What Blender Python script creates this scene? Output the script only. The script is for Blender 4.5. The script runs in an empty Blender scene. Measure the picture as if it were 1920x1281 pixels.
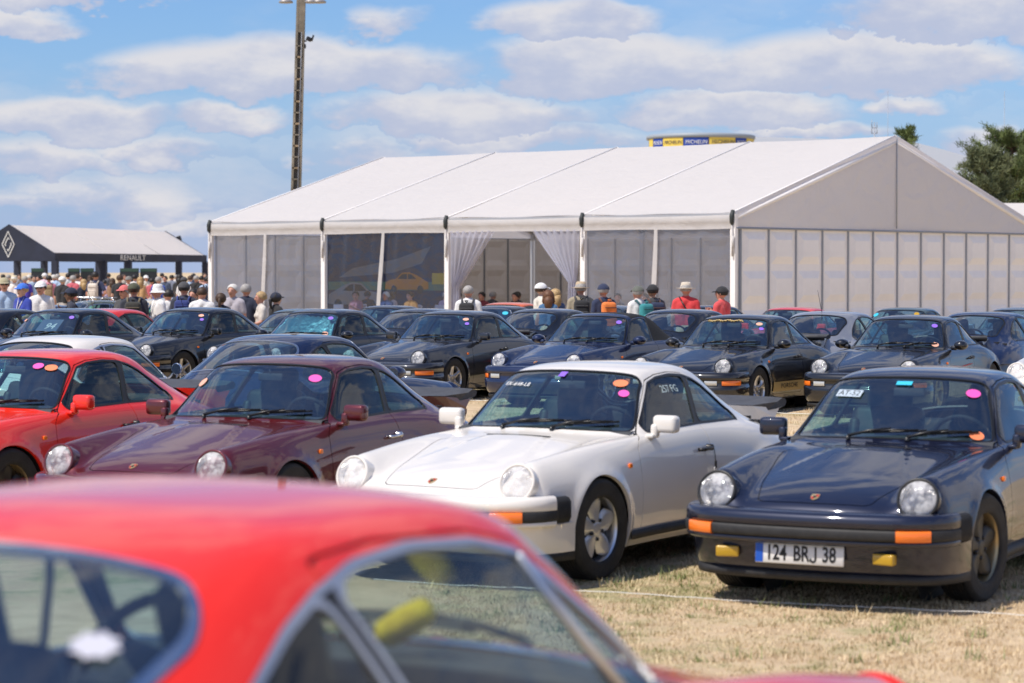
import bpy, bmesh, math, random
import numpy as np
from mathutils import Vector, Matrix
R = math.radians
SC = bpy.context.scene
COL = SC.collection

# ------------------------------------------------------------------ camera
F_PX, IMG_W, IMG_H = 4533.0, 1920.0, 1281.0      # focal length in photo pixels
CAM_H = 1.90
HORIZON = 504.6
PITCH = math.atan((IMG_H / 2 - HORIZON) / F_PX)
cam_d = bpy.data.cameras.new('camera')
cam_d.sensor_width = 36.0
cam_d.lens = 36.0 * F_PX / IMG_W
cam_d.clip_start = 0.1
cam_d.clip_end = 6000
cam_d.dof.use_dof = True
cam_d.dof.focus_distance = 27.0
cam_d.dof.aperture_fstop = 3.6
cam = bpy.data.objects.new('camera', cam_d)
COL.objects.link(cam)
cam.location = (0, 0, CAM_H)
cam.rotation_euler = (R(90) - PITCH, 0, 0)
SC.camera = cam

def project(p):
    """world point -> photo pixel"""
    x, y, z = p[0], p[1], p[2] - CAM_H
    c, s = math.cos(PITCH), math.sin(PITCH)
    d = y * c - z * s
    u = y * s + z * c
    return IMG_W / 2 + F_PX * x / d, IMG_H / 2 - F_PX * u / d

def at_depth(px, py, Y):
    """the world point at distance Y that the photo shows at a pixel (used to measure the place)"""
    a = (px - IMG_W / 2) / F_PX
    b = (IMG_H / 2 - py) / F_PX
    c, s = math.cos(PITCH), math.sin(PITCH)
    dx, dy, dz = a, c + b * s, -s + b * c
    t = Y / dy
    return Vector((dx * t, Y, CAM_H + dz * t))

def x_at(px, Y):
    return (px - IMG_W / 2) / F_PX * Y
# ------------------------------------------------------------------ sun, sky, exposure
SUN_EL, SUN_AZ = R(58), R(-124)     # azimuth measured from +Y (view direction) towards +X
sd = Vector((math.cos(SUN_EL) * math.sin(SUN_AZ), math.cos(SUN_EL) * math.cos(SUN_AZ), math.sin(SUN_EL)))
sun_d = bpy.data.lights.new('sun', 'SUN')
sun_d.energy = 3.9
sun_d.angle = R(0.53)
sun_d.color = (1.0, 0.92, 0.81)
sun = bpy.data.objects.new('sun', sun_d)
COL.objects.link(sun)
sun.location = (-20, 0, 40)
sun.rotation_euler = (-sd).to_track_quat('-Z', 'Y').to_euler()

world = bpy.data.worlds.new('World')
SC.world = world
world.use_nodes = True
SC.view_settings.view_transform = 'Standard'
SC.view_settings.look = 'None'
SC.view_settings.gamma = 1
SC.view_settings.use_curve_mapping = False
SC.view_settings.exposure = 0.30
SC.cycles.max_bounces = 10
SC.cycles.transparent_max_bounces = 24
SC.cycles.caustics_reflective = False
SC.cycles.caustics_refractive = False

class NT:
    """small helper to write node trees as expressions"""
    def __init__(s, tree):
        s.t = tree; s.n = tree.nodes; s.l = tree.links
    def node(s, typ, **kw):
        nd = s.n.new(typ)
        for k, v in kw.items():
            setattr(nd, k, v)
        return nd
    def put(s, sock, v):
        if hasattr(v, 'is_output') or isinstance(v, bpy.types.NodeSocket):
            s.l.new(v, sock)
        else:
            if sock.type == 'RGBA' and not isinstance(v, (int, float)) and len(v) == 3:
                v = (*v, 1)
            sock.default_value = v
    def m(s, op, a, b=0.0, c=0.0, clamp=False):
        nd = s.node('ShaderNodeMath', operation=op); nd.use_clamp = clamp
        s.put(nd.inputs[0], a); s.put(nd.inputs[1], b)
        if len(nd.inputs) > 2: s.put(nd.inputs[2], c)
        return nd.outputs[0]
    def mix(s, f, a, b, blend='MIX'):
        nd = s.node('ShaderNodeMixRGB', blend_type=blend)
        s.put(nd.inputs[0], f); s.put(nd.inputs[1], a); s.put(nd.inputs[2], b)
        return nd.outputs[0]
    def ramp(s, v, lo, hi, a=0.0, b=1.0, smooth=True):
        nd = s.node('ShaderNodeMapRange')
        if smooth: nd.interpolation_type = 'SMOOTHSTEP'
        s.put(nd.inputs[0], v); s.put(nd.inputs[1], lo); s.put(nd.inputs[2], hi); s.put(nd.inputs[3], a); s.put(nd.inputs[4], b)
        return nd.outputs[0]
    def noise(s, vec, scale, detail=4.0, rough=0.55, dist=0.0):
        nd = s.node('ShaderNodeTexNoise')
        if vec is not None: s.put(nd.inputs['Vector'], vec)
        s.put(nd.inputs['Scale'], scale); s.put(nd.inputs['Detail'], detail)
        s.put(nd.inputs['Roughness'], rough); s.put(nd.inputs['Distortion'], dist)
        return nd.outputs[0]
    def comb(s, x, y, z):
        nd = s.node('ShaderNodeCombineXYZ')
        s.put(nd.inputs[0], x); s.put(nd.inputs[1], y); s.put(nd.inputs[2], z)
        return nd.outputs[0]
    def sep(s, v):
        nd = s.node('ShaderNodeSeparateXYZ'); s.put(nd.inputs[0], v)
        return nd.outputs

def build_world():
    w = NT(world.node_tree)
    w.n.clear()
    out = w.node('ShaderNodeOutputWorld')
    sky = w.node('ShaderNodeTexSky', sky_type='NISHITA')
    sky.sun_disc = False
    sky.sun_elevation = SUN_EL
    sky.sun_rotation = SUN_AZ
    sky.air_density = 1.0; sky.dust_density = 0.6; sky.ozone_density = 2.2
    d = w.node('ShaderNodeTexCoord').outputs['Generated']
    x, y, z = w.sep(d)
    az = w.m('ARCTAN2', x, y)
    el = w.m('ARCSINE', z)
    # clouds live in (azimuth, height) space; up high they flatten into an even field
    elk = w.m('ADD', el, w.m('MULTIPLY', w.m('MULTIPLY', el, el), -0.3))
    P = w.comb(w.m('MULTIPLY', az, 1.0), w.m('MULTIPLY', elk, 2.6), 0.37)
    P3 = w.comb(w.m('MULTIPLY', x, 1.0), w.m('MULTIPLY', y, 1.0), w.m('MULTIPLY', z, 2.2))
    big = w.noise(P3, 4.2, 3.0, 0.5)
    det = w.noise(P3, 24.0, 6.0, 0.55)
    fine = w.noise(P3, 62.0, 6.0, 0.6)
    def px(p): return math.atan((p - 960) / F_PX)
    def py(p): return math.atan((HORIZON - p) / F_PX)
    # the cumulus banks seen over the field: (x0, x1, top, base, strength)
    banks = [(190, 880, 78, 180, 1.0), (860, 1420, 62, 182, 1.0), (1300, 1930, 66, 176, .9), (560, 1110, 172, 262, .85),
             (-60, 330, 186, 262, .85), (280, 545, 196, 250, .9), (1500, 2100, -18, 86, .9), (890, 1235, 2, 78, .9), (-120, 160, 18, 72, .85), (1150, 1600, 166, 238, .85),
             (640, 800, 12, 62, .45), (1640, 1780, 176, 214, .5), (-100, 260, 262, 330, .55), (200, 420, 255, 300, .5), (0, 420, 322, 420, .42), (1720, 2000, 245, 310, .8), (-40, 330, -30, 18, .75),
             (700, 1250, 236, 290, .6), (1380, 1660, 226, 262, .6), (560, 800, 250, 330, .5), (-200, 300, 360, 400, .4), (150, 520, 390, 440, .35)]
    wob = w.m('MULTIPLY', w.m('SUBTRACT', det, 0.5), 0.030)
    wobf = w.m('MULTIPLY', w.m('SUBTRACT', fine, 0.5), 0.010)
    elw = w.m('ADD', el, w.m('ADD', w.m('MULTIPLY', wob, 0.9), wobf))
    azw = w.m('ADD', az, w.m('MULTIPLY', wob, 1.6))
    dens = None; shade = None
    for (x0, x1, top, base, stg) in banks:
        ca = (px(x0) + px(x1)) / 2; ha = (px(x1) - px(x0)) / 2
        eb = py(base); et = py(top)
        ec = eb + (et - eb) * 0.30
        da = w.m('DIVIDE', w.m('SUBTRACT', azw, ca), ha)
        de = w.m('SUBTRACT', elw, ec)
        up = w.m('DIVIDE', w.m('MAXIMUM', de, 0.0), (et - ec) * 1.05)
        dn = w.m('DIVIDE', w.m('MINIMUM', de, 0.0), (ec - eb) * 1.05)
        rr = w.m('ADD', w.m('MULTIPLY', da, da), w.m('ADD', w.m('MULTIPLY', up, up), w.m('MULTIPLY', dn, dn)))
        f = w.m('MULTIPLY', w.m('SUBTRACT', 1.35, rr), stg)
        h = w.m('DIVIDE', w.m('SUBTRACT', elw, eb), (et - eb))
        if dens is None:
            dens, shade = f, h
        else:
            gt = w.m('GREATER_THAN', f, dens)
            shade = w.m('ADD', w.m('MULTIPLY', gt, h), w.m('MULTIPLY', w.m('SUBTRACT', 1.0, gt), shade))
            dens = w.m('MAXIMUM', dens, f)
    # the same kind of broken cumulus all round and overhead
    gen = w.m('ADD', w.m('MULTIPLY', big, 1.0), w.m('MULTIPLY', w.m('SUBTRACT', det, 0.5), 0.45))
    gen = w.m('SUBTRACT', gen, w.ramp(el, 0.50, 1.0, 0.0, 0.20))          # cover thinned overhead, out of view, so the windscreens reflect deep blue
    gen = w.ramp(gen, 0.42, 0.58, 0.0, 1.0)  # fuller cover lower down, out of view, for pale bonnet reflections
    inview = w.m('MULTIPLY', w.ramp(w.m('ABSOLUTE', az), 0.30, 0.42, 1.0, 0.0), w.ramp(el, 0.15, 0.24, 1.0, 0.0))
    loc = w.ramp(w.m('ADD', dens, w.m('ADD', w.m('MULTIPLY', w.m('SUBTRACT', det, 0.5), 1.7), w.m('MULTIPLY', w.m('SUBTRACT', fine, 0.5), 0.9))), -0.10, 0.72)
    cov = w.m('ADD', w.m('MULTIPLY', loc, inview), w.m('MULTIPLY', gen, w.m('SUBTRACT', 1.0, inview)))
    veil = w.m('MULTIPLY', w.ramp(w.noise(P, 9.0, 6.0, 0.6), 0.36, 0.70), 0.55)
    veil = w.m('MULTIPLY', veil, w.ramp(el, 0.0, 0.16, 1.0, 0.35))
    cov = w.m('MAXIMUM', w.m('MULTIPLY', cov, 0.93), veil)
    lit = w.m('ADD', w.m('MULTIPLY', shade, inview), w.m('MULTIPLY', 0.55, w.m('SUBTRACT', 1.0, inview)))
    lit = w.m('ADD', lit, w.m('MULTIPLY', w.m('SUBTRACT', det, 0.5), 1.5))
    lit = w.m('ADD', lit, w.m('MULTIPLY', w.m('SUBTRACT', fine, 0.5), 0.7))
    rim = w.m('MULTIPLY', w.ramp(dens, 0.15, 0.75, 1.0, 0.0), w.ramp(shade, 0.35, 0.85))
    lit = w.m('ADD', lit, w.m('MULTIPLY', rim, w.m('MULTIPLY', inview, 0.55)))
    lit = w.ramp(lit, 0.05, 1.15)
    ccol = w.mix(lit, (0.60, 0.65, 0.83), (0.90, 0.88, 0.91))
    skyc = w.mix(1.0, sky.outputs[0], (SKY_K * 0.60, SKY_K * 0.80, SKY_K * 1.12), 'MULTIPLY')
    skyc = w.mix(w.ramp(el, -0.02, 0.11, 0.88, 0.0), skyc, tuple(c * CLOUD_K for c in (.44, .58, .93)))
    both = w.mix(cov, skyc, w.mix(1.0, ccol, (CLOUD_K,) * 3, 'MULTIPLY'))
    bg = w.node('ShaderNodeBackground')
    w.put(bg.inputs[0], both); w.put(bg.inputs[1], SKY_STRENGTH)
    w.l.new(bg.outputs[0], out.inputs[0])
SKY_STRENGTH = 0.10
SKY_K = 1.0
CLOUD_K = 6.9
build_world()
# ------------------------------------------------------------------ materials
MATS = {}
def pmat(name, color, rough=0.5, metal=0.0, coat=0.0, spec=0.5, noise=None, bump=None, trans=0.0, emit=None, sheen=0.0, coat_rough=0.03):
    """Principled material; noise=(scale, amount) varies the colour, bump=(scale, strength)"""
    if name in MATS: return MATS[name]
    m = bpy.data.materials.new(name); m.use_nodes = True
    t = NT(m.node_tree)
    b = m.node_tree.nodes['Principled BSDF']
    t.put(b.inputs['Base Color'], color)
    b.inputs['Roughness'].default_value = rough
    b.inputs['Metallic'].default_value = metal
    b.inputs['Coat Weight'].default_value = coat
    b.inputs['Coat Roughness'].default_value = coat_rough
    b.inputs['Specular IOR Level'].default_value = spec
    if sheen: b.inputs['Sheen Weight'].default_value = sheen
    if trans: b.inputs['Transmission Weight'].default_value = trans
    if emit:
        t.put(b.inputs['Emission Color'], emit[0]); b.inputs['Emission Strength'].default_value = emit[1]
    co = t.node('ShaderNodeTexCoord').outputs['Object']
    if noise:
        nz = t.noise(co, noise[0], 5.0, 0.6)
        lo = tuple(c * (1 - noise[1]) for c in color); hi = tuple(min(1, c * (1 + noise[1])) for c in color)
        t.put(b.inputs['Base Color'], t.mix(t.ramp(nz, 0.3, 0.7), lo, hi))
    if bump:
        bn = t.node('ShaderNodeBump'); bn.inputs['Strength'].default_value = bump[1]; bn.inputs['Distance'].default_value = 0.02
        t.put(bn.inputs['Height'], t.noise(co, bump[0], 5.0, 0.6)); t.l.new(bn.outputs[0], b.inputs['Normal'])
    MATS[name] = m
    return m

def paint(name, color, flake=0.0, dust=0.006, rough=0.42):
    """clear-coated car paint with a thin film of dust and faint orange peel"""
    if name in MATS: return MATS[name]
    m = bpy.data.materials.new(name); m.use_nodes = True
    t = NT(m.node_tree); b = m.node_tree.nodes['Principled BSDF']
    co = t.node('ShaderNodeTexCoord').outputs['Object']
    nz = t.noise(co, 2.3, 6.0, 0.65)
    sp = t.noise(co, 60.0, 3.0, 0.6)
    k = t.m('MULTIPLY', t.ramp(t.m('ADD', t.m('MULTIPLY', nz, 0.7), t.m('MULTIPLY', sp, 0.3)), 0.35, 0.75), dust)
    t.put(b.inputs['Base Color'], t.mix(k, color, (0.34, 0.30, 0.25)))
    b.inputs['Metallic'].default_value = flake
    b.inputs['Roughness'].default_value = rough
    b.inputs['Specular IOR Level'].default_value = .2
    b.inputs['Coat Weight'].default_value = 1.0
    t.put(b.inputs['Coat Roughness'], t.ramp(nz, 0.3, 0.8, 0.015, 0.06))
    b.inputs['Coat IOR'].default_value = 1.62
    bn = t.node('ShaderNodeBump'); bn.inputs['Strength'].default_value = 0.012; bn.inputs['Distance'].default_value = 0.01
    t.put(bn.inputs['Height'], t.noise(co, 14.0, 2.0, 0.5)); t.l.new(bn.outputs[0], b.inputs['Coat Normal'])
    MATS[name] = m
    return m

def thin_glass(name, tint, refl=0.10, rough=0.0, ior=1.5, dirt_haze=0.0, dirt_haze_col=(0.6, 0.6, 0.62)):
    """a thin pane: tinted see-through plus mirror reflection that grows at grazing angles"""
    if name in MATS: return MATS[name]
    m = bpy.data.materials.new(name); m.use_nodes = True
    t = NT(m.node_tree); t.n.clear()
    out = t.node('ShaderNodeOutputMaterial')
    tr = t.node('ShaderNodeBsdfTransparent'); t.put(tr.inputs[0], tint)
    gl = t.node('ShaderNodeBsdfGlossy'); gl.inputs['Roughness'].default_value = rough; t.put(gl.inputs[0], (0.97, 0.98, 1.0))
    geo = t.node('ShaderNodeNewGeometry')
    dt = t.node('ShaderNodeVectorMath', operation='DOT_PRODUCT')
    t.l.new(geo.outputs['Incoming'], dt.inputs[0]); t.l.new(geo.outputs['Normal'], dt.inputs[1])
    grz = t.m('POWER', t.m('SUBTRACT', 1.0, t.m('ABSOLUTE', dt.outputs['Value']), clamp=True), 4.5)
    mx = t.node('ShaderNodeMixShader')
    t.put(mx.inputs[0], t.m('ADD', t.m('MULTIPLY', grz, 1.0 - refl), refl, clamp=True))
    t.l.new(tr.outputs[0], mx.inputs[1]); t.l.new(gl.outputs[0], mx.inputs[2])
    last = mx
    if dirt_haze:
        df = t.node('ShaderNodeBsdfDiffuse'); t.put(df.inputs[0], dirt_haze_col)
        co = t.node('ShaderNodeTexCoord').outputs['Object']
        m2 = t.node('ShaderNodeMixShader')
        t.put(m2.inputs[0], t.m('MULTIPLY', t.ramp(t.noise(co, 2.0, 6.0, 0.7), 0.25, 0.8), dirt_haze))
        t.l.new(mx.outputs[0], m2.inputs[1]); t.l.new(df.outputs[0], m2.inputs[2]); last = m2
    t.l.new(last.outputs[0], out.inputs[0])
    MATS[name] = m
    return m

BLACK_RUBBER = pmat('black_rubber', (0.018, 0.018, 0.019), 0.62, noise=(25, .25))
TYRE = pmat('tyre_rubber', (0.022, 0.021, 0.020), 0.78, noise=(9, .35), bump=(60, .25))
TRIM_BLACK = pmat('black_trim', (0.012, 0.012, 0.013), 0.38)
GAP = pmat('shut_line', (0.006, 0.006, 0.006), 0.8)
CHROME = pmat('chrome', (0.80, 0.80, 0.81), 0.12, 1.0)
CHROME_DULL = pmat('brushed_trim', (0.66, 0.67, 0.70), 0.28, 1.0)
SILVER = pmat('wheel_silver', (0.62, 0.62, 0.63), 0.30, 0.85, coat=.4, noise=(6, .12))
SILVER_PALE = pmat('wheel_pale_silver', (0.70, 0.70, 0.69), 0.34, 0.55, coat=.4, noise=(6, .10))
WHEEL_DARK = pmat('wheel_black_centre', (0.02, 0.02, 0.02), 0.4)
GOLD_RIM = pmat('wheel_gold', (0.52, 0.40, 0.22), 0.33, 0.8)
ORANGE_LENS = pmat('orange_lens', (0.95, 0.20, 0.015), 0.18, coat=.8, bump=(45, .15))
YELLOW_LENS = pmat('yellow_lens', (0.50, 0.30, 0.015), 0.18, coat=.8, bump=(45, .15))
CLEAR_LENS = pmat('clear_lens', (0.55, 0.55, 0.52), 0.2, 0.3, coat=.8, bump=(45, .2))
RED_LENS = pmat('red_lens', (0.45, 0.012, 0.01), 0.18, coat=.8)
CABIN = pmat('cabin_black', (0.016, 0.016, 0.018), 0.7, noise=(7, .3))
CABIN_GREY = pmat('cabin_grey', (0.055, 0.058, 0.065), 0.75, noise=(9, .25))
LEATHER = pmat('seat_black', (0.020, 0.020, 0.022), 0.55, noise=(12, .3))
HEADLINER = pmat('headliner', (0.05, 0.05, 0.052), 0.9)
PLATE_WHITE = pmat('plate_white', (0.78, 0.78, 0.76), 0.4, coat=.2, noise=(12, .05))
PLATE_YELLOW = pmat('plate_yellow', (0.62, 0.50, 0.16), 0.4)
PLATE_BLUE = pmat('plate_blue', (0.01, 0.09, 0.48), 0.4)
INK = pmat('black_ink', (0.012, 0.012, 0.012), 0.5)
WHITE_INK = pmat('white_ink', (0.80, 0.80, 0.78), 0.5)
GOLD_INK = pmat('gold_ink', (0.55, 0.40, 0.16), 0.45, 0.2)
PINK = pmat('pink_sticker', (0.86, 0.10, 0.46), 0.5)
ORANGE_PAPER = pmat('orange_sticker', (0.85, 0.24, 0.10), 0.5)
SALMON = pmat('salmon_sticker', (0.80, 0.42, 0.30), 0.5)
PURPLE = pmat('purple_sticker', (0.26, 0.13, 0.70), 0.5)
CYAN = pmat('cyan_sticker', (0.04, 0.50, 0.70), 0.5)
GLASS = thin_glass('windscreen_glass', (0.66, 0.84, 0.88), 0.19, dirt_haze=.02, dirt_haze_col=(.35, .38, .42))
SIDE_GLASS = thin_glass('green_side_glass', (0.52, 0.83, 0.80), 0.07, dirt_haze=.02)
OLD_GLASS = thin_glass('clear_old_glass', (0.82, 0.88, 0.84), 0.06, dirt_haze=.02)
LAMP_GLASS = thin_glass('lamp_glass', (0.97, 0.97, 0.98), 0.10, rough=.08, dirt_haze=.55, dirt_haze_col=(.95, .95, .96))  # white mixed into the lens, standing in for the lamp's bright reflections
REFLECTOR = pmat('lamp_reflector', (0.93, 0.93, 0.94), 0.22, 0.55, bump=(26, .35))
def flute(m):
    t = NT(m.node_tree); co = t.node('ShaderNodeTexCoord').outputs['Object']
    wv = t.node('ShaderNodeTexWave'); wv.inputs['Scale'].default_value = 34.0; wv.inputs['Distortion'].default_value = 1.2; wv.inputs['Detail'].default_value = 1.0
    t.l.new(co, wv.inputs['Vector'])
    mr = [n for n in t.n if n.type == 'MIX_SHADER'][-1]
    nz = t.noise(co, 16.0, 3.0, .6)
    t.put(mr.inputs[0], t.m('ADD', t.m('MULTIPLY', wv.outputs['Fac'], .24), t.m('MULTIPLY', t.ramp(nz, .38, .66), .40)))  # white ribs and patches painted in, in place of reflector glints
    bn = t.node('ShaderNodeBump'); bn.inputs['Strength'].default_value = .6; bn.inputs['Distance'].default_value = .01
    t.l.new(wv.outputs['Fac'], bn.inputs['Height'])
    for n in t.n:
        if n.type == 'BSDF_GLOSSY': t.l.new(bn.outputs[0], n.inputs['Normal'])
flute(LAMP_GLASS)

# ------------------------------------------------------------------ mesh helpers
def mesh_from(name, V, Fc, mats=None, midx=None, smooth=False, normals=None):
    me = bpy.data.meshes.new(name)
    me.from_pydata([tuple(map(float, v)) for v in V], [], [tuple(map(int, f)) for f in Fc])
    for m in (mats or []): me.materials.append(m)
    if midx is not None: me.polygons.foreach_set('material_index', np.asarray(midx, dtype=np.int32))
    if smooth: me.polygons.foreach_set('use_smooth', np.ones(len(me.polygons), dtype=bool))
    me.update()
    if normals is not None: me.normals_split_custom_set_from_vertices([tuple(map(float, n)) for n in normals])
    return me

class MB:
    """collects boxes, tubes, lathes and sheets into one mesh"""
    def __init__(s): s.v = []; s.f = []; s.m = []; s.sm = []; s.mat = 0; s.smooth = False
    def add(s, V, Fc, smooth=None):
        o = len(s.v); s.v += [tuple(v) for v in V]
        for f in Fc:
            s.f.append(tuple(i + o for i in f)); s.m.append(s.mat); s.sm.append(s.smooth if smooth is None else smooth)
        return s
    def box(s, c, d, rot=None, taper=1.0):
        hx, hy, hz = d[0] / 2, d[1] / 2, d[2] / 2
        P = []
        for z in (-1, 1):
            k = taper if z > 0 else 1.0
            for x, y in ((-1, -1), (1, -1), (1, 1), (-1, 1)): P.append(Vector((x * hx * k, y * hy * k, z * hz)))
        if rot is not None: P = [rot @ p for p in P]
        c = Vector(c)
        return s.add([p + c for p in P], [(0, 3, 2, 1), (4, 5, 6, 7), (0, 1, 5, 4), (1, 2, 6, 5), (2, 3, 7, 6), (3, 0, 4, 7)], False)
    def rbox(s, c, d, r=0.02, rot=None, seg=3):
        """box with rounded vertical and horizontal edges (superellipsoid-like grid)"""
        bm = bmesh.new(); bmesh.ops.create_cube(bm, size=1.0)
        for v in bm.verts: v.co = Vector((v.co.x * d[0], v.co.y * d[1], v.co.z * d[2]))
        bmesh.ops.bevel(bm, geom=bm.edges[:], offset=min(r, min(d) * 0.49), segments=seg, profile=0.5, affect='EDGES')
        c = Vector(c)
        bm.verts.index_update()
        V = [((rot @ v.co) if rot is not None else v.co) + c for v in bm.verts]
        Fc = [[v.index for v in f.verts] for f in bm.faces]
        bm.free()
        return s.add(V, Fc, True)
    def tube(s, pts, rad, n=8, caps=True, smooth=True):
        pts = [Vector(p) for p in pts]
        rads = rad if hasattr(rad, '__len__') else [rad] * len(pts)
        V = []; up = None
        for i, p in enumerate(pts):
            t = (pts[min(i + 1, len(pts) - 1)] - pts[max(i - 1, 0)]).normalized()
            if up is None: up = Vector((0, 0, 1)) if abs(t.z) < .9 else Vector((1, 0, 0))
            a = t.cross(up); a.normalize(); b = a.cross(t); b.normalize(); up = b
            for k in range(n):
                an = 2 * math.pi * k / n
                V.append(p + (a * math.cos(an) + b * math.sin(an)) * rads[i])
        Fc = []
        for i in range(len(pts) - 1):
            for k in range(n):
                k2 = (k + 1) % n
                Fc.append((i * n + k, i * n + k2, (i + 1) * n + k2, (i + 1) * n + k))
        if caps:
            Fc.append(tuple(range(n - 1, -1, -1))); Fc.append(tuple(range((len(pts) - 1) * n, len(pts) * n)))
        Fc = [tuple(reversed(f)) for f in Fc]
        return s.add(V, Fc, smooth)
    def lathe(s, prof, origin=(0, 0, 0), axis='z', n=32, smooth=True, mtx=None):
        """prof: list of (radius, height)"""
        V = []
        for (r, h) in prof:
            for k in range(n):
                a = 2 * math.pi * k / n
                p = Vector((r * math.cos(a), r * math.sin(a), h))
                if axis == 'y': p = Vector((p.x, -p.z, p.y))
                if axis == 'x': p = Vector((p.z, p.x, p.y))
                if mtx is not None: p = mtx @ p
                V.append(p + Vector(origin))
        Fc = []
        for i in range(len(prof) - 1):
            for k in range(n):
                k2 = (k + 1) % n
                Fc.append((i * n + k, i * n + k2, (i + 1) * n + k2, (i + 1) * n + k))
        return s.add(V, Fc, smooth)
    def prism(s, poly, z0, z1, mtx=None, smooth=False):
        """extrude a 2-D outline (x, y) from z0 to z1"""
        n = len(poly)
        V = [Vector((p[0], p[1], z)) for z in (z0, z1) for p in poly]
        if mtx is not None: V = [mtx @ v for v in V]
        Fc = [tuple(range(n - 1, -1, -1)), tuple(range(n, 2 * n))] + [(i, (i + 1) % n, n + (i + 1) % n, n + i) for i in range(n)]
        return s.add(V, Fc, smooth)
    def grid(s, G, smooth=True, close_u=False, flip=False):
        """G[i][j] points"""
        nu, nv = len(G), len(G[0])
        V = [p for row in G for p in row]; Fc = []
        for i in range(nu - (0 if close_u else 1)):
            for j in range(nv - 1):
                a, b = i * nv + j, ((i + 1) % nu) * nv + j
                q = (a, b, b + 1, a + 1)
                Fc.append(tuple(reversed(q)) if flip else q)
        return s.add(V, Fc, smooth)
    def mesh(s, name, mats):
        me = bpy.data.meshes.new(name)
        me.from_pydata([tuple(v) for v in s.v], [], s.f)
        for m in (mats if isinstance(mats, (list, tuple)) else [mats]): me.materials.append(m)
        me.polygons.foreach_set('material_index', np.array(s.m, dtype=np.int32))
        me.polygons.foreach_set('use_smooth', np.array(s.sm, dtype=bool))
        me.update()
        return me
    def build(s, name, mats, parent=None):
        return link(name, s.mesh(name, mats), parent)

def link(name, me, parent=None, mat=None, loc=None):
    o = bpy.data.objects.new(name, me)
    COL.objects.link(o)
    if parent is not None: o.parent = parent
    if mat is not None:
        if not len(me.materials): me.materials.append(mat)
        o.material_slots[0].link = 'OBJECT'; o.material_slots[0].material = mat
    if loc is not None: o.location = loc
    return o

def slot(o, i, mat):
    o.material_slots[i].link = 'OBJECT'; o.material_slots[i].material = mat

def tag(o, label=None, cat=None, group=None, kind=None):
    if label: o['label'] = label
    if cat: o['category'] = cat
    if group: o['group'] = group
    if kind: o['kind'] = kind
    return o

def thing(name, label, cat, loc=(0, 0, 0), rz=0.0, group=None):
    o = bpy.data.objects.new(name, None)
    COL.objects.link(o)
    o.empty_display_size = 0.2
    o.location = loc; o.rotation_euler = (0, 0, rz)
    return tag(o, label, cat, group)

_TXT = {}
def text_mesh(txt, size=1.0, depth=0.0, align='CENTER', space=1.0, shear=0.0, sx=1.0, bold=0.0):
    key = (txt, size, depth, align, space, shear, sx, bold)
    if key in _TXT: return _TXT[key]
    cu = bpy.data.curves.new('lettering', 'FONT')
    cu.body = txt; cu.size = size; cu.extrude = depth; cu.align_x = align; cu.align_y = 'CENTER'
    cu.space_character = space; cu.shear = shear; cu.resolution_u = 3; cu.offset = bold
    o = bpy.data.objects.new('lettering', cu); COL.objects.link(o)
    dg = bpy.context.evaluated_depsgraph_get()
    me = bpy.data.meshes.new_from_object(o.evaluated_get(dg))
    bpy.data.objects.remove(o); bpy.data.curves.remove(cu)
    if sx != 1.0:
        for v in me.vertices: v.co.x *= sx
    me.materials.clear()
    _TXT[key] = me
    return me
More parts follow.
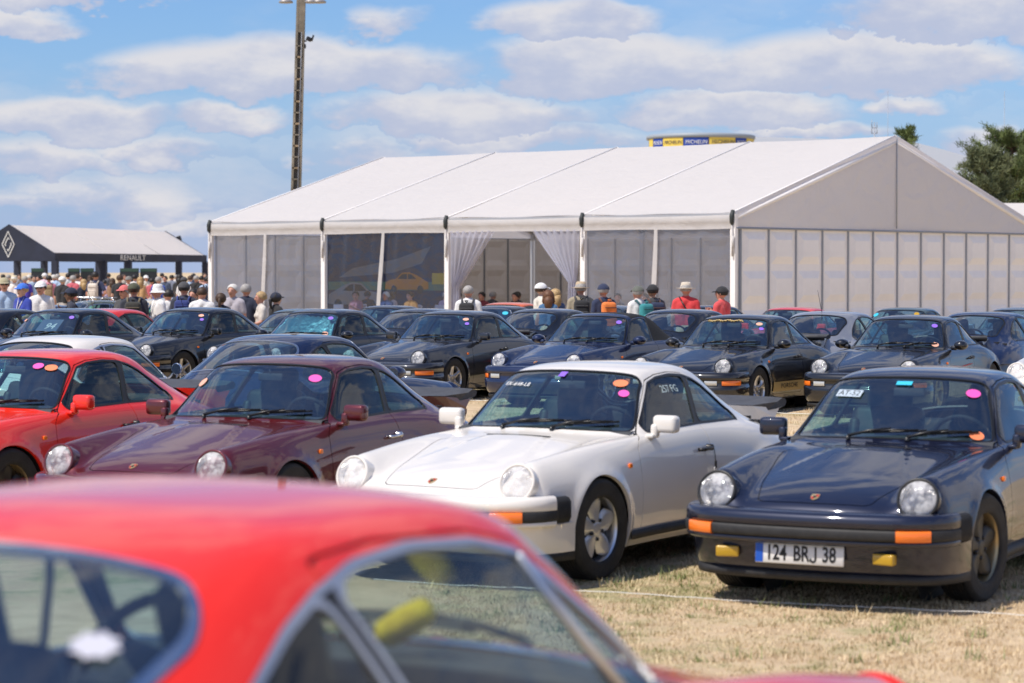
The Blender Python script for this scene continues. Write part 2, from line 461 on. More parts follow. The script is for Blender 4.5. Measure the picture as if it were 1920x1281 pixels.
# ------------------------------------------------------------------ the car's shell: a net of control lines, interpolated and cut into panels
# x runs from the front axle to the rear, y to the car's left, z up; ten lines from the centre line down to the sill
CAR_NET = [
 # nose behind the bumper
 [(-.800,0,.47),(-.797,.2,.47),(-.785,.36,.47),(-.77,.45,.47),(-.755,.52,.47),(-.735,.60,.47),(-.70,.67,.465),(-.66,.715,.46),(-.64,.725,.40),(-.64,.72,.34)],
 [(-.785,0,.585),(-.78,.2,.583),(-.765,.345,.578),(-.745,.43,.572),(-.73,.50,.575),(-.70,.595,.585),(-.66,.68,.585),(-.635,.728,.56),(-.61,.742,.46),(-.61,.735,.38)],
 [(-.66,0,.668),(-.655,.2,.664),(-.645,.35,.652),(-.635,.432,.641),(-.622,.492,.695),(-.605,.595,.782),(-.605,.690,.735),(-.585,.747,.60),(-.56,.757,.47),(-.56,.745,.36)],
 [(-.46,0,.727),(-.455,.2,.723),(-.45,.36,.709),(-.445,.447,.697),(-.44,.515,.745),(-.43,.605,.806),(-.42,.703,.757),(-.40,.772,.60),(-.39,.778,.44),(-.39,.76,.29)],
 [(-.20,0,.780),(-.20,.2,.776),(-.20,.375,.762),(-.20,.465,.751),(-.20,.54,.788),(-.20,.625,.829),(-.20,.724,.772),(-.20,.795,.60),(-.20,.797,.40),(-.20,.77,.24)],
 [(.08,0,.833),(.08,.2,.829),(.08,.39,.816),(.08,.485,.808),(.09,.565,.831),(.09,.645,.853),(.09,.737,.785),(.09,.800,.59),(.09,.800,.38),(.09,.76,.21)],
 [(.30,0,.876),(.31,.2,.872),(.33,.40,.860),(.36,.505,.855),(.38,.59,.864),(.40,.665,.867),(.40,.742,.79),(.40,.792,.58),(.40,.788,.37),(.40,.745,.20)],
 [(.43,0,.899),(.45,.22,.896),(.52,.45,.888),(.650,.650,.880),(.680,.682,.876),(.68,.702,.868),(.64,.748,.79),(.62,.785,.57),(.62,.775,.36),(.62,.735,.20)],
 [(.70,0,1.087),(.712,.215,1.084),(.755,.42,1.072),(.835,.586,1.050),(.86,.674,.887),(.86,.699,.871),(.84,.750,.79),(.84,.785,.56),(.84,.772,.36),(.84,.73,.20)],
 [(.950,0,1.268),(.957,.205,1.265),(.980,.395,1.253),(1.015,.503,1.229),(1.07,.672,.893),(1.07,.702,.874),(1.08,.751,.79),(1.08,.785,.56),(1.08,.772,.36),(1.08,.73,.20)],
 [(1.28,0,1.312),(1.28,.2,1.308),(1.29,.385,1.292),(1.30,.503,1.254),(1.33,.674,.897),(1.33,.705,.877),(1.35,.752,.79),(1.35,.787,.56),(1.35,.773,.36),(1.35,.73,.20)],
 [(1.60,0,1.311),(1.60,.2,1.306),(1.60,.385,1.288),(1.60,.502,1.246),(1.61,.674,.898),(1.61,.708,.878),(1.62,.757,.79),(1.62,.793,.56),(1.62,.780,.37),(1.62,.735,.20)],
 [(1.88,0,1.272),(1.875,.2,1.266),(1.865,.375,1.243),(1.86,.485,1.200),(1.88,.668,.896),(1.88,.712,.875),(1.88,.768,.79),(1.88,.810,.56),(1.88,.797,.38),(1.88,.745,.21)],
 [(2.17,0,1.150),(2.165,.2,1.143),(2.15,.36,1.121),(2.13,.470,1.074),(2.14,.660,.894),(2.14,.716,.868),(2.14,.788,.78),(2.14,.828,.57),(2.14,.820,.40),(2.14,.77,.24)],
 [(2.46,0,.998),(2.455,.2,.992),(2.44,.36,.974),(2.42,.478,.938),(2.42,.632,.868),(2.42,.712,.835),(2.42,.788,.75),(2.42,.828,.56),(2.42,.820,.42),(2.42,.78,.27)],
 [(2.75,0,.872),(2.75,.2,.867),(2.74,.36,.852),(2.73,.485,.827),(2.72,.612,.795),(2.71,.692,.766),(2.70,.760,.70),(2.68,.800,.55),(2.68,.797,.43),(2.68,.77,.30)],
 [(3.06,0,.728),(3.055,.2,.725),(3.04,.36,.715),(3.02,.48,.702),(2.99,.58,.687),(2.96,.65,.670),(2.93,.71,.63),(2.90,.745,.53),(2.90,.75,.44),(2.90,.735,.34)],
 [(3.15,0,.60),(3.145,.2,.598),(3.13,.36,.594),(3.11,.48,.588),(3.08,.58,.58),(3.05,.645,.57),(3.01,.69,.545),(2.98,.73,.50),(2.98,.735,.43),(2.98,.72,.36)],
 [(3.17,0,.45),(3.165,.2,.45),(3.15,.36,.45),(3.13,.48,.45),(3.10,.58,.45),(3.07,.65,.45),(3.04,.69,.44),(3.01,.73,.42),(3.01,.735,.40),(3.01,.72,.36)],
]
WB = 2.272
AXLE_Z = 0.332          # of the body; the car sits 3 cm low on its springs
RIDE = -0.03

def pchip(Y, t):
    """monotone cubic through rows of Y at 0..n-1, sampled at t"""
    n = len(Y); d = np.diff(Y, axis=0)
    m = np.zeros_like(Y)
    m[0], m[-1] = d[0], d[-1]
    a, b = d[:-1], d[1:]
    with np.errstate(divide='ignore', invalid='ignore'):
        h = np.where(a * b > 0, 2 * a * b / (a + b), 0.0)
        c = (a + b) / 2                       # softer than pure monotone where slopes are alike
        lim = 2.2 * np.minimum(np.abs(a), np.abs(b))
        s = np.sign(c) * np.minimum(np.abs(c), lim)
    m[1:-1] = np.where(a * b > 0, s, 0.0)
    i = np.clip(t.astype(int), 0, n - 2); f = (t - i)[:, None] if Y.ndim == 2 else (t - i)[:, None, None]
    y0, y1, m0, m1 = Y[i], Y[i + 1], m[i], m[i + 1]
    return (2*f**3 - 3*f**2 + 1) * y0 + (f**3 - 2*f**2 + f) * m0 + (-2*f**3 + 3*f**2) * y1 + (f**3 - f**2) * m1

SOFT = {11: [(1.60,0,1.300),(1.60,.2,1.295),(1.60,.375,1.275),(1.60,.478,1.232)],
        12: [(1.90,0,1.250),(1.895,.2,1.243),(1.885,.37,1.218),(1.86,.470,1.178)],
        13: [(2.16,0,1.085),(2.155,.2,1.08),(2.14,.38,1.06),(2.09,.500,1.030)],
        14: [(2.36,0,.925),(2.355,.2,.922),(2.34,.40,.912),(2.31,.54,.900)],
        15: [(2.72,0,.868),(2.72,.2,.864),(2.71,.36,.85),(2.70,.485,.826)]}
def car_surface(wide=0.0, soft=False, ku=11, kv=7, old=False):
    """dense grid: arrays P (nu, nv, 3), U, V parameters, N normals; v runs -9..9 (negative: right side)"""
    net = np.array(CAR_NET, dtype=float)
    if soft:
        for i, row in SOFT.items(): net[i, :4] = row
    if old:             # older cars carry lower, shorter wings
        x = net[:, :, 0].copy(); f = np.clip((.35 - x) / 1.0, 0, 1)
        net[:, 4:7, 2] -= .045 * f[:, 4:7]
        net[:, :, 0] = np.where(x < 0, x * .92, x)
    if wide:
        x = net[:, :, 0]
        rear = np.exp(-((x - 2.35) / .50) ** 2); front = np.exp(-((x - 0.0) / .42) ** 2)
        k = np.array([0, 0, 0, 0, .15, .45, .9, 1, 1, .8])
        net[:, :, 1] += wide * (rear + .55 * front) * k[None, :]
    nu, nv = net.shape[:2]
    tu = np.linspace(0, nu - 1, (nu - 1) * ku + 1)
    tv = np.linspace(0, nv - 1, (nv - 1) * kv + 1)
    A = pchip(net, tu)                                   # (NU, nv, 3)
    # mirror before interpolating across so the centre line stays smooth
    full = np.concatenate([A[:, :0:-1] * np.array([1, -1, 1]), A], axis=1)   # v = -9..9
    tvf = np.linspace(0, 2 * nv - 2, (2 * nv - 2) * kv + 1)
    B = pchip(np.swapaxes(full, 0, 1), tvf)
    P = np.swapaxes(B, 0, 1).copy()
    # fair the surface
    for it in range(14):
        Q = P.copy()
        Q[1:-1, :] += 0.25 * (P[:-2] + P[2:] - 2 * P[1:-1])
        P = Q; Q = P.copy()
        Q[:, 1:-1] += 0.25 * (P[:, :-2] + P[:, 2:] - 2 * P[:, 1:-1])
        P = Q
    # wheel-arch lips
    X, Y, Z = P[..., 0], P[..., 1], P[..., 2]
    for xa, ra in ((0.0, .345), (WB, .342)):
        dd = np.hypot(X - xa, Z - AXLE_Z) - ra
        bump = (.017 + .3 * wide * 0) * np.exp(-(np.maximum(dd, 0) / .045) ** 2) * (np.abs(Y) > .6) * (Z < .78)
        P[..., 1] += np.sign(Y) * bump
    # raised centre of the bonnet with its two soft creases
    X, Y = P[..., 0], np.abs(P[..., 1])
    yc = .235 + (.27 - X) * .30
    k = np.clip((yc - Y) / .028, 0, 1); k = k * k * (3 - 2 * k)
    fade = np.clip((X + .30) / .45, 0, 1) * np.clip((.285 - X) / .02, 0, 1)
    P[..., 2] += .009 * k * fade * (P[..., 2] > .6)
    U, V = np.meshgrid(tu, tvf - (nv - 1), indexing='ij')
    du = np.gradient(P, axis=0); dv = np.gradient(P, axis=1)
    N = np.cross(du, dv); N /= np.maximum(np.linalg.norm(N, axis=-1, keepdims=True), 1e-9)
    return P, U, V, N

class Surf:
    """triangle soup with attributes: columns x y z nx ny nz u v"""
    def __init__(s, A, T): s.A = A; s.T = T
    def split(s, fn):
        """-> (part where fn < 0, part where fn >= 0), cut exactly along fn = 0"""
        A, T = s.A, s.T
        if len(T) == 0: return Surf(A, T), Surf(A, T)
        f = fn(A); f = np.where(np.abs(f) < 1e-7, 1e-7, f)
        neg = f < 0; cnt = neg[T].sum(1)
        tin, tout, mixed = T[cnt == 3], T[cnt == 0], T[(cnt == 1) | (cnt == 2)]
        if len(mixed):
            newA = []; cache = {}; base = len(A); ti = []; to = []
            def cut(a, b):
                k = (a, b) if a < b else (b, a)
                if k not in cache:
                    t = f[k[0]] / (f[k[0]] - f[k[1]])
                    cache[k] = base + len(newA); newA.append(A[k[0]] * (1 - t) + A[k[1]] * t)
                return cache[k]
            for tri in mixed:
                a, b, c = map(int, tri)
                n = [neg[a], neg[b], neg[c]]
                lone_neg = sum(n) == 1
                k = n.index(True) if lone_neg else n.index(False)
                a, b, c = ((a, b, c), (b, c, a), (c, a, b))[k]
                p, q = cut(a, b), cut(a, c)
                one, two = (ti, to) if lone_neg else (to, ti)
                one.append((a, p, q)); two.append((p, b, c)); two.append((p, c, q))
            A = np.vstack([A, np.array(newA)])
            tin = np.vstack([tin, np.array(ti, dtype=int).reshape(-1, 3)]); tout = np.vstack([tout, np.array(to, dtype=int).reshape(-1, 3)])
        return Surf(A, tin), Surf(A, tout)
    def compact(s):
        ids, inv = np.unique(s.T, return_inverse=True)
        return Surf(s.A[ids], inv.reshape(-1, 3))
    def joined(s, o):
        return Surf(np.vstack([s.A, o.A]), np.vstack([s.T, o.T + len(s.A)]))
    def offset(s, d):
        A = s.A.copy(); A[:, :3] += A[:, 3:6] * d
        return Surf(A, s.T)
    def border(s):
        """directed boundary edges"""
        e = {}
        for a, b, c in s.T:
            for p in ((a, b), (b, c), (c, a)): e[p] = 1
        return [p for p in e if (p[1], p[0]) not in e]
    def with_rim(s, depth):
        """turn the free edges inwards so a panel shows thickness"""
        s = s.compact(); E = s.border(); A = s.A; n0 = len(A)
        B = []; T = []
        for a, b in E:
            pa, pb = A[a].copy(), A[b].copy()
            e = pb[:3] - pa[:3]; nn = np.cross(e, (pa[3:6] + pb[3:6])); ln = np.linalg.norm(nn)
            if ln < 1e-10: continue
            nn /= ln
            qa, qb = pa.copy(), pb.copy()
            qa[:3] -= pa[3:6] * depth; qb[:3] -= pb[3:6] * depth
            k = n0 + len(B)
            for q in (pa, pb, qa, qb):
                q[3:6] = nn; B.append(q)
            T += [(k + 1, k, k + 2), (k + 1, k + 2, k + 3)]
        return Surf(np.vstack([A, np.array(B).reshape(-1, A.shape[1])]), np.vstack([s.T, np.array(T, dtype=int).reshape(-1, 3)]))

def poly_sdf(px, py, poly, r=0.0):
    """signed distance (negative inside) to a polygon, corners rounded by r"""
    poly = np.asarray(poly, float); n = len(poly)
    d = np.full(px.shape, 1e9); inside = np.zeros(px.shape, bool)
    for i in range(n):
        ax, ay = poly[i]; bx, by = poly[(i + 1) % n]
        ex, ey = bx - ax, by - ay
        wx, wy = px - ax, py - ay
        t = np.clip((wx * ex + wy * ey) / (ex * ex + ey * ey), 0, 1)
        d = np.minimum(d, np.hypot(wx - ex * t, wy - ey * t))
        c = ((ay <= py) & (by > py)) | ((by <= py) & (ay > py))
        with np.errstate(divide='ignore', invalid='ignore'):
            xi = ax + (py - ay) / (by - ay if by != ay else 1e-12) * ex
        inside ^= c & (px < xi)
    return np.where(inside, -d, d) - r

def shrink(poly, r):
    """inset a convex-ish polygon by r (so that rounding by r restores its size)"""
    P = np.asarray(poly, float); n = len(P); out = []
    area = sum(P[i][0] * P[(i + 1) % n][1] - P[(i + 1) % n][0] * P[i][1] for i in range(n))
    sg = 1 if area > 0 else -1
    for i in range(n):
        a, b, c = P[i - 1], P[i], P[(i + 1) % n]
        e1 = (b - a) / np.linalg.norm(b - a); e2 = (c - b) / np.linalg.norm(c - b)
        n1 = np.array([-e1[1], e1[0]]) * sg; n2 = np.array([-e2[1], e2[0]]) * sg
        k = n1 + n2; k = k / max(np.dot(k, n1), .35)
        out.append(b + k * r)
    return out

DOOR_WIN = [(.735, .905), (.90, 1.052), (1.065, 1.182), (1.20, 1.212), (1.40, 1.223), (1.555, 1.210), (1.44, .916)]
QUARTER_WIN = [(1.50, .918), (1.612, 1.205), (1.70, 1.182), (1.80, 1.140), (1.93, 1.063), (2.08, .950), (2.09, .915)]
ALL_WIN = [(.735, .905), (.90, 1.052), (1.065, 1.182), (1.20, 1.212), (1.40, 1.225), (1.58, 1.213), (1.70, 1.182), (1.80, 1.140), (1.93, 1.063), (2.08, .950), (2.09, .915), (1.50, .917)]
DOOR = [(.525, .265), (.525, .70), (.545, .80), (.60, .850), (.66, .880), (.705, .912), (.88, 1.070), (1.05, 1.206), (1.20, 1.237), (1.40, 1.248), (1.585, 1.235), (1.475, .93), (1.50, .80), (1.53, .66), (1.52, .265)]
HOOD = [(-.742, 0), (-.735, .18), (-.722, .30), (-.70, .335), (-.45, .405), (-.20, .455), (.08, .510), (.20, .525), (.245, .50), (.262, .30), (.266, 0)]
LID = [(2.52, 0), (2.52, .30), (2.545, .35), (2.80, .345), (3.03, .335), (3.055, .30), (3.07, 0)]

def mirror_poly(p): return list(p) + [(x, -y) for x, y in reversed(p) if y != 0]

def car_shell(wide=0.0, soft_top=False, old=False):
    sh_b = lambda P: [((x + (.10 if 1.39 < x < 1.66 and z > .75 else 0)), z) for x, z in P] if old else P     # older cars: door pillar farther back
    DOOR_WIN_, QUARTER_WIN_, DOOR_ = sh_b(DOOR_WIN), sh_b(QUARTER_WIN), sh_b(DOOR)
    if old: QUARTER_WIN_ = [(1.60, .918), (1.700, 1.180), (1.80, 1.138), (1.93, 1.063), (2.08, .950), (2.09, .915)]; DOOR_WIN_ = [(.735, .905), (.90, 1.052), (1.065, 1.182), (1.20, 1.212), (1.40, 1.223), (1.56, 1.213), (1.655, 1.193), (1.545, .916)]
    P, U, V, N = car_surface(wide, soft_top, old=old)
    nu, nv = P.shape[:2]
    A = np.concatenate([P.reshape(-1, 3), N.reshape(-1, 3), U.reshape(-1, 1), V.reshape(-1, 1)], axis=1)
    i, j = np.meshgrid(np.arange(nu - 1), np.arange(nv - 1), indexing='ij')
    a = (i * nv + j).ravel(); b = a + nv; c = b + 1; d = a + 1
    T = np.vstack([np.stack([a, b, c], 1), np.stack([a, c, d], 1)])
    S = Surf(A, T); out = {}
    side = lambda A: np.where((np.abs(A[:, 1]) > .42), 0, 1e3)
    for xa, ra in ((0.0, .345), (WB, .342)):
        arch = lambda A: np.where((np.abs(A[:, 1]) > .5) & (A[:, 2] < .80), np.hypot(A[:, 0] - xa, A[:, 2] - AXLE_Z) - ra, 1.0)
        _, S = S.split(arch)
    # windscreen and rear window: rounded boxes in (along, across) surface coordinates
    def pane(u0, u1, vmax, lu, lv, r):
        def f(A):
            s = (A[:, 6] - (u0 + u1) / 2) / (u1 - u0) * lu; t = A[:, 7] / vmax * lv
            qx = np.abs(s) - lu / 2 + r; qy = np.abs(t) - lv + r
            return np.hypot(np.maximum(qx, 0), np.maximum(qy, 0)) + np.minimum(np.maximum(qx, qy), 0) - r
        return f
    wf = pane(7.10, 8.97, 2.90, .66, .59, .060)
    rw = pane(12.12, 13.93, 2.80, .66, .47, .13)
    out['windshield'], S = S.split(lambda A: wf(A))
    out['windshield_seal'], S = S.split(lambda A: wf(A) - .020)
    out['rear_window'], S = S.split(lambda A: rw(A))
    out['rear_window_seal'], S = S.split(lambda A: rw(A) - .022)
    zc = lambda A: (np.abs(A[:, 1]) < .40) * 1e3 + (A[:, 2] < .86) * 1e3
    dwp, qwp, awp = shrink(DOOR_WIN_, .022), shrink(QUARTER_WIN_, .03), shrink(ALL_WIN, .025)
    dw = lambda A: poly_sdf(A[:, 0], A[:, 2], dwp, .022) + zc(A)
    qw = lambda A: poly_sdf(A[:, 0], A[:, 2], qwp, .03) + zc(A)
    aw = lambda A: poly_sdf(A[:, 0], A[:, 2], awp, .025) + zc(A)
    out['door_window'], S = S.split(dw)
    if soft_top:
        out['window_trim'], S = S.split(lambda A: dw(A) - .013)
    else:
        out['quarter_window'], S = S.split(qw)
        W, S = S.split(lambda A: aw(A) - .013)
        core, ring = W.split(aw)
        r1, core = core.split(lambda A: dw(A) - .012)
        r2, core = core.split(lambda A: qw(A) - .012)
        out['window_trim'] = ring.compact().joined(r1.compact()).joined(r2.compact())
        out['door_pillar'] = core
    # panels with shut lines
    hp = mirror_poly(HOOD); lp = mirror_poly(LID); g = .0028
    hs = lambda A: poly_sdf(A[:, 0], A[:, 1], hp) + (A[:, 0] > 1.2) * 1e3
    ls = lambda A: poly_sdf(A[:, 0], A[:, 1], lp) + (A[:, 0] < 1.8) * 1e3
    ds = lambda A: poly_sdf(A[:, 0], A[:, 2], shrink(DOOR_, .018), .018) + (np.abs(A[:, 1]) < .40) * 1e3
    for nm, f in (('hood', hs), ('engine_lid', ls), ('door', ds)):
        out[nm], S = S.split(lambda A: f(A) + g)
        gp, S = S.split(lambda A: f(A) - g)
        out[nm + '_gap'] = gp.compact().offset(-.006)
    if soft_top:
        st = lambda A: np.maximum(np.maximum(1.105 - A[:, 0] + .10 * A[:, 1] ** 2, A[:, 0] - 2.36), .905 - A[:, 2])
        out['soft_top'], S = S.split(st)
    out['body'] = S
    # inner lining of the roof and pillars
    ins = out['body'].joined(out['door'])
    ins, _ = ins.compact().split(lambda A: .875 - A[:, 2])
    _, ins = ins.split(lambda A: np.where(A[:, 0] < .62, -1.0, 1.0))
    ins, _ = ins.split(lambda A: A[:, 0] - 2.40)
    out['headliner'] = ins.offset(-.022)
    return {k: v.compact() for k, v in out.items()}, (P, U, V, N)

def left_right(S):
    L, Rr = S.split(lambda A: -A[:, 1])
    return L.compact(), Rr.compact()
# ------------------------------------------------------------------ car parts
def surf_mesh(name, S, mat=None):
    A = S.A
    return mesh_from(name, A[:, :3], S.T, [mat] if mat else [TRIM_BLACK], None, True, A[:, 3:6])

KITS = {}
def car_kit(wide, soft, old=False):
    key = (wide, soft, old)
    if key in KITS: return KITS[key]
    sh, (P, U, V, N) = car_shell(wide, soft, old)
    kit = {'P': P, 'U': U, 'V': V, 'N': N}
    for k, S in sh.items():
        if k in ('door', 'door_window', 'quarter_window', 'window_trim', 'door_pillar', 'door_gap'):
            L, Rr = left_right(S)
            for sfx, Q in (('_l', L), ('_r', Rr)):
                if k == 'door_gap': pass
                elif 'window' in k and k != 'window_trim': Q = Q.offset(-.006)
                elif k == 'window_trim': Q = Q.offset(.002).with_rim(.012)
                else: Q = Q.with_rim(.012)
                kit[k + sfx] = surf_mesh(k, Q)
        else:
            if k in ('windshield', 'rear_window'): S = S.offset(-.004)
            elif k in ('windshield_seal', 'rear_window_seal'): S = S.offset(.003).with_rim(.012)
            elif k == 'body': S = S.with_rim(.022)
            elif k in ('hood', 'engine_lid', 'soft_top'): S = S.with_rim(.012)
            kit[k] = surf_mesh(k, S)
    KITS[key] = kit
    return kit

def surf_pt(kit, u, v, off=0.0):
    """point and normal on the shell at station u, line v"""
    P, N = kit['P'], kit['N']
    fu = u * 11; fv = (v + 9) * 7
    i, j = min(int(fu), P.shape[0] - 2), min(int(fv), P.shape[1] - 2)
    a, b = fu - i, fv - j
    w = lambda G: (G[i, j] * (1 - a) * (1 - b) + G[i + 1, j] * a * (1 - b) + G[i, j + 1] * (1 - a) * b + G[i + 1, j + 1] * a * b)
    n = Vector(w(N)).normalized()
    return Vector(w(P)) + n * off, n

def decal_frame(p, n, up=Vector((0, 0, 1))):
    """matrix whose z axis is n and whose y axis points as much up as it can"""
    n = n.normalized(); x = up.cross(n)
    if x.length < 1e-4: x = Vector((0, 1, 0))
    x.normalize(); y = n.cross(x)
    m = Matrix((x, y, n)).transposed().to_4x4(); m.translation = p
    return m

CACHE = {}
def cached(key, fn):
    if key not in CACHE: CACHE[key] = fn()
    return CACHE[key]

def wheel_meshes(style):
    def tyre():
        mb = MB(); w = .102
        prof = [(.196, -w * .82), (.206, -w * .95), (.235, -w * 1.02), (.270, -w * 1.0), (.297, -w * .93), (.309, -w * .78)]
        for k in range(-3, 4):
            y = k / 3.5 * w * .74
            prof += [(.3125, y - .011), (.3125, y + .009), (.306, y + .011), (.306, y + .015)] if k < 3 else [(.3125, y - .011), (.3125, y + .009)]
        prof += [(.309, w * .78), (.297, w * .93), (.284, w * .985), (.280, w * .97), (.262, w * 1.01), (.258, w * .995), (.235, w * 1.02), (.214, w * .97), (.206, w * .95), (.196, w * .82)]
        mb.lathe([(r, -h) for r, h in prof], axis='y', n=48)
        return mb.mesh('tyre', TYRE)
    def rim():
        mb = MB(); mb.smooth = True
        # lip and barrel (slot 0), dark well (slot 1), spokes (slot 2)
        mb.lathe([(.204, -.086), (.217, -.098), (.2185, -.094), (.215, -.088), (.202, -.080), (.196, -.055), (.192, -.02), (.19, .05)], axis='y', n=48)
        mb.mat = 1
        mb.lathe([(.192, -.012), (.10, -.012), (.0, -.012)], axis='y', n=40)
        mb.lathe([(.13, -.018), (.13, -.012)], axis='y', n=32)
        mb.mat = 2
        def spoke(profile, a, thick=.022):
            """profile: (r, half width, y) along the spoke; convex section"""
            G = []
            ca, sa = math.cos(a), math.sin(a)
            for (r, hw, y) in profile:
                row = []
                for t in np.linspace(-1, 1, 7):
                    off = t * hw; crown = (1 - t * t) * .004
                    yy = y + crown - (thick if abs(t) > .99 else 0)
                    rr = math.sqrt(max(r * r - off * off, 0)) if r > .15 else r
                    row.append(Vector((rr * ca - off * sa, yy, rr * sa + off * ca)))
                G.append(row)
            mb.grid(G, True)
            r, hw, y = profile[-1]
        if style == 'fuchs':
            for k in range(5):
                a = math.pi / 2 + k * 2 * math.pi / 5
                spoke([(.030, .022, .056), (.050, .034, .055), (.075, .050, .052), (.105, .066, .050), (.140, .074, .052), (.168, .064, .057), (.186, .044, .061), (.195, .018, .062)], a, .016)
            hub = [(.052, -.030), (.050, -.052), (.042, -.060), (.030, -.062), (.0, -.063)]
        elif style == 'cup':
            for k in range(5):
                a = math.pi / 2 + k * 2 * math.pi / 5
                spoke([(.040, .030, .050), (.075, .029, .054), (.110, .025, .058), (.145, .029, .064), (.172, .045, .070), (.190, .064, .076), (.200, .078, .080)], a, .03)
            hub = [(.062, -.030), (.060, -.054), (.040, -.060), (.034, -.056), (.0, -.056)]
        elif style == 'star':
            for k in range(6):
                a = math.pi / 2 + k * 2 * math.pi / 6
                spoke([(.040, .034, .046), (.075, .036, .052), (.105, .030, .056), (.140, .022, .064), (.170, .021, .070), (.200, .028, .078)], a, .03)
            hub = [(.078, -.030), (.076, -.052), (.050, -.058), (.034, -.054), (.0, -.054)]
        else:       # 'cookie': flat disc with round holes, older alloy
            for k in range(10):
                a = math.pi / 2 + k * 2 * math.pi / 10
                spoke([(.045, .014, .045), (.09, .018, .05), (.14, .022, .055), (.175, .030, .062), (.197, .050, .072)], a, .02)
            hub = [(.088, -.030), (.084, -.050), (.050, -.056), (.0, -.058)]
        mb.lathe(hub, axis='y', n=28)
        for k in range(5):
            a = math.pi / 2 + (k + .5) * 2 * math.pi / 5
            mb.mat = 1 if style == 'fuchs' else 0
            mb.lathe([(.011, -.044), (.011, -.064), (.0, -.066)], origin=(.062 * math.cos(a), 0, .062 * math.sin(a)), axis='y', n=8)
        return mb.mesh('rim', [SILVER, WHEEL_DARK, SILVER])
    return cached('tyre', tyre), cached('rim_' + style, rim)

def plan_sweep(mb, plan, prof, weights=None, flip=False):
    """sweep a (out, z) profile along a plan curve of (x, y) points, outward to the left of travel"""
    pl = np.array(plan, float); n = len(pl)
    G = []
    for i in range(n):
        t = pl[min(i + 1, n - 1)] - pl[max(i - 1, 0)]; t /= np.linalg.norm(t)
        nrm = np.array([t[1], -t[0]])
        w = 1.0 if weights is None else weights[i]
        G.append([Vector((pl[i][0] + nrm[0] * d * w, pl[i][1] + nrm[1] * d * w, z)) for d, z in prof])
    mb.grid(G, True, flip=flip)
    return G

def smooth_plan(pts, n=60):
    P = np.array(pts, float)
    return pchip(P, np.linspace(0, len(P) - 1, n))

FRONT_PLAN_H = [(-.34, .795), (-.46, .790), (-.56, .772), (-.655, .735), (-.735, .665), (-.790, .55), (-.825, .38), (-.842, .19), (-.848, 0)]
REAR_PLAN_H = [(2.62, .808), (2.76, .800), (2.90, .775), (3.01, .735), (3.085, .665), (3.135, .55), (3.165, .38), (3.182, .19), (3.188, 0)]
def full_plan(h, lim=None, n=90, front=True):
    p = h if lim is None else [q for q in h if lim(q)]
    p = list(p) + [(x, -y) for x, y in reversed(p[:-1] if p[-1][1] == 0 else p)]
    return smooth_plan(p, n)

def bumper_meshes(style, front):
    """-> dict of part meshes; slot 0 of 'bumper' is body paint"""
    d = {}
    H = FRONT_PLAN_H if front else REAR_PLAN_H
    if style == 'impact':
        pl = full_plan([q for q in H if (q[0] < -.52 if front else q[0] > 2.86)])
        wt = [min(1.0, .42 + .58 * min(1, (i if i < len(pl) / 2 else len(pl) - 1 - i) / 22)) for i in range(len(pl))]
        fl = not front
        mb = MB()
        plan_sweep(mb, pl, [(-.03, .592), (.03, .592), (.064, .586), (.083, .572), (.091, .550), (.091, .515), (.080, .508)], wt, flip=fl)
        plan_sweep(mb, pl, [(.076, .446), (.085, .442), (.084, .424), (.072, .414), (.0, .410)], wt, flip=fl)
        # the valance under the bumper
        pl2 = full_plan(H); e = len(pl2)
        wt2 = [min(1.0, .05 + .95 * min(1, (i if i < e / 2 else e - 1 - i) / 26)) for i in range(e)]
        plan_sweep(mb, pl2, [(.022, .420), (.018, .390), (.004, .33), (-.020, .275), (-.045, .245)], wt2, flip=fl)
        d['bumper'] = mb.mesh('bumper', [TRIM_BLACK])
        mb = MB(); plan_sweep(mb, pl, [(.078, .510), (.092, .506), (.098, .497), (.098, .462), (.093, .448), (.076, .444)], wt, flip=fl)
        d['rubber_strip'] = mb.mesh('rubber_strip', BLACK_RUBBER)
        mb = MB(); plan_sweep(mb, pl2, [(-.047, .248), (-.030, .242), (-.024, .222), (-.036, .200), (-.065, .194)], wt2, flip=fl)
        d['lip_spoiler'] = mb.mesh('lip_spoiler', BLACK_RUBBER)
        # ribbed bellows at both ends
        for sg, nm in ((1, 'bellows_l'), (-1, 'bellows_r')):
            mb = MB()
            a = [q for q in smooth_plan(H, 80) if (-.565 < q[0] < -.44 if front else 2.80 < q[0] < 2.90)]
            b = [(x, sg * y) for x, y in a]
            if sg < 0: b = b[::-1]
            ww = [.035 + .010 * (k % 2) for k in range(len(b))]
            plan_sweep(mb, b, [(0, .585), (.6, .578), (1, .555), (1, .46), (.6, .43), (0, .425)], ww, flip=fl)
            d[nm] = mb.mesh('bellows', BLACK_RUBBER)
    else:
        pl = full_plan(H)
        wt = [min(1.0, .22 + .78 * min(1, (i if i < len(pl) / 2 else len(pl) - 1 - i) / 24)) for i in range(len(pl))]
        fl = not front
        mb = MB()
        plan_sweep(mb, pl, [(-.03, .606), (.03, .604), (.075, .592), (.100, .566), (.108, .535), (.106, .508), (.086, .503), (.084, .428), (.106, .424), (.108, .37), (.095, .31), (.06, .245), (.0, .205)], wt, flip=fl)
        d['bumper'] = mb.mesh('bumper', [TRIM_BLACK])
        mb = MB(); plan_sweep(mb, pl, [(.02, .215), (.045, .205), (.04, .17), (-.02, .165)], wt, flip=fl)
        d['lip_spoiler'] = mb.mesh('lip_spoiler', BLACK_RUBBER)
    return d

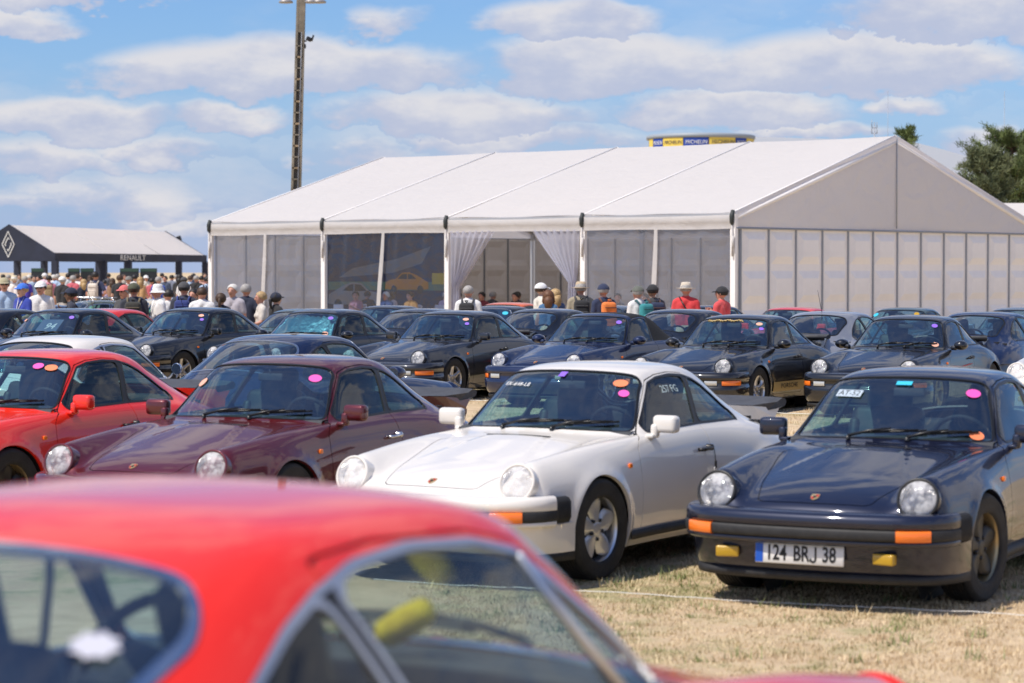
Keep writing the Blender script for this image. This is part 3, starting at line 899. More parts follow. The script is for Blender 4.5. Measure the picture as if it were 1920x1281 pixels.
def plan_band(style, front, y0, y1, z0, z1, out, thick=.012):
    """a lamp that wraps along the bumper between two half-widths"""
    H = FRONT_PLAN_H if front else REAR_PLAN_H
    pl = full_plan([q for q in H if (q[0] < -.52 if front else q[0] > 2.86)]) if style == 'impact' else full_plan(H)
    k0, k1 = (.42, 22) if style == 'impact' else (.22, 24)
    wt = [min(1.0, k0 + (1 - k0) * min(1, (i if i < len(pl) / 2 else len(pl) - 1 - i) / k1)) for i in range(len(pl))]
    sel = [i for i in range(len(pl)) if min(y0, y1) <= pl[i][1] <= max(y0, y1)]
    mb = MB()
    p = [pl[i] for i in sel]; w = [wt[i] for i in sel]
    G = plan_sweep(mb, p, [(out - .02, z1), (out, z1 - .002), (out + thick * .5, z1 - .008), (out + thick * .5, z0 + .008), (out, z0 + .002), (out - .02, z0)], w, flip=not front)
    for row in (G[0], G[-1]): mb.add(row, [tuple(range(len(row)))], False)
    return mb

LAMP_C = Vector((-.668, .595, .663))
LAMP_AX = Vector((-math.cos(R(19)), .045, math.sin(R(19)))).normalized()
def lamp_matrix(sg):
    c = Vector((LAMP_C.x, sg * LAMP_C.y, LAMP_C.z)); ax = Vector((LAMP_AX.x, sg * LAMP_AX.y, LAMP_AX.z))
    return decal_frame(c, ax)

def lamp_meshes():
    # modelled around +z as the lamp's axis
    mb = MB(); mb.lathe([(.119, -.13), (.1195, -.02), (.1195, .000), (.118, .012)], n=48); barrel = mb.mesh('lamp_bucket', [TRIM_BLACK])
    mb = MB(); mb.lathe([(.1195, .004), (.121, .012), (.118, .021), (.111, .024), (.105, .020), (.103, .010)], n=48); ring = mb.mesh('lamp_ring', [CHROME])
    mb = MB(); mb.lathe([(.104, .008), (.095, -.022), (.075, -.045), (.045, -.060), (.018, -.064), (.018, -.045), (.013, -.022), (.0, -.020)], n=40); refl = mb.mesh('reflector', REFLECTOR)
    mb = MB()
    mb.lathe([(.105, .014), (.098, .023), (.075, .034), (.045, .041), (.0, .044)], n=40)
    lens = mb.mesh('lens', LAMP_GLASS)
    return barrel, ring, refl, lens

def seat_mesh(high=True):
    mb = MB()
    def blob(c, d, rot, r=.06): mb.rbox(c, d, r, rot, 3)
    tilt = Matrix.Rotation(R(17), 3, 'Y')
    blob((0, 0, .02), (.50, .50, .15), Matrix.Rotation(R(-8), 3, 'Y'), .055)
    blob((.30, 0, .33), (.13, .48, .56), tilt, .055)
    for s in (-1, 1): blob((.265, s * .205, .30), (.12, .085, .46), tilt, .04)
    if high: blob((.405, 0, .655), (.095, .30, .22), tilt, .045)
    return mb.mesh('seat', LEATHER)

def torus(mb, c, Rr, r, mtx, n=36, m=8):
    G = []
    for i in range(n):
        a = 2 * math.pi * i / n
        row = []
        for j in range(m + 1):
            b = 2 * math.pi * j / m
            row.append(mtx @ Vector(((Rr + r * math.cos(b)) * math.cos(a), (Rr + r * math.cos(b)) * math.sin(a), r * math.sin(b))) + Vector(c))
        G.append(row)
    mb.grid(G, True, close_u=True)

def wheel_steer_mesh():
    mb = MB()
    m3 = decal_frame(Vector((0, 0, 0)), Vector((.93, 0, .42))).to_3x3()
    torus(mb, (0, 0, 0), .185, .015, m3)
    for a in (0, math.pi, -math.pi / 2 - .45, -math.pi / 2 + .45):
        mb.tube([m3 @ Vector((.03 * math.cos(a), .03 * math.sin(a), -.03)), m3 @ Vector((.18 * math.cos(a), .18 * math.sin(a), 0))], .014, 6)
    mb.lathe([(.06, -.05), (.06, -.02), (.045, -.008), (0, -.004)], n=16, mtx=m3)
    mb.tube([m3 @ Vector((0, 0, -.04)), m3 @ Vector((0, 0, -.40))], .03, 8)
    return mb.mesh('steering_wheel', CABIN)

def dash_mesh():
    mb = MB()
    # top pad follows the windscreen base
    G = []
    for y in np.linspace(-.64, .64, 21):
        k = (y / .64) ** 2
        x0 = .47 + .13 * k
        z0 = .905 - .012 * k
        G.append([Vector((x0, y, z0 - .03)), Vector((x0 + .02, y, z0)), Vector((.72, y, .915 - .01 * k)), Vector((.80, y, .905)), Vector((.83, y, .87)), Vector((.82, y, .78)), Vector((.78, y, .60)), Vector((.70, y, .45))])
    mb.grid(G, True)
    return mb.mesh('dashboard', CABIN_GREY)

def tub_mesh():
    """floor, door cards, rear shelf and bulkheads of the cabin, plus the dark underside with wheel wells"""
    mb = MB()
    mb.box((1.45, 0, .30), (1.75, 1.36, .03))
    for s in (-1, 1):
        G = []
        for x in np.linspace(.62, 2.35, 8): G.append([Vector((x, s * .70, .30)), Vector((x, s * .695, .60)), Vector((x, s * .672, .86)), Vector((x, s * .655, .888))])
        mb.grid(G, True, flip=s > 0)
    mb.box((2.02, 0, .56), (.55, 1.30, .10)); mb.rbox((2.27, 0, .73), (.14, 1.22, .40), .05, Matrix.Rotation(R(14), 3, 'Y'))
    mb.box((2.42, 0, .885), (.22, 1.10, .03)); mb.box((2.45, 0, .60), (.03, 1.3, .56))
    mb.box((1.15, 0, .38), (.75, .16, .14))
    # underside
    mb.box((1.2, 0, .245), (3.75, .98, .09)); mb.box((1.136, 0, .24), (1.60, 1.40, .07))
    mb.box((-.62, 0, .33), (.16, 1.30, .22)); mb.box((2.92, 0, .34), (.26, 1.30, .20))
    for xa in (0.0, WB):
        for s in (-1, 1):
            G = []
            for a in np.linspace(-.15, math.pi + .15, 15):
                G.append([Vector((xa + .352 * math.cos(a), s * y, AXLE_Z + .352 * math.sin(a))) for y in (.46, .60, .775)])
            mb.grid(G, True, flip=s < 0)
            mb.lathe([(.0, 0), (.36, 0)], origin=(xa, s * .47, AXLE_Z), axis='y', n=20)
    return mb.mesh('cabin_tub', CABIN)

def tail_mesh(kind):
    mb = MB()
    if kind == 'whale':
        def outline(k, dz, out=0.0):
            pts = []
            for t in np.linspace(0, 1, 29):
                y = (t * 2 - 1)
                ay = abs(y)
                xr = 3.20 - .14 * ay ** 3.2
                pts.append((xr + out, y * (.555 + out)))
            return pts
        rear = outline(0, 0)
        G = []
        for (x, y) in rear:
            yy = max(-.555, min(.555, y)); s = yy / .555
            G.append([Vector((2.50 + .10 * abs(s), yy * .62, .965)), Vector((2.75, yy * .80, .958)), Vector((3.0, yy * .95, .975)), Vector((x - .03, yy, 1.003)), Vector((x, yy * 1.01, .998)), Vector((x + .012, yy * 1.02, .975)), Vector((x, yy * 1.01, .945)), Vector((x - .05, yy * .98, .930)), Vector((2.92, yy * .88, .915))])
        mb.grid(G, True)
        for s in (0, -1): mb.add(G[s], [tuple(range(len(G[s])))], False)
        mb.mat = 1
        G = []
        for t in np.linspace(-1, 1, 17):
            y = t * .50
            G.append([Vector((2.49, y * .78, .99 - .02 * abs(t))), Vector((2.72, y * .95, .955)), Vector((2.98, y, .935)), Vector((3.09, y, .925)), Vector((3.02, y, .86)), Vector((3.03, y * .96, .70))])
        mb.grid(G, True)
        for s in (0, -1): mb.add(G[s], [tuple(range(len(G[s])))], False)
    else:           # duck tail
        mb.mat = 1
        G = []
        for t in np.linspace(-1, 1, 19):
            y = t * .60; k = 1 - .55 * abs(t) ** 3
            G.append([Vector((2.62, y, .92 - .08 * abs(t) ** 2)), Vector((2.85, y, .86 + .03 * k)), Vector((3.05, y, .845 + .06 * k)), Vector((3.14 - .05 * t * t, y, .86 + .07 * k)), Vector((3.15 - .05 * t * t, y, .84 + .07 * k)), Vector((3.07 - .04 * t * t, y, .74))])
        mb.grid(G, True)
    return mb.mesh('rear_spoiler', [BLACK_RUBBER, TRIM_BLACK])

def mirror_mesh(kind, sg):
    mb = MB()
    if kind == 'flag':
        mb.rbox((.775, sg * .815, .945), (.085, .175, .112), .028, Matrix.Rotation(R(6) * sg, 3, 'Z'))
        mb.rbox((.755, sg * .745, .90), (.055, .05, .09), .018); mb.rbox((.755, sg * .725, .868), (.09, .06, .03), .012)
        mb.mat = 1
        mb.rbox((.813, sg * .815, .945), (.012, .150, .090), .005, Matrix.Rotation(R(6) * sg, 3, 'Z'))
    elif kind == 'drop':
        prof = [(.0, -.095), (.030, -.088), (.052, -.062), (.062, -.02), (.064, .025), (.058, .06), (.050, .068), (.0, .066)]
        m = Matrix.Rotation(R(90), 3, 'Y') @ Matrix.Rotation(0, 3, 'Z')
        m = Matrix(((1, 0, 0), (0, 1.40, 0), (0, 0, 1))) @ m
        mb.lathe([(r, h) for r, h in prof], origin=(.775, sg * .825, .930), n=24, mtx=m)
        mb.rbox((.755, sg * .740, .895), (.075, .09, .06), .025)
        mb.mat = 1
        mb.lathe([(.0, .069), (.046, .069)], origin=(.775, sg * .825, .930), n=24, mtx=m)
    else:           # small round chrome mirror
        mb.lathe([(.0, -.05), (.03, -.042), (.052, -.015), (.056, .0), (.054, .012), (0, .012)], origin=(.76, sg * .80, .985), n=20, axis='x')
        mb.tube([(.76, sg * .70, .89), (.755, sg * .76, .945), (.755, sg * .80, .985)], .011, 8)
        mb.mat = 1
        mb.lathe([(.0, .013), (.05, .013)], origin=(.76, sg * .80, .985), n=20, axis='x')
    return mb.mesh('mirror', [TRIM_BLACK, CHROME])

def wiper_mesh(y0, y1, lift=0.0, kit=None):
    """arm and blade lying on the lower windscreen, pivot at y0"""
    mb = MB()
    def on(y, u, off): return surf_pt(kit, u, y, off)[0]
    p0 = on(y0, 6.96, .012)
    mb.lathe([(.016, 0), (.014, .018), (0, .022)], origin=tuple(p0 - Vector((0, 0, .008))), n=10)
    mid = on((y0 * .45 + y1 * .55), 7.30 + lift, .035); end = on(y1, 7.36 + lift * 1.6, .022)
    mb.tube([p0 + Vector((0, 0, .012)), (p0 + mid) / 2 + Vector((-.004, 0, .014)), mid], [.011, .009, .006], 6)
    a = on(y0 * .8 + y1 * .2, 7.22 + lift * .5, .016); b = end
    n = 8; pts = []
    for i in range(n + 1):
        t = i / n
        yv = (y0 * .8 + y1 * .2) * (1 - t) + y1 * t
        pts.append(on(yv, (7.22 + lift * .5) * (1 - t) + (7.36 + lift * 1.6) * t, .014))
    mb.tube(pts, .0075, 6)
    mb.tube([pts[1] + Vector((-.01, 0, .006)), pts[4] + Vector((-.022, 0, .012)), pts[7] + Vector((-.01, 0, .006))], .006, 6)
    return mb.mesh('wiper', TRIM_BLACK)

def band_on_shell(kit, uv_rows, off):
    """sheet lying on the shell: rows of (u, v)"""
    mb = MB(); mb.grid([[surf_pt(kit, u, v, off)[0] for (u, v) in row] for row in uv_rows], True)
    return mb

def disc_poly(rx, ry, n=20): return [(rx * math.cos(2 * math.pi * k / n), ry * math.sin(2 * math.pi * k / n)) for k in range(n)]

def add_decal(name, poly, mtx, mat, parent, th=.0015):
    mb = MB(); mb.prism(poly, 0, th, mtx)
    return mb.build(name, mat, parent)

def add_text(name, txt, size, mtx, mat, parent, **kw):
    o = link(name, text_mesh(txt, size, **kw), parent, mat)
    o.matrix_local = mtx
    return o

def make_emblem():
    mb = MB()
    sh = [(-.024, .030), (0, .034), (.024, .030), (.024, .0), (.018, -.018), (0, -.032), (-.018, -.018), (-.024, .0)]
    mb.prism(sh, 0, .003)
    mb.mat = 1
    mb.prism([(-.021, .0), (-.002, .0), (-.002, -.026), (-.016, -.016), (-.021, -.004)], .003, .0042)
    mb.prism([(.002, .024), (.021, .024), (.021, .004), (.002, .004)], .003, .0042)
    mb.mat = 2
    mb.prism([(-.009, .010), (.009, .010), (.009, -.004), (0, -.012), (-.009, -.004)], .0042, .0055)
    return mb.mesh('emblem', [GOLD_EMB, RED_EMB, INK])
GOLD_EMB = pmat('emblem_gold', (.78, .58, .30), .3, .7)
RED_EMB = pmat('emblem_red', (.45, .03, .02), .4)
SOFT_FABRIC = pmat('soft_top_fabric', (.013, .013, .014), .9, noise=(30, .3), bump=(120, .2))

def make_car(spec):
    """spec: loc, yaw (rear points away from the camera when 0), label, paint and equipment"""
    g = spec.get
    wide, soft = g('wide', 0.0), g('soft', False)
    kit = car_kit(wide, soft, g('old', False))
    pt = g('paint')
    # +x of the model (towards the tail) is turned to the heading: yaw measured from +Y towards +X
    lx, ly, lz = g('loc')
    root = thing('parked_car', g('label'), 'car', (lx, ly, lz + RIDE), math.pi / 2 - g('yaw'), g('group', 'vintage sports cars parked in rows on the grass'))
    part = lambda nm, me, mat=None, par=root: link(nm, me, par, mat)
    trim = g('trim', TRIM_BLACK)
    body = part('body', kit['body'], pt)
    hood = part('hood', kit['hood'], pt); part('shut_line', kit['hood_gap'], GAP, hood)
    eng = part('engine_lid', kit['engine_lid'], pt); part('shut_line', kit['engine_lid_gap'], GAP, eng)
    part('headliner', kit['headliner'], HEADLINER, body)
    part('cabin_tub', cached('tub', tub_mesh))
    ws = part('windshield', kit['windshield'], g('glass', GLASS))
    part('seal', kit['windshield_seal'], g('ws_trim', trim), ws)
    rw = part('rear_window', kit['rear_window'], g('glass', GLASS))
    part('seal', kit['rear_window_seal'], g('ws_trim', trim), rw)
    if soft:
        part('soft_top', kit['soft_top'], SOFT_FABRIC)
    for sfx, sg in (('_l', 1), ('_r', -1)):
        door = part('door', kit['door' + sfx], pt)
        part('door_window', kit['door_window' + sfx], g('side_glass', SIDE_GLASS), door)
        part('window_trim', kit['window_trim' + sfx], trim, door)
        part('shut_line', kit['door_gap' + sfx], GAP, door)
        if not soft: part('door_pillar', kit['door_pillar' + sfx], TRIM_BLACK, door)
        if not soft: part('quarter_window', kit['quarter_window' + sfx], g('side_glass', SIDE_GLASS))
        def handle():
            mb = MB(); y = .772
            mb.tube([(1.325, sg * (y - .02), .745), (1.33, sg * (y + .018), .745), (1.36, sg * (y + .026), .747), (1.43, sg * (y + .026), .752), (1.455, sg * (y + .018), .753)], [.011, .012, .011, .011, .013], 8)
            mb.lathe([(.021, -.02), (.021, .024), (.012, .032), (0, .033)], origin=(1.462, sg * (y - .004), .753), axis='y', n=14, mtx=Matrix.Scale(-1, 3, (0, 1, 0)) if sg > 0 else None)
            return mb.mesh('door_handle', TRIM_BLACK)
        part('door_handle', cached('handle%d' % sg, handle), g('handle', TRIM_BLACK), door)
        # side repeater
        if g('repeater', True):
            def rep():
                mb = MB(); mb.rbox((.385, sg * (.772 + wide * .15), .705), (.040, .016, .030), .006); return mb.mesh('side_repeater', ORANGE_LENS)
            part('side_repeater', cached('rep%d_%s' % (sg, wide), rep))
        # sill strip
        def sill():
            mb = MB()
            G = []
            for x in np.linspace(.36, 1.92, 24):
                yb = np.interp(x, [.36, .6, 1.2, 1.6, 1.92], [.785, .773, .768, .775, .795])
                G.append([Vector((x, sg * (yb - .03), .298)), Vector((x, sg * (yb + .008), .294)), Vector((x, sg * (yb + .010), .245)), Vector((x, sg * (yb - .02), .238))])
            mb.grid(G, True, flip=sg > 0); return mb.mesh('sill_strip', BLACK_RUBBER)
        if g('sill', True): part('sill_strip', cached('sill%d' % sg, sill))
        mk = g('mirror', 'flag')
        if mk != 'none' and not (mk == 'round' and sg < 0):
            mo = part('mirror', cached('mirror_%s_%d' % (mk, sg), lambda: mirror_mesh(mk, sg)), CHROME if mk == 'round' else pt)
        # headlight
        bk, ring, refl, lens = cached('lamps', lamp_meshes)
        hl = part('headlight', bk, pt); hl.matrix_local = (Matrix.Translation((.055, 0, -.045)) if g('old') else Matrix()) @ lamp_matrix(sg)
        part('lamp_ring', ring, g('lamp_ring', pt), hl); part('reflector', refl, None, hl); part('lens', lens, None, hl)
        # wheels
        for xa, rear in ((0.0, 0), (WB, 1)):
            ty, rim = wheel_meshes(g('wheel', 'fuchs'))
            w = bpy.data.objects.new('wheel', ty); COL.objects.link(w); w.parent = root
            ww = .695 + (.012 if rear else 0) + wide * (.8 if rear else .45)
            w.location = (xa, sg * ww, .3125 - RIDE)
            w.rotation_euler = (0, R(g('spin', 20) + 31 * xa + 17 * sg), (0 if sg > 0 else math.pi) + (0 if rear else g('steer', 0.0)))
            r = part('rim', rim, None, w)
            rc = g('rim', (SILVER, WHEEL_DARK, SILVER))
            for k in range(3): slot(r, k, rc[k])
    # bumpers
    bs = g('bumper', 'impact')
    for front in (True, False):
        d = cached('bump_%s_%s' % (bs, front), lambda: bumper_meshes(bs, front))
        b = part('bumper', d['bumper'], g('bumper_paint', pt))
        for k in ('rubber_strip', 'bellows_l', 'bellows_r', 'lip_spoiler'):
            if k in d: part(k.split('_l')[0].split('_r')[0] if k.startswith('bel') else k, d[k], None, b)
        if front:
            for sg in (1, -1):
                if bs == 'impact':
                    me = cached('ind%d' % sg, lambda: plan_band('impact', True, sg * .505, sg * .668, .444, .508, .102).mesh('indicator', ORANGE_LENS)); part('indicator', me, None, b)
                    def fog():
                        mb = MB(); mb.rbox((-.845, sg * .46, .345), (.05, .130, .062), .010, Matrix.Rotation(R(13) * sg, 3, 'Z')); return mb.mesh('fog_lamp', YELLOW_LENS)
                    if g('fog', True): part('fog_lamp', cached('fog%d' % sg, fog), None, b)
                else:
                    me = cached('indm%d' % sg, lambda: plan_band('modern', True, sg * .60, sg * .765, .432, .500, .092).mesh('indicator', ORANGE_LENS)); part('indicator', me, None, b)
                    me = cached('fogm%d' % sg, lambda: plan_band('modern', True, sg * .40, sg * .592, .432, .500, .092).mesh('fog_lamp', CLEAR_LENS)); part('fog_lamp', me, None, b)
        else:
            me = cached('tail_light', lambda: plan_band('modern', False, -.70, .70, .60, .685, -.055).mesh('tail_light', RED_LENS)); part('tail_light', me, None, b)
    # licence plate
    if g('plate'):
        txt, band = g('plate')
        m = decal_frame(Vector((-.878 if bs == 'impact' else -.972, g('plate_y', 0), .352 if bs == 'impact' else .385)), Vector((-1, 0, .06)))
        mb = MB(); mb.rbox((0, 0, 0), (.52, .112, .008), .004, None, 1); 
        mb.v = [tuple(m @ Vector(v)) for v in mb.v]
        pl = mb.build('license_plate', g('plate_mat', PLATE_WHITE), root)
        if band: add_decal('blue_band', [(-.257, -.052), (-.213, -.052), (-.213, .052), (-.257, .052)], m @ Matrix.Translation((0, 0, .0045)), PLATE_BLUE, pl)
        if txt:
            for word, wx in txt:
                if word == 'J':        # a J that stands on the line, as on French plates
                    mb = MB(); hk = [(.014, .041), (.014, -.020), (.010, -.034), (-.001, -.040), (-.012, -.034), (-.016, -.022)]
                    for a, b2 in zip(hk, hk[1:]):
                        d_ = (Vector(b2) - Vector(a)).normalized(); n_ = Vector((-d_.y, d_.x)) * .0055; e_ = d_ * .003
                        mb.prism([tuple(Vector(a) + n_ - e_), tuple(Vector(a) - n_ - e_), tuple(Vector(b2) - n_ + e_), tuple(Vector(b2) + n_ + e_)], .006, .0068, m @ Matrix.Translation((wx, 0, 0)))
                    mb.build('lettering', INK, pl)
                else: add_text('lettering', word, .118, m @ Matrix.Translation((wx, 0, .006)), INK, pl, sx=.70, space=1.0, depth=.0006, bold=.0024)
    # bonnet badge, cowl slot
    p, n = surf_pt(kit, 1.80, 0, .001)
    e = part('emblem', cached('emblem', make_emblem), None, hood); e.matrix_local = decal_frame(p, n)
    part('cowl_grille', cached('cowl%s%s' % (wide, soft), lambda: band_on_shell(kit, [[(u, v) for v in np.linspace(-1.17, 1.17, 25)] for u in (5.90, 5.95, 6.02)], .004).mesh('cowl_grille', GAP)), None, body)
    # wipers
    if g('wipers', True):
        for k, (a, b, l) in enumerate(((.95, -1.15, .0), (-.75, -2.45, .03))):
            part('wiper', cached('wiper%d%s%s' % (k, wide, soft), lambda: wiper_mesh(a, b, l, kit)), None, ws)
    # cabin
    for sg in (1, -1):
        s = part('seat', cached('seat', seat_mesh), g('seat', LEATHER)); s.location = (1.22 + .02 * sg, sg * .34, .44)
    part('dashboard', cached('dash', dash_mesh))
    st = part('steering_wheel', cached('steer', wheel_steer_mesh)); st.location = (.96, -.35, .86)
    def rvm():
        mb = MB(); mb.rbox((.985, 0, 1.165), (.022, .20, .055), .010); mb.tube([(.985, 0, 1.18), (.97, 0, 1.222)], .007, 6); return mb.mesh('interior_mirror', CABIN_GREY)
    part('interior_mirror', cached('rvm', rvm))
    if g('tail'):
        t = part('rear_spoiler', cached('tail_' + g('tail'), lambda: tail_mesh(g('tail'))))
        slot(t, 1, pt); slot(t, 0, g('tail_mat', TAIL_RUBBER))
    if g('aerial'):
        mb = MB(); mb.tube([(.45, .60, .87), (.47, .60, 1.32)] if g('aerial') == 'wing' else [(1.75, 0, 1.29), (1.92, 0, 1.62)], [.005, .0025], 6); mb.build('aerial', TRIM_BLACK, root)
    # round stickers on the screen: (u, v, rx, ry, material)
    for (u, v, rx, ry, mt) in g('stickers', ()):
        p, n = surf_pt(kit, u, -v, .002)       # v counts towards the driver's side
        add_decal('sticker', disc_poly(rx, ry), decal_frame(p, n), mt, ws)
    return root, kit
TAIL_RUBBER = pmat('spoiler_rubber', (.055, .055, .058), .55, noise=(14, .2))
# ------------------------------------------------------------------ ground
def sstep(a, b, x):
    t = min(1.0, max(0.0, (x - a) / (b - a))); return t * t * (3 - 2 * t)
def gz(x, y):
    """height of the field: a low bank in front, a shallow dip before the tent"""
    return .235 * (1 - sstep(5.2, 10.0, y)) - .13 * sstep(38, 47, y) - 2.6 * sstep(120, 260, y)

def ground_material():
    m = bpy.data.materials.new('dry_grass_ground'); m.use_nodes = True
    t = NT(m.node_tree); b = m.node_tree.nodes['Principled BSDF']
    co = t.node('ShaderNodeTexCoord').outputs['Object']
    n1 = t.noise(co, .55, 6, .6); n2 = t.noise(co, 3.2, 6, .65); n3 = t.noise(co, 26, 5, .7); n4 = t.noise(co, 120, 4, .7)
    base = t.mix(t.ramp(n2, .32, .68), (.53, .395, .25), (.70, .545, .365))
    grn = t.ramp(t.m('ADD', t.m('MULTIPLY', n1, .55), t.m('MULTIPLY', n2, .45)), .48, .62)
    base = t.mix(t.m('MULTIPLY', grn, .75), base, (.225, .235, .085))
    base = t.mix(t.m('MULTIPLY', t.ramp(n3, .45, .75), .45), base, (.68, .56, .38))
    soil = t.ramp(t.m('ADD', t.m('MULTIPLY', t.noise(co, .9, 5, .6), .6), t.m('MULTIPLY', n3, .4)), .55, .68)
    base = t.mix(t.m('MULTIPLY', soil, .55), base, (.40, .28, .18))
    base = t.mix(t.m('MULTIPLY', t.ramp(n4, .55, .75), .5), base, (.30, .23, .14))
    t.put(b.inputs['Base Color'], base); b.inputs['Roughness'].default_value = .95; b.inputs['Specular IOR Level'].default_value = .15
    bn = t.node('ShaderNodeBump'); bn.inputs['Strength'].default_value = .7; bn.inputs['Distance'].default_value = .03
    t.put(bn.inputs['Height'], t.m('ADD', t.m('MULTIPLY', n3, .7), t.m('MULTIPLY', n4, .4))); t.l.new(bn.outputs[0], b.inputs['Normal'])
    return m
ys = list(np.linspace(-30, 60, 91)) + [70, 90, 110, 125, 140, 155, 170, 190, 210, 235, 260, 400, 900, 3000]
xs = [-3000, -900, -300, -100, -40, -20, -10, -5, 0, 5, 10, 20, 40, 100, 300, 900, 3000]
mb = MB(); mb.grid([[Vector((x, y, gz(x, y))) for y in ys] for x in xs], True, flip=True)
tag(mb.build('ground', ground_material()), kind='structure')

# grass blades: real blades where the lens can tell them apart
def grass(name, label, regions, seed):
    rng = np.random.default_rng(seed)
    Vv = []; Cc = []; cnt = 0
    for (x0, x1, y0, y1, n, h0, h1) in regions:
        # tufts: blades gather round random centres
        nt = n // 14
        cx = rng.uniform(x0, x1, nt); cy = rng.uniform(y0, y1, nt)
        k = rng.integers(0, nt, n)
        x = cx[k] + rng.normal(0, .035, n); y = cy[k] + rng.normal(0, .035, n)
        tone = np.clip(rng.normal(.5, .22, nt)[k] + rng.normal(0, .15, n), 0, 1)
        pn = .5 + .25 * (np.sin(x * 2.3 + 1.7 * np.sin(y * 1.1)) * np.cos(y * 1.9 + np.sin(x * 1.7)) + np.sin(x * 5.1 + y * 3.3) * np.sin(y * 4.7 - x * 2.2))
        h = rng.uniform(h0, h1, n) * (0.5 + .9 * rng.random(nt)[k]) * (.45 + 1.0 * pn)
        tone = np.clip(tone + .5 * (.5 - pn), 0, 1)
        a = rng.uniform(0, 2 * np.pi, n); lean = rng.uniform(.1, 1.1, n) * h; w = rng.uniform(.0016, .0034, n)
        z = np.array([gz(0, yy) for yy in y])
        dx, dy = np.cos(a), np.sin(a)
        b0 = np.stack([x - dy * w, y + dx * w, z - .004], 1); b1 = np.stack([x + dy * w, y - dx * w, z - .004], 1)
        m0 = np.stack([x - dy * w * .7 + dx * lean * .4, y + dx * w * .7 + dy * lean * .4, z + h * .6], 1)
        m1 = np.stack([x + dy * w * .7 + dx * lean * .4, y - dx * w * .7 + dy * lean * .4, z + h * .6], 1)
        t = np.stack([x + dx * lean, y + dy * lean, z + h], 1)
        Vv.append(np.stack([b0, b1, m1, m0, t], 1).reshape(-1, 3)); Cc.append(np.repeat(tone, 5)); cnt += n
    V = np.vstack(Vv); tone = np.concatenate(Cc)
    i = np.arange(cnt) * 5
    me = bpy.data.meshes.new(name)
    nv = len(V)
    quads = np.stack([i, i + 1, i + 2, i + 3], 1); tris = np.stack([i + 3, i + 2, i + 4], 1)
    loops = np.concatenate([quads.ravel(), tris.ravel()]).astype(np.int32)
    starts = np.concatenate([np.arange(cnt) * 4, cnt * 4 + np.arange(cnt) * 3]).astype(np.int32)
    me.vertices.add(nv); me.vertices.foreach_set('co', V.astype(np.float32).ravel())
    me.loops.add(len(loops)); me.loops.foreach_set('vertex_index', loops)
    me.polygons.add(2 * cnt); me.polygons.foreach_set('loop_start', starts)
    at = me.attributes.new('tone', 'FLOAT', 'POINT'); at.data.foreach_set('value', tone.astype(np.float32))
    me.update(calc_edges=True); me.validate()
    m = bpy.data.materials.get('grass_blade')
    if m is None:
        m = bpy.data.materials.new('grass_blade'); m.use_nodes = True
        q = NT(m.node_tree); b = m.node_tree.nodes['Principled BSDF']
        a = q.node('ShaderNodeAttribute', attribute_name='tone').outputs['Fac']
        co = q.node('ShaderNodeTexCoord').outputs['Object']
        patch = q.ramp(q.m('ADD', q.m('MULTIPLY', q.noise(co, .55, 6, .6), .55), q.m('MULTIPLY', q.noise(co, 3.2, 6, .65), .45)),   .45, .60)
        straw = q.mix(a, (.52, .385, .23), (.82, .67, .45))
        green = q.mix(a, (.15, .18, .055), (.34, .34, .14))
        q.put(b.inputs['Base Color'], q.mix(q.m('MULTIPLY', patch, q.ramp(a, .25, .6, 1.0, .35)), straw, green)); b.inputs['Roughness'].default_value = .8
        b.inputs['Specular IOR Level'].default_value = .2
    me.materials.append(m)
    o = link(name, me); tag(o, label, 'grass', kind='stuff')
grass('dry_grass', 'short sun-bleached grass between and in front of the parked cars',
      [(-.6, 4.6, 10.2, 16.5, 130000, .006, .022), (3.6, 5.4, 11.5, 20, 22000, .007, .025), (0, 6.5, 16, 24, 46000, .010, .035), (-6, 7, 24, 36, 52000, .015, .045)], 5)

def weeds(n, seed):
    rg = random.Random(seed); mb = MB()
    for k in range(n):
        x, y = rg.uniform(.2, 4.6), rg.uniform(10.6, 14.5)
        if rg.random() < .4: x, y = rg.uniform(-.5, 3.8), rg.uniform(12.6, 16.0)
        mb.mat = 0 if k % 3 else 1; sz = rg.uniform(.5, 1.15)
        for q in range(22):
            a = rg.uniform(0, 6.28); L = rg.uniform(.025, .075) * sz; sp = rg.uniform(.3, 1.3) * L; w = .0035
            bx_, by_ = x + rg.gauss(0, .05) * sz, y + rg.gauss(0, .05) * sz; dx, dy = math.cos(a), math.sin(a); z = gz(x, y)
            mb.add([Vector((bx_ - dy * w, by_ + dx * w, z)), Vector((bx_ + dy * w, by_ - dx * w, z)), Vector((bx_ + dx * sp, by_ + dy * sp, z + L))], [(0, 1, 2)], False)
    tag(mb.build('grass_tufts', [WEED, STRAW]), 'scattered longer grass tufts around the navy and white cars', 'grass', kind='stuff')
WEED = pmat('green_tuft', (.19, .22, .075), .8, noise=(30, .3)); STRAW = pmat('straw_tuft', (.62, .50, .30), .8, noise=(30, .2))
weeds(150, 2)

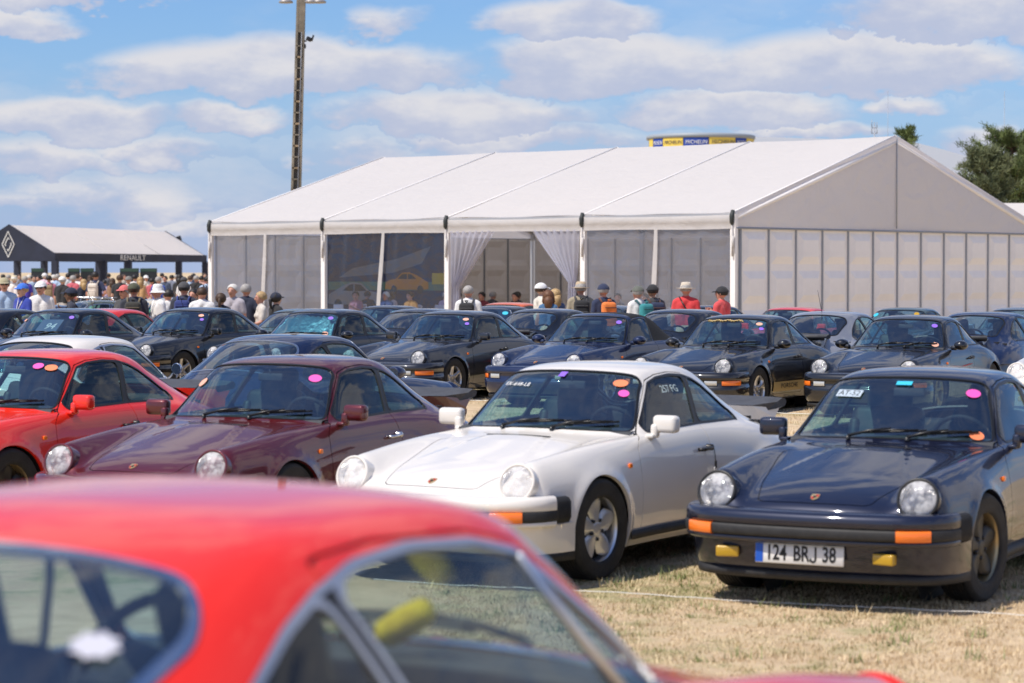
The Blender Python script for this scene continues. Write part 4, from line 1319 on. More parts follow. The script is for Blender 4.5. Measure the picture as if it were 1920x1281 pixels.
# a cord laid along the grass in front of each row
def cord(name, label, pts, r):
    P = smooth_plan3(pts, 60); rng = random.Random(3)
    mb = MB(); mb.tube([Vector((p[0], p[1], gz(p[0], p[1]) + r + .018 + .008 * math.sin(3 * p[0]) + rng.uniform(0, .006))) for p in P], r, 6)
    tag(mb.build(name, CORD), label, 'cord', 'white cords laid along the rows')
def smooth_plan3(pts, n): return pchip(np.array(pts, float), np.linspace(0, len(pts) - 1, n))
CORD = pmat('white_cord', (.80, .79, .75), .7)
def on_ground(px, py):
    Y = 15.0
    for _ in range(20):
        z = gz(0, Y); Y = F_PX * (CAM_H - z) / (py - HORIZON)
    return (x_at(px, Y), Y)
cord('row_cord', 'thin white cord on the dry grass in front of the nearest row', [on_ground(700, 1093), on_ground(1100, 1120), on_ground(1500, 1140), on_ground(1950, 1168), on_ground(2300, 1190)], .0024)
cord('row_cord', 'thin white cord on the grass before the second row of dark cars', [on_ground(850, 752), on_ground(1160, 763), on_ground(1480, 778), on_ground(1960, 796)], .005)
# ------------------------------------------------------------------ fabrics
def fabric(name, color, translucent=.25, wrinkle=.25, scale=1.6):
    m = bpy.data.materials.new(name); m.use_nodes = True
    t = NT(m.node_tree); t.n.clear()
    out = t.node('ShaderNodeOutputMaterial')
    co = t.node('ShaderNodeTexCoord').outputs['Object']
    bn = t.node('ShaderNodeBump'); bn.inputs['Strength'].default_value = wrinkle; bn.inputs['Distance'].default_value = .2
    t.put(bn.inputs['Height'], t.noise(co, scale, 4, .5, .6))
    nz = t.ramp(t.noise(co, .8, 6, .65), .3, .8)
    col = t.mix(t.m('MULTIPLY', nz, .10), color, tuple(c * .78 for c in color))
    d = t.node('ShaderNodeBsdfDiffuse'); t.put(d.inputs[0], col); t.l.new(bn.outputs[0], d.inputs['Normal'])
    tr = t.node('ShaderNodeBsdfTranslucent'); t.put(tr.inputs[0], col)
    mx = t.node('ShaderNodeMixShader'); mx.inputs[0].default_value = translucent
    t.l.new(d.outputs[0], mx.inputs[1]); t.l.new(tr.outputs[0], mx.inputs[2])
    g = t.node('ShaderNodeBsdfGlossy'); g.inputs['Roughness'].default_value = .45
    m2 = t.node('ShaderNodeMixShader'); m2.inputs[0].default_value = .03
    t.l.new(mx.outputs[0], m2.inputs[1]); t.l.new(g.outputs[0], m2.inputs[2]); t.l.new(m2.outputs[0], out.inputs[0])
    return m
CANVAS = fabric('white_canvas', (.68, .655, .645), .28)
CANVAS_BRIGHT = fabric('bright_canvas', (.88, .85, .84), .40)
CANVAS_GABLE = fabric('white_gable_canvas', (.88, .86, .88), .46, .6)
ALU = pmat('aluminium', (.55, .56, .58), .38, .7)
ALU_GREY = pmat('grey_profile', (.30, .32, .36), .45, .3)
PANEL = pmat('wall_panel', (.88, .85, .83), .5, noise=(1.2, .04))
DARK_STRAP = pmat('dark_strap', (.03, .035, .035), .6)
def film(name, op, tint=(.80, .83, .93)):
    """clear plastic sheet: see-through, a little milky, wavy reflections"""
    m = thin_glass(name, tint, .06, rough=.05, dirt_haze=op, dirt_haze_col=(.62, .62, .72))
    t = NT(m.node_tree)
    for n in t.n:
        if n.type == 'MAP_RANGE': n.inputs[1].default_value = -.9; n.inputs[2].default_value = 1.1
        if n.type == 'TEX_NOISE': n.inputs['Scale'].default_value = .9
    gl = [n for n in t.n if n.type == 'BSDF_GLOSSY'][0]
    co = t.node('ShaderNodeTexCoord').outputs['Object']
    bn = t.node('ShaderNodeBump'); bn.inputs['Strength'].default_value = .5; bn.inputs['Distance'].default_value = .15
    t.put(bn.inputs['Height'], t.noise(co, 1.4, 4, .55, .8)); t.l.new(bn.outputs[0], gl.inputs['Normal'])
    return m
CLEAR = film('clear_tent_film', .15, (.74, .80, .93))
CLEAR2 = film('clearer_tent_film', .035, (.60, .72, .93))
DRAPE = film('gathered_tent_film', .50, (.84, .84, .92))

# ------------------------------------------------------------------ the big white tent
TC = Vector((5.78, 63.0, 0)); TA = Vector((-.755, .655, 0)).normalized(); TB = Vector((.655, .755, 0)).normalized()
TL, TW, EAVE, RIDGE, VAL, TG = 20.2, 15.6, 3.38, 5.68, .43, -.13
def tp(a, b, z): return TC + TA * a + TB * b + Vector((0, 0, z))
tent = thing('marquee_tent', 'large white marquee with clear front walls and panelled right side wall', 'tent', tp(0, 0, TG))
toff = Matrix.Translation(-tp(0, 0, TG))
def tbuild(mb, name, mat, par=None):
    """children are modelled in world coordinates and hung on the tent's base"""
    mb.v = [tuple(Vector(v) - tp(0, 0, TG)) for v in mb.v]
    return mb.build(name, mat, par or tent)
rt = math.atan2(TA.y, TA.x); rotA = Matrix.Rotation(rt, 3, 'Z')
NB = 4; BAY = TL / NB
for k in range(NB):
    for side in (0, 1):
        mb = MB(); G = []
        for i in range(13):
            a = k * BAY + .03 + (BAY - .06) * i / 12
            row = []
            for j in range(15):
                t = j / 14
                b = (TW / 2) * t if side == 0 else TW - (TW / 2) * t
                z = EAVE + (RIDGE - EAVE) * t
                sag = .055 * math.sin(math.pi * i / 12) * (.4 + .6 * math.sin(math.pi * t)) + .012 * math.sin(9 * t + 2.1 * k + i * .9) * (1 - t) ** 2
                row.append(tp(a, b, z - sag))
            G.append(row)
        mb.grid(G, True, flip=side == 0)
        # valance hanging from the eave
        G = []
        for i in range(13):
            a = k * BAY + .03 + (BAY - .06) * i / 12
            b = -.02 if side == 0 else TW + .02
            sg = -1 if side == 0 else 1
            sw = .035 * math.sin(math.pi * i / 12)
            G.append([tp(a, b, EAVE - .012 - sw), tp(a, b + sg * .05, EAVE - .10 - sw * .5), tp(a, b + sg * .055, EAVE - .26), tp(a, b + sg * .045, EAVE - .275), tp(a, b + sg * .05, EAVE - VAL - .01 * math.sin(6.3 * i / 12 + k))])
        mb.grid(G, True, flip=side == 1)
        tbuild(mb, 'roof_panel', CANVAS)
for k in range(NB + 1):
    a = k * BAY
    mb = MB()      # keder rail over the roof
    for (b0, z0, b1, z1) in ((0, EAVE, TW / 2, RIDGE), (TW, EAVE, TW / 2, RIDGE)):
        p0, p1 = tp(a, b0, z0 + .012), tp(a, b1, z1 + .012)
        mb.tube([p0, p1], .022, 6)
        mb.tube([tp(a, b0, z0 - .17), tp(a, b1, z1 - .17)], .075, 8)
    tbuild(mb, 'rafter', PANEL)
    for b in (0, TW):
        mb = MB(); mb.box(tp(a, b, (EAVE - .05 + TG) / 2), (.16, .12, EAVE - .05 - TG), rotA)
        tbuild(mb, 'post', PANEL if b == 0 else ALU)
        mb = MB(); q = -1 if b == 0 else 1
        mb.tube([tp(a, b + q * .05, EAVE + .05), tp(a, b + q * .10, EAVE - .10), tp(a, b + q * .10, EAVE - .28), tp(a, b + q * .08, EAVE - .34)], [.05, .065, .055, .02], 8)
        tbuild(mb, 'clamp', DARK_STRAP)
        mb = MB(); mb.tube([tp(a, b + q * .10, EAVE - .34), tp(a - .03, b + q * .11, EAVE - .75), tp(a - .02, b + q * .10, EAVE - 1.15)], [.02, .025, .03], 6)
        mb.tube([tp(a - .05, b + q * .11, EAVE - .62), tp(a - .05, b + q * .11, EAVE - .95)], .03, 6)
        tbuild(mb, 'lashing', CANVAS)
# eave beams and ridge beam
for b, z in ((0, EAVE - .10), (TW, EAVE - .10), (TW / 2, RIDGE - .12)):
    mb = MB(); mb.box((tp(0, b, z) + tp(TL, b, z)) / 2, (TL - .1, .10, .14), rotA); tbuild(mb, 'eave_beam', ALU)
# gables
def gable(a, out):
    G = []
    zb = EAVE - VAL
    for i in range(25):
        t = i / 24; b = TW * t
        zt = EAVE + (RIDGE - EAVE) * (1 - abs(2 * t - 1)) + .01
        G.append([tp(a + out * (.04 + .02 * math.sin(9 * t + 3 * s)), b, zb + (zt - zb) * s) for s in np.linspace(0, 1, 7)])
    mb = MB(); mb.grid(G, True, flip=out < 0); g = tbuild(mb, 'gable', CANVAS_GABLE)
    mb = MB(); mb.tube([tp(a + out * .07, TW / 2, zb + .1), tp(a + out * .07, TW / 2, RIDGE)], .018, 6); mb.tube([tp(a + out * .06, 0, zb + .02), tp(a + out * .06, TW, zb + .02)], .03, 6)
    tbuild(mb, 'gable_seam', ALU_GREY)
    return g
gable(0, -1); gable(TL, 1)
# stiff wall panels with pressed fields
def wall_panel(w, zt, zb):
    """local: x along the wall, z up, -y towards the outside"""
    mb = MB(); hw = w / 2
    fields = 3; fh = (zt - zb) / fields
    for f in range(fields):
        z0, z1 = zb + f * fh, zb + (f + 1) * fh
        x0, x1 = -hw, hw
        a0, a1, c0, c1 = x0 + .09, x1 - .09, z0 + .09, z1 - .09
        b0, b1, d0, d1 = a0 + .16, a1 - .16, c0 + .20, c1 - .20
        V = [(x0, 0, z0), (x1, 0, z0), (x1, 0, z1), (x0, 0, z1), (a0, 0, c0), (a1, 0, c0), (a1, 0, c1), (a0, 0, c1), (b0, -.075, d0), (b1, -.075, d0), (b1, -.075, d1), (b0, -.075, d1)]
        Fc = []
        for k in range(4):
            k2 = (k + 1) % 4
            Fc += [(k, k2, 4 + k2, 4 + k), (4 + k, 4 + k2, 8 + k2, 8 + k)]
        Fc.append((8, 9, 10, 11))
        mb.add([Vector(v) for v in V], Fc, False)
    return mb.mesh('wall_panel', PANEL)
def hard_wall(p0, d, length, flip, npan):
    w = length / npan; ang = math.atan2(d.y, d.x)
    me = wall_panel(w - .05, EAVE - VAL + .02, TG)
    me2 = MB(); me2.box((0, 0, (EAVE - VAL + TG) / 2), (.055, .07, EAVE - VAL - TG + .04)); me2 = me2.mesh('wall_post', ALU_GREY)
    for k in range(npan):
        o = link('wall_panel', me, tent); o.location = p0 + d * (w * (k + .5)) - tp(0, 0, TG); o.rotation_euler = (0, 0, ang + (math.pi if flip else 0))
        o = link('wall_post', me2, tent); o.location = p0 + d * (w * k) - tp(0, 0, TG); o.rotation_euler = (0, 0, ang)
hard_wall(tp(0, .28, 0), TB, TW - .3, False, 12)
hard_wall(tp(TL, .2, 0), TB, TW - .3, True, 12)
hard_wall(tp(.1, TW, 0), TA, TL - .2, False, 16)
# clear front walls: two sheets a bay, a white zip strip between them
def sheet(a0, a1, z0, z1, seed, mat=None, bulge=.05, name='clear_wall'):
    rg = random.Random(seed); ph = [rg.uniform(0, 6) for _ in range(4)]
    G = []
    for i in range(49):
        s = i / 48; a = a0 + (a1 - a0) * s
        G.append([tp(a, .01 - bulge * math.sin(math.pi * s) * (.3 + .7 * q) * .6 + .016 * math.sin(11 * s + ph[0] + 2 * q) + .020 * q * math.sin(27 * s + ph[1] + 3 * q), z0 + (z1 - z0) * q) for q in np.linspace(0, 1, 9)])
    mb = MB(); mb.grid(G, True, flip=True)
    return tbuild(mb, name, mat or CLEAR)
ztop = EAVE - VAL + .03
for k in (0, 2, 3):
    a0, a1 = k * BAY + .10, (k + 1) * BAY - .10
    # the right-hand bays come first along TA
    mid = (a0 + a1) / 2
    fm = CLEAR2 if k == 2 else CLEAR
    sheet(a0, mid - .02, TG, ztop, k * 2, fm); sheet(mid + .02, a1, TG, ztop, k * 2 + 1, fm)
    mb = MB(); rg = random.Random(k + 50); off = rg.uniform(-.10, .25)
    G = []
    for q in np.linspace(0, 1, 9):
        a = mid + off * (1 - q) + .02 * math.sin(5 * q); w = .05 + .03 * math.sin(3 * q)
        G.append([tp(a - w, -.075, TG + (ztop - TG) * q), tp(a, -.095, TG + (ztop - TG) * q), tp(a + w, -.075, TG + (ztop - TG) * q)])
    mb.grid(G, True, flip=True); tbuild(mb, 'zip_strip', CANVAS)
# the open bay with its two gathered curtains
def curtain(ap, sg, ztie, seed):
    """gathered from the post at ap; opens in direction sg along the front"""
    G = []
    for s in np.linspace(0, 1, 41):
        row = []
        for q in np.linspace(0, 1.55, 24):
            if q <= 1:
                e = q ** 1.25
                wide = 1.75 * (1 - e) + .26 * e; st = .02 * (1 - e) + .16 * e
                z = ztop - (ztop - ztie - .55 * (s - .5) * (1 - e)) * q
            else:
                e = 1.0; wide = .26 + .25 * (q - 1); st = .16 - .1 * (q - 1); z = ztie - (q - 1) / .55 * (ztie - TG)
            pl = (.05 + .03 * (q < 1)) * math.sin(s * 46 + seed) + .02 * math.sin(s * 19 + 3 * q)
            row.append(tp(ap + sg * (st + s * wide), -.06 + pl * (.5 + .5 * min(1, q)), z))
        G.append(row)
    mb = MB(); mb.grid(G, True); return tbuild(mb, 'curtain', DRAPE)
curtain(BAY + .08, 1, 1.55, 0); curtain(2 * BAY - .08, -1, 1.35, 2)

# ---- inside: printed backdrop, tables with white cloths, chairs
NAVY_PRINT = pmat('print_navy', (.010, .022, .085), .6)
def flat(parent_mb, pts, frame, z): parent_mb.prism(pts, z, z + .004, frame)
bd = thing('printed_backdrop', 'dark blue printed backdrop with pale and orange cars inside the tent', 'backdrop', tp(2.5 * BAY + 4.3, 4.6, TG))
fr = Matrix.Translation(Vector((0, 0, 0))) @ Matrix.Rotation(math.atan2(-TA.y, -TA.x), 4, 'Z') @ Matrix.Rotation(math.pi / 2, 4, 'X')
mb = MB(); mb.prism([(-2.75, 0), (2.75, 0), (2.75, 3.25), (-2.75, 3.25)], -.03, 0, fr); mb.build('panel', NAVY_PRINT, bd)
def car_side(sx, ox, oz): return [(ox + sx * x, oz + abs(sx) * y) for x, y in ((-1, .12), (-.98, .34), (-.8, .42), (-.5, .46), (-.22, .66), (.12, .68), (.42, .60), (.78, .44), (.98, .36), (1, .12), (.75, .10), (.62, .0), (.5, .10), (-.45, .10), (-.58, .0), (-.72, .10))]
for nm, mt, pts, z in (('pale_shape', pmat('print_grey', (.17, .17, .20), .6), [(-2.2, 1.75), (-1.6, 2.05), (.4, 2.35), (1.9, 2.75), (1.5, 2.2), (.2, 1.9)], .002), ('print_band', pmat('print_green', (.10, .22, .16), .6), [(-2.7, 1.35), (2.7, 1.35), (2.7, 1.62), (-2.7, 1.62)], .002),
                       ('orange_car_print', pmat('print_orange', (.62, .24, .02), .6), car_side(.95, .85, 1.28), .008), ('white_car_print', pmat('print_white', (.32, .31, .33), .6), car_side(-1.25, -1.45, .75), .008),
                       ('yellow_print', pmat('print_yellow', (.60, .45, .05), .6), [(1.95, 1.55), (2.6, 1.55), (2.6, 1.9), (1.95, 1.9)], .006)):
    mb = MB(); mb.prism(pts, z, z + .003, fr); mb.build(nm, mt, bd)
DKP = pmat('print_dark', (.012, .016, .03), .6)
for sx, ox, oz, wh in ((.95, .85, 1.28, .16), (-1.25, -1.45, .75, .21)):
    k = abs(sx); f = 1 if sx > 0 else -1
    mb = MB(); mb.prism([(ox + f * k * x, oz + k * y) for x, y in ((-.42, .46), (-.20, .62), (.02, .635), (.02, .45))][::f], .0115, .0135, fr); mb.prism([(ox + f * k * x, oz + k * y) for x, y in ((.06, .45), (.06, .635), (.20, .62), (.46, .46))][::f], .0115, .0135, fr); mb.build('window_print', DKP, bd)
    for wx in (-.585, .625):
        mb = MB(); mb.prism([(ox + f * k * wx + wh * .85 * math.cos(t), oz + k * .10 + wh * .85 * math.sin(t)) for t in np.linspace(0, 2 * math.pi, 18, endpoint=False)], .0115, .0135, fr); mb.build('wheel_print', DKP, bd)
CLOTH = pmat('table_cloth', (.72, .72, .75), .8, bump=(5, .3))
CHAIR_W = pmat('chair_white', (.62, .62, .64), .5)
def table_mesh():
    mb = MB(); mb.rbox((0, 0, .735), (1.8, .8, .03), .01, None, 1)
    G = []
    n = 64
    for i in range(n):
        t = i / n * 4; k = int(t); f = t - k
        cx, cy = [(-.9, -.4), (.9, -.4), (.9, .4), (-.9, .4)][k]; nx, ny = [(.9, -.4), (.9, .4), (-.9, .4), (-.9, -.4)][k]
        x, y = cx + (nx - cx) * f, cy + (ny - cy) * f
        w = 1 + .03 * math.sin(i * 1.9)
        G.append([Vector((x, y, .752)), Vector((x * 1.01, y * 1.02, .70)), Vector((x * 1.02 * w, y * 1.06 * w, .28))])
    mb.grid(G, True, close_u=True); return mb.mesh('table', CLOTH)
def chair_meshes():
    a = MB(); a.rbox((0, 0, .45), (.42, .42, .03), .012)
    b = MB(); b.rbox((0, .21, .74), (.42, .03, .40), .012)
    l = MB(); l.tube([(0, 0, 0), (0, 0, .44)], .014, 6)
    return a.mesh('seat', CHAIR_W), b.mesh('backrest', CHAIR_W), l.mesh('leg', ALU)
tm = table_mesh(); cs, cb, cl = chair_meshes()
def glass_mesh():
    mb = MB(); mb.lathe([(.03, 0), (.004, .006), (.004, .07), (.030, .10), (.034, .16), (.028, .19)], n=10); return mb.mesh('wine_glass', GLASSWARE)
GLASSWARE = thin_glass('glassware', (.92, .93, .95), .15)
gm = glass_mesh()
angA = math.atan2(TA.y, TA.x)
TABLES = [(1.25 * BAY + 2.6, 3.0, 'white-clothed table just inside the right half of the open entrance'), (1.70 * BAY + 3.0, 3.4, 'white-clothed table just inside the left half of the open entrance'), (2.28 * BAY + 1.7, 2.0, 'white-clothed table behind the clear wall under the orange print'),
          (2.72 * BAY + 1.8, 2.0, 'white-clothed table behind the clear wall under the pale print'), (.50 * BAY + 2.6, 3.0, 'white-clothed table behind the clear wall near the right corner post')]
SEATS = []
CH_NAMES = dict(zip([t[2] for t in TABLES], ('right entrance table', 'left entrance table', 'table below the orange print', 'table below the pale print', 'table behind the right clear wall')))
for (a, b, lab) in TABLES:
    p = tp(a, b, TG)
    t = thing('banquet_table', lab, 'table', p, angA, 'tables laid inside the marquee'); link('cloth', tm, t)
    for gx in ((-.6, -.2, .25, .65) if 'open entrance' in lab else ()):
        for gy in (-.2, .22):
            o = link('wine_glass', gm, None, None, p + TA * (gx + .03 * gy) + TB * gy + Vector((0, 0, .752)))
            tag(o, 'stemmed glass standing on the ' + lab.replace('white-clothed ', ''), 'glass', 'glasses on the marquee tables')
    for dx in (-.5, .5):
        for sgn in (-1, 1):
            q = p + TA * dx + TB * sgn * .72
            c = thing('chair', 'white chair, %s %s, at the ' % ('outer' if sgn < 0 else 'inner', 'right' if dx < 0 else 'left') + CH_NAMES[lab], 'chair', q, angA + (0 if sgn > 0 else math.pi), 'white chairs at the marquee tables')
            link('seat', cs, c); link('backrest', cb, c)
            for lx in (-.18, .18):
                for ly in (-.18, .18): link('leg', cl, c, None, (lx, ly, 0))
            SEATS.append((q, angA + (0 if sgn > 0 else math.pi), lab))

# ------------------------------------------------------------------ the dark-gabled tent on the left
NAVY_CANVAS = pmat('navy_canvas', (.020, .026, .050), .75, noise=(.6, .2))
RA = Vector((-32.3, 171.0, 0)); RL = Vector((6.8, 30.0, 0)); RLn = RL.length; RLd = RL.normalized(); RG = Vector((-RLd.y, RLd.x, 0))
def rp(t, g, z): return RA + RLd * t + RG * g + Vector((0, 0, z))
pav = thing('brand_pavilion', 'open pavilion with white roof and navy gable and fascia at far left', 'tent', rp(0, 0, TG))
def rbuild(mb, name, mat, par=None):
    mb.v = [tuple(Vector(v) - rp(0, 0, TG)) for v in mb.v]; return mb.build(name, mat, par or pav)
RE, RV, RR, RW = 3.02, 2.47, 5.02, 6.9
for k in range(3):
    for sd in (0, 1):
        mb = MB(); t0, t1 = RLn * k / 3 + .05, RLn * (k + 1) / 3 - .05; g0 = 0 if sd == 0 else RW
        mb.grid([[rp(t, g0 + (RW / 2 - g0) * q, RE + (RR - RE) * q - .06 * math.sin(math.pi * (t - t0) / (t1 - t0)) * math.sin(math.pi * q)) for q in np.linspace(0, 1, 7)] for t in np.linspace(t0, t1, 7)], True, flip=sd == 1)
        rbuild(mb, 'roof_panel', CANVAS_BRIGHT)
for t in (0, RLn):
    mb = MB(); th = .12
    mb.add([rp(t - th, 0, RV), rp(t - th, RW, RV), rp(t - th, RW, RE), rp(t - th, RW / 2, RR + .05), rp(t - th, 0, RE), rp(t, 0, RV), rp(t, RW, RV), rp(t, RW, RE), rp(t, RW / 2, RR + .05), rp(t, 0, RE)], [(0, 1, 2, 3, 4), (9, 8, 7, 6, 5), (0, 5, 6, 1), (1, 6, 7, 2), (2, 7, 8, 3), (3, 8, 9, 4), (4, 9, 5, 0)], False)
    rbuild(mb, 'gable', NAVY_CANVAS)
for g in (0, RW):
    mb = MB(); q = -.08 if g == 0 else .08
    mb.add([rp(-.2, g, RV), rp(RLn + .2, g, RV), rp(RLn + .2, g, RE + .03), rp(-.2, g, RE + .03), rp(-.2, g + q, RV), rp(RLn + .2, g + q, RV), rp(RLn + .2, g + q, RE + .03), rp(-.2, g + q, RE + .03)], [(0, 1, 2, 3), (7, 6, 5, 4), (0, 4, 5, 1), (3, 2, 6, 7), (0, 3, 7, 4), (1, 5, 6, 2)], False)
    rbuild(mb, 'fascia', NAVY_CANVAS)
    for t in (.0, RLn * .29, RLn * .30 + 4.6, RLn * .80, RLn):
        mb = MB(); mb.box(rp(t, g, (RV + TG) / 2), (.42, .42, RV - TG + .05), Matrix.Rotation(math.atan2(RLd.y, RLd.x), 3, 'Z')); rbuild(mb, 'column', NAVY_CANVAS)
fx = Matrix((RLd, Vector((0, 0, 1)), RLd.cross(Vector((0, 0, 1))))).transposed().to_4x4()
o = link('lettering', text_mesh('RENAULT', .58, depth=.01, space=1.08, sx=1.95), pav, WHITE_INK)
fx2 = fx.copy(); fx2.translation = rp(14.5, -.10, (RV + RE) / 2) - rp(0, 0, TG); o.matrix_local = fx2
# diamond emblem: two interlocked outlines
mb = MB()
def stroke(p, q, w):
    d = (Vector(q) - Vector(p)).normalized(); n = Vector((-d.y, d.x)) * w
    return [(p[0] + n.x, p[1] + n.y), (q[0] + n.x, q[1] + n.y), (q[0] - n.x, q[1] - n.y), (p[0] - n.x, p[1] - n.y)]
gx = Matrix((-RG, Vector((0, 0, 1)), -RLd)).transposed().to_4x4(); gx.translation = rp(-.13, RW / 2 + .05, 3.65)
for pl in ([(-.05, -.68), (-.40, 0), (0, .80), (.12, .55)], [(.05, .68), (.40, 0), (0, -.80), (-.12, -.55)], [(-.16, -.10), (-.21, .0), (0, .42), (.06, .30)], [(.16, .10), (.21, 0), (0, -.42), (-.06, -.30)]):
    for a, b in zip(pl, pl[1:]): mb.prism(stroke((a[0] * 1.15, a[1] * 1.15), (b[0] * 1.15, b[1] * 1.15), .028), 0, .02, gx)
rbuild(mb, 'emblem', WHITE_INK)
# ------------------------------------------------------------------ far things over the roofs
# timing tower with tyre banners
def banner_tower():
    D = 165.0; cx = x_at(1313, D + 3.6); r = 3.72; zt = CAM_H + (HORIZON - 252) * D / F_PX; zb = CAM_H + (HORIZON - 274) * D / F_PX
    root = thing('banner_tower', 'round grey tower with yellow and blue tyre banners behind the marquee roof', 'building', (cx, D + 3.6, 0))
    mb = MB(); mb.lathe([(r - .12, -.2), (r - .12, zt - .15)], n=48); mb.build('wall', pmat('tower_wall', (.20, .14, .09), .7, noise=(1, .2)), root)
    mb = MB(); mb.lathe([(r - .3, zt - .22), (r + .05, zt - .22), (r + .08, zt + .02), (r - .1, zt + .10), (0, zt + .25)], n=48); mb.build('roof_edge', pmat('tower_grey', (.30, .34, .38), .5), root)
    YB, BB = pmat('banner_yellow', (.80, .60, .10), .6), pmat('banner_blue', (.015, .06, .36), .6)
    span = math.asin(min(1, (x_at(1413, D) - x_at(1213, D)) / 2 / r))
    cells = [(0, .12, YB, ''), (.12, .30, BB, 'MICHELIN'), (.30, .56, YB, 'MICHELIN'), (.56, .84, BB, 'MICHELIN'), (.84, 1.16, YB, 'MICHELIN'), (1.16, 1.34, BB, 'MICHELIN'), (1.34, 1.60, YB, 'MICHELIN')]
    for (u0, u1, mt, tx) in cells:
        a0, a1 = -1.35 + u0 * 1.70, -1.35 + u1 * 1.70
        mb = MB(); n = 8
        mb.grid([[Vector((r * math.sin(a), -r * math.cos(a), z)) for z in (zb - .05, zt - .22)] for a in np.linspace(a0, a1 - .012, n)], True)
        b = mb.build('banner', mt, root)
        if tx:
            me = text_mesh(tx, .36, depth=.004, shear=.15, sx=1.0, space=1.05).copy()
            am = (a0 + a1) / 2; wd = (a1 - a0) * r
            w0 = max(v.co.x for v in me.vertices) - min(v.co.x for v in me.vertices); k = min(1.25, wd * .84 / w0)
            for v in me.vertices:
                a = am + v.co.x * k / r; rr = r + .03 + v.co.z; zz = (zb + zt) / 2 - .14 + v.co.y
                v.co = Vector((rr * math.sin(a), -rr * math.cos(a), zz))
            link('lettering', me, b, WHITE_INK if mt is BB else pmat('banner_ink', (.10, .08, .10), .6))
banner_tower()

def ribbed_roof():
    D = 182.0
    p = [at_depth(1405, 259, D), at_depth(1700, 268, D), at_depth(1760, 283, D), at_depth(1838, 306, D)]
    root = thing('grandstand_roof', 'pale ribbed grandstand roof rising behind the marquee ridge', 'building', (p[1].x, D, 0))
    mb = MB(); off = Vector((p[1].x, D, 0)); n = 14
    top = [p[0], p[1], p[2], p[3]]
    for k in range(n):          # standing-seam strips, one proud of the next
        y0, z0 = k * 2.0, -k * .34
        G = [[q + Vector((0, -2 + y0 * .0, -.28 * k)) - off, q + Vector((0, -2.05, -.28 * k - .26)) - off] for q in top]
        for r_ in G:
            r_[0].y -= k * .5; r_[1].y -= k * .5
        mb.grid(G, False)
    mb.build('roof_sheet', pmat('ribbed_sheet', (.62, .64, .66), .4, .2), root)
    mb = MB(); G = [[Vector((q.x, D - 9, q.z - 4.1)) - off, Vector((q.x, D - 9, -.2)) - off] for q in top]; mb.grid(G, False); mb.build('wall', pmat('stand_wall', (.12, .14, .16), .7), root)
    mb = MB()
    for q in (0, 1, 2, 3): mb.tube([Vector((top[q].x, D, top[q].z - .3)) - off, Vector((top[q].x, D, -.2)) - off], .25, 8)
    mb.build('column', ALU_GREY, root)
ribbed_roof()

# concrete mast
def mast():
    D = 92.0; x0 = x_at(555.5, D); x1 = x_at(566, D)
    zt = CAM_H + (HORIZON + 42) * D / F_PX; zref = CAM_H + (HORIZON - 360) * D / F_PX
    lean = (x1 - x0) / (CAM_H + HORIZON * D / F_PX - zref)
    root = thing('floodlight_mast', 'tall concrete mast with recessed ladder panels behind the marquee', 'mast', (x0 - lean * zref, D, TG))
    CON = pmat('weathered_concrete', (.26, .225, .17), .9, noise=(1.3, .35), bump=(8, .4)); REC = pmat('mast_recess', (.12, .112, .10), .9, noise=(2, .3)); RUST = pmat('rusty_rung', (.38, .28, .17), .8, noise=(5, .4))
    def at(z, dx, dy): return Vector((lean * (z) + dx, dy, z))
    W = lambda z: .165 - .0040 * z
    mb = MB()
    for s in (-1, 1):
        mb.grid([[at(z, s * W(z) + dx, dy) for dx, dy in ((-.045, -.14), (.045, -.14), (.045, .14), (-.045, .14), (-.045, -.14))] for z in np.linspace(0, zt, 30)], False)
    mb.build('flange', CON, root)
    mb = MB(); mb.grid([[at(z, -W(z), -.02), at(z, W(z), -.02)] for z in np.linspace(0, zt, 30)], False); mb.build('web', REC, root)
    z = .4; k = 0
    while z < zt - 2.1:
        mb = MB(); w = W(z); mb.box(at(z, 0, -.10), (2 * w, .08, .045 + .02 * (k % 2))); mb.build('rung', RUST if k % 2 else CON, root); z += .42; k += 1
    mb = MB(); mb.grid([[at(z_, -W(z_), -.13), at(z_, W(z_), -.13)] for z_ in (zt - 2.0, zt - 1.0, zt)], False); mb.build('top_panel', CON, root)
    mb = MB(); mb.tube([at(z_, W(z_) * .55, -.17) for z_ in np.linspace(0, zt - 2, 6)], .014, 6); mb.build('cable', ALU_GREY, root)
    LAMP = pmat('floodlight_grey', (.34, .33, .32), .5, .4)
    for dx in (-.62, -.34 + .0, .45, .75)[::3] + (.42,):
        mb = MB(); zc = CAM_H + (HORIZON - 0) * D / F_PX
        mb.lathe([(0, .10), (.16, .09), (.26, .03), (.27, -.03), (.22, -.04), (0, -.03)], origin=at(zc, dx * .92, -.05), n=20); mb.tube([at(zc + .1, dx * .92, -.05), at(zc + .5, dx * .5, 0), at(zc + .6, 0, 0)], .03, 6)
        mb.build('floodlight', LAMP, root)
    zs = CAM_H + (HORIZON - 70) * D / F_PX
    mb = MB(); mb.tube([at(zs - .05, W(zs), 0), at(zs - .05, W(zs) + .12, -.05)], .03, 6); mb.rbox(at(zs + .02, W(zs) + .22, -.08), (.20, .18, .16), .03, Matrix.Rotation(R(25), 3, 'Y')); mb.rbox(at(zs + .05, W(zs) + .36, -.10), (.05, .22, .24), .01, Matrix.Rotation(R(18), 3, 'Y')); mb.rbox(at(zs - .25, W(zs) + .06, -.05), (.10, .10, .16), .02)
    mb.build('spotlight', TRIM_BLACK, root)
mast()

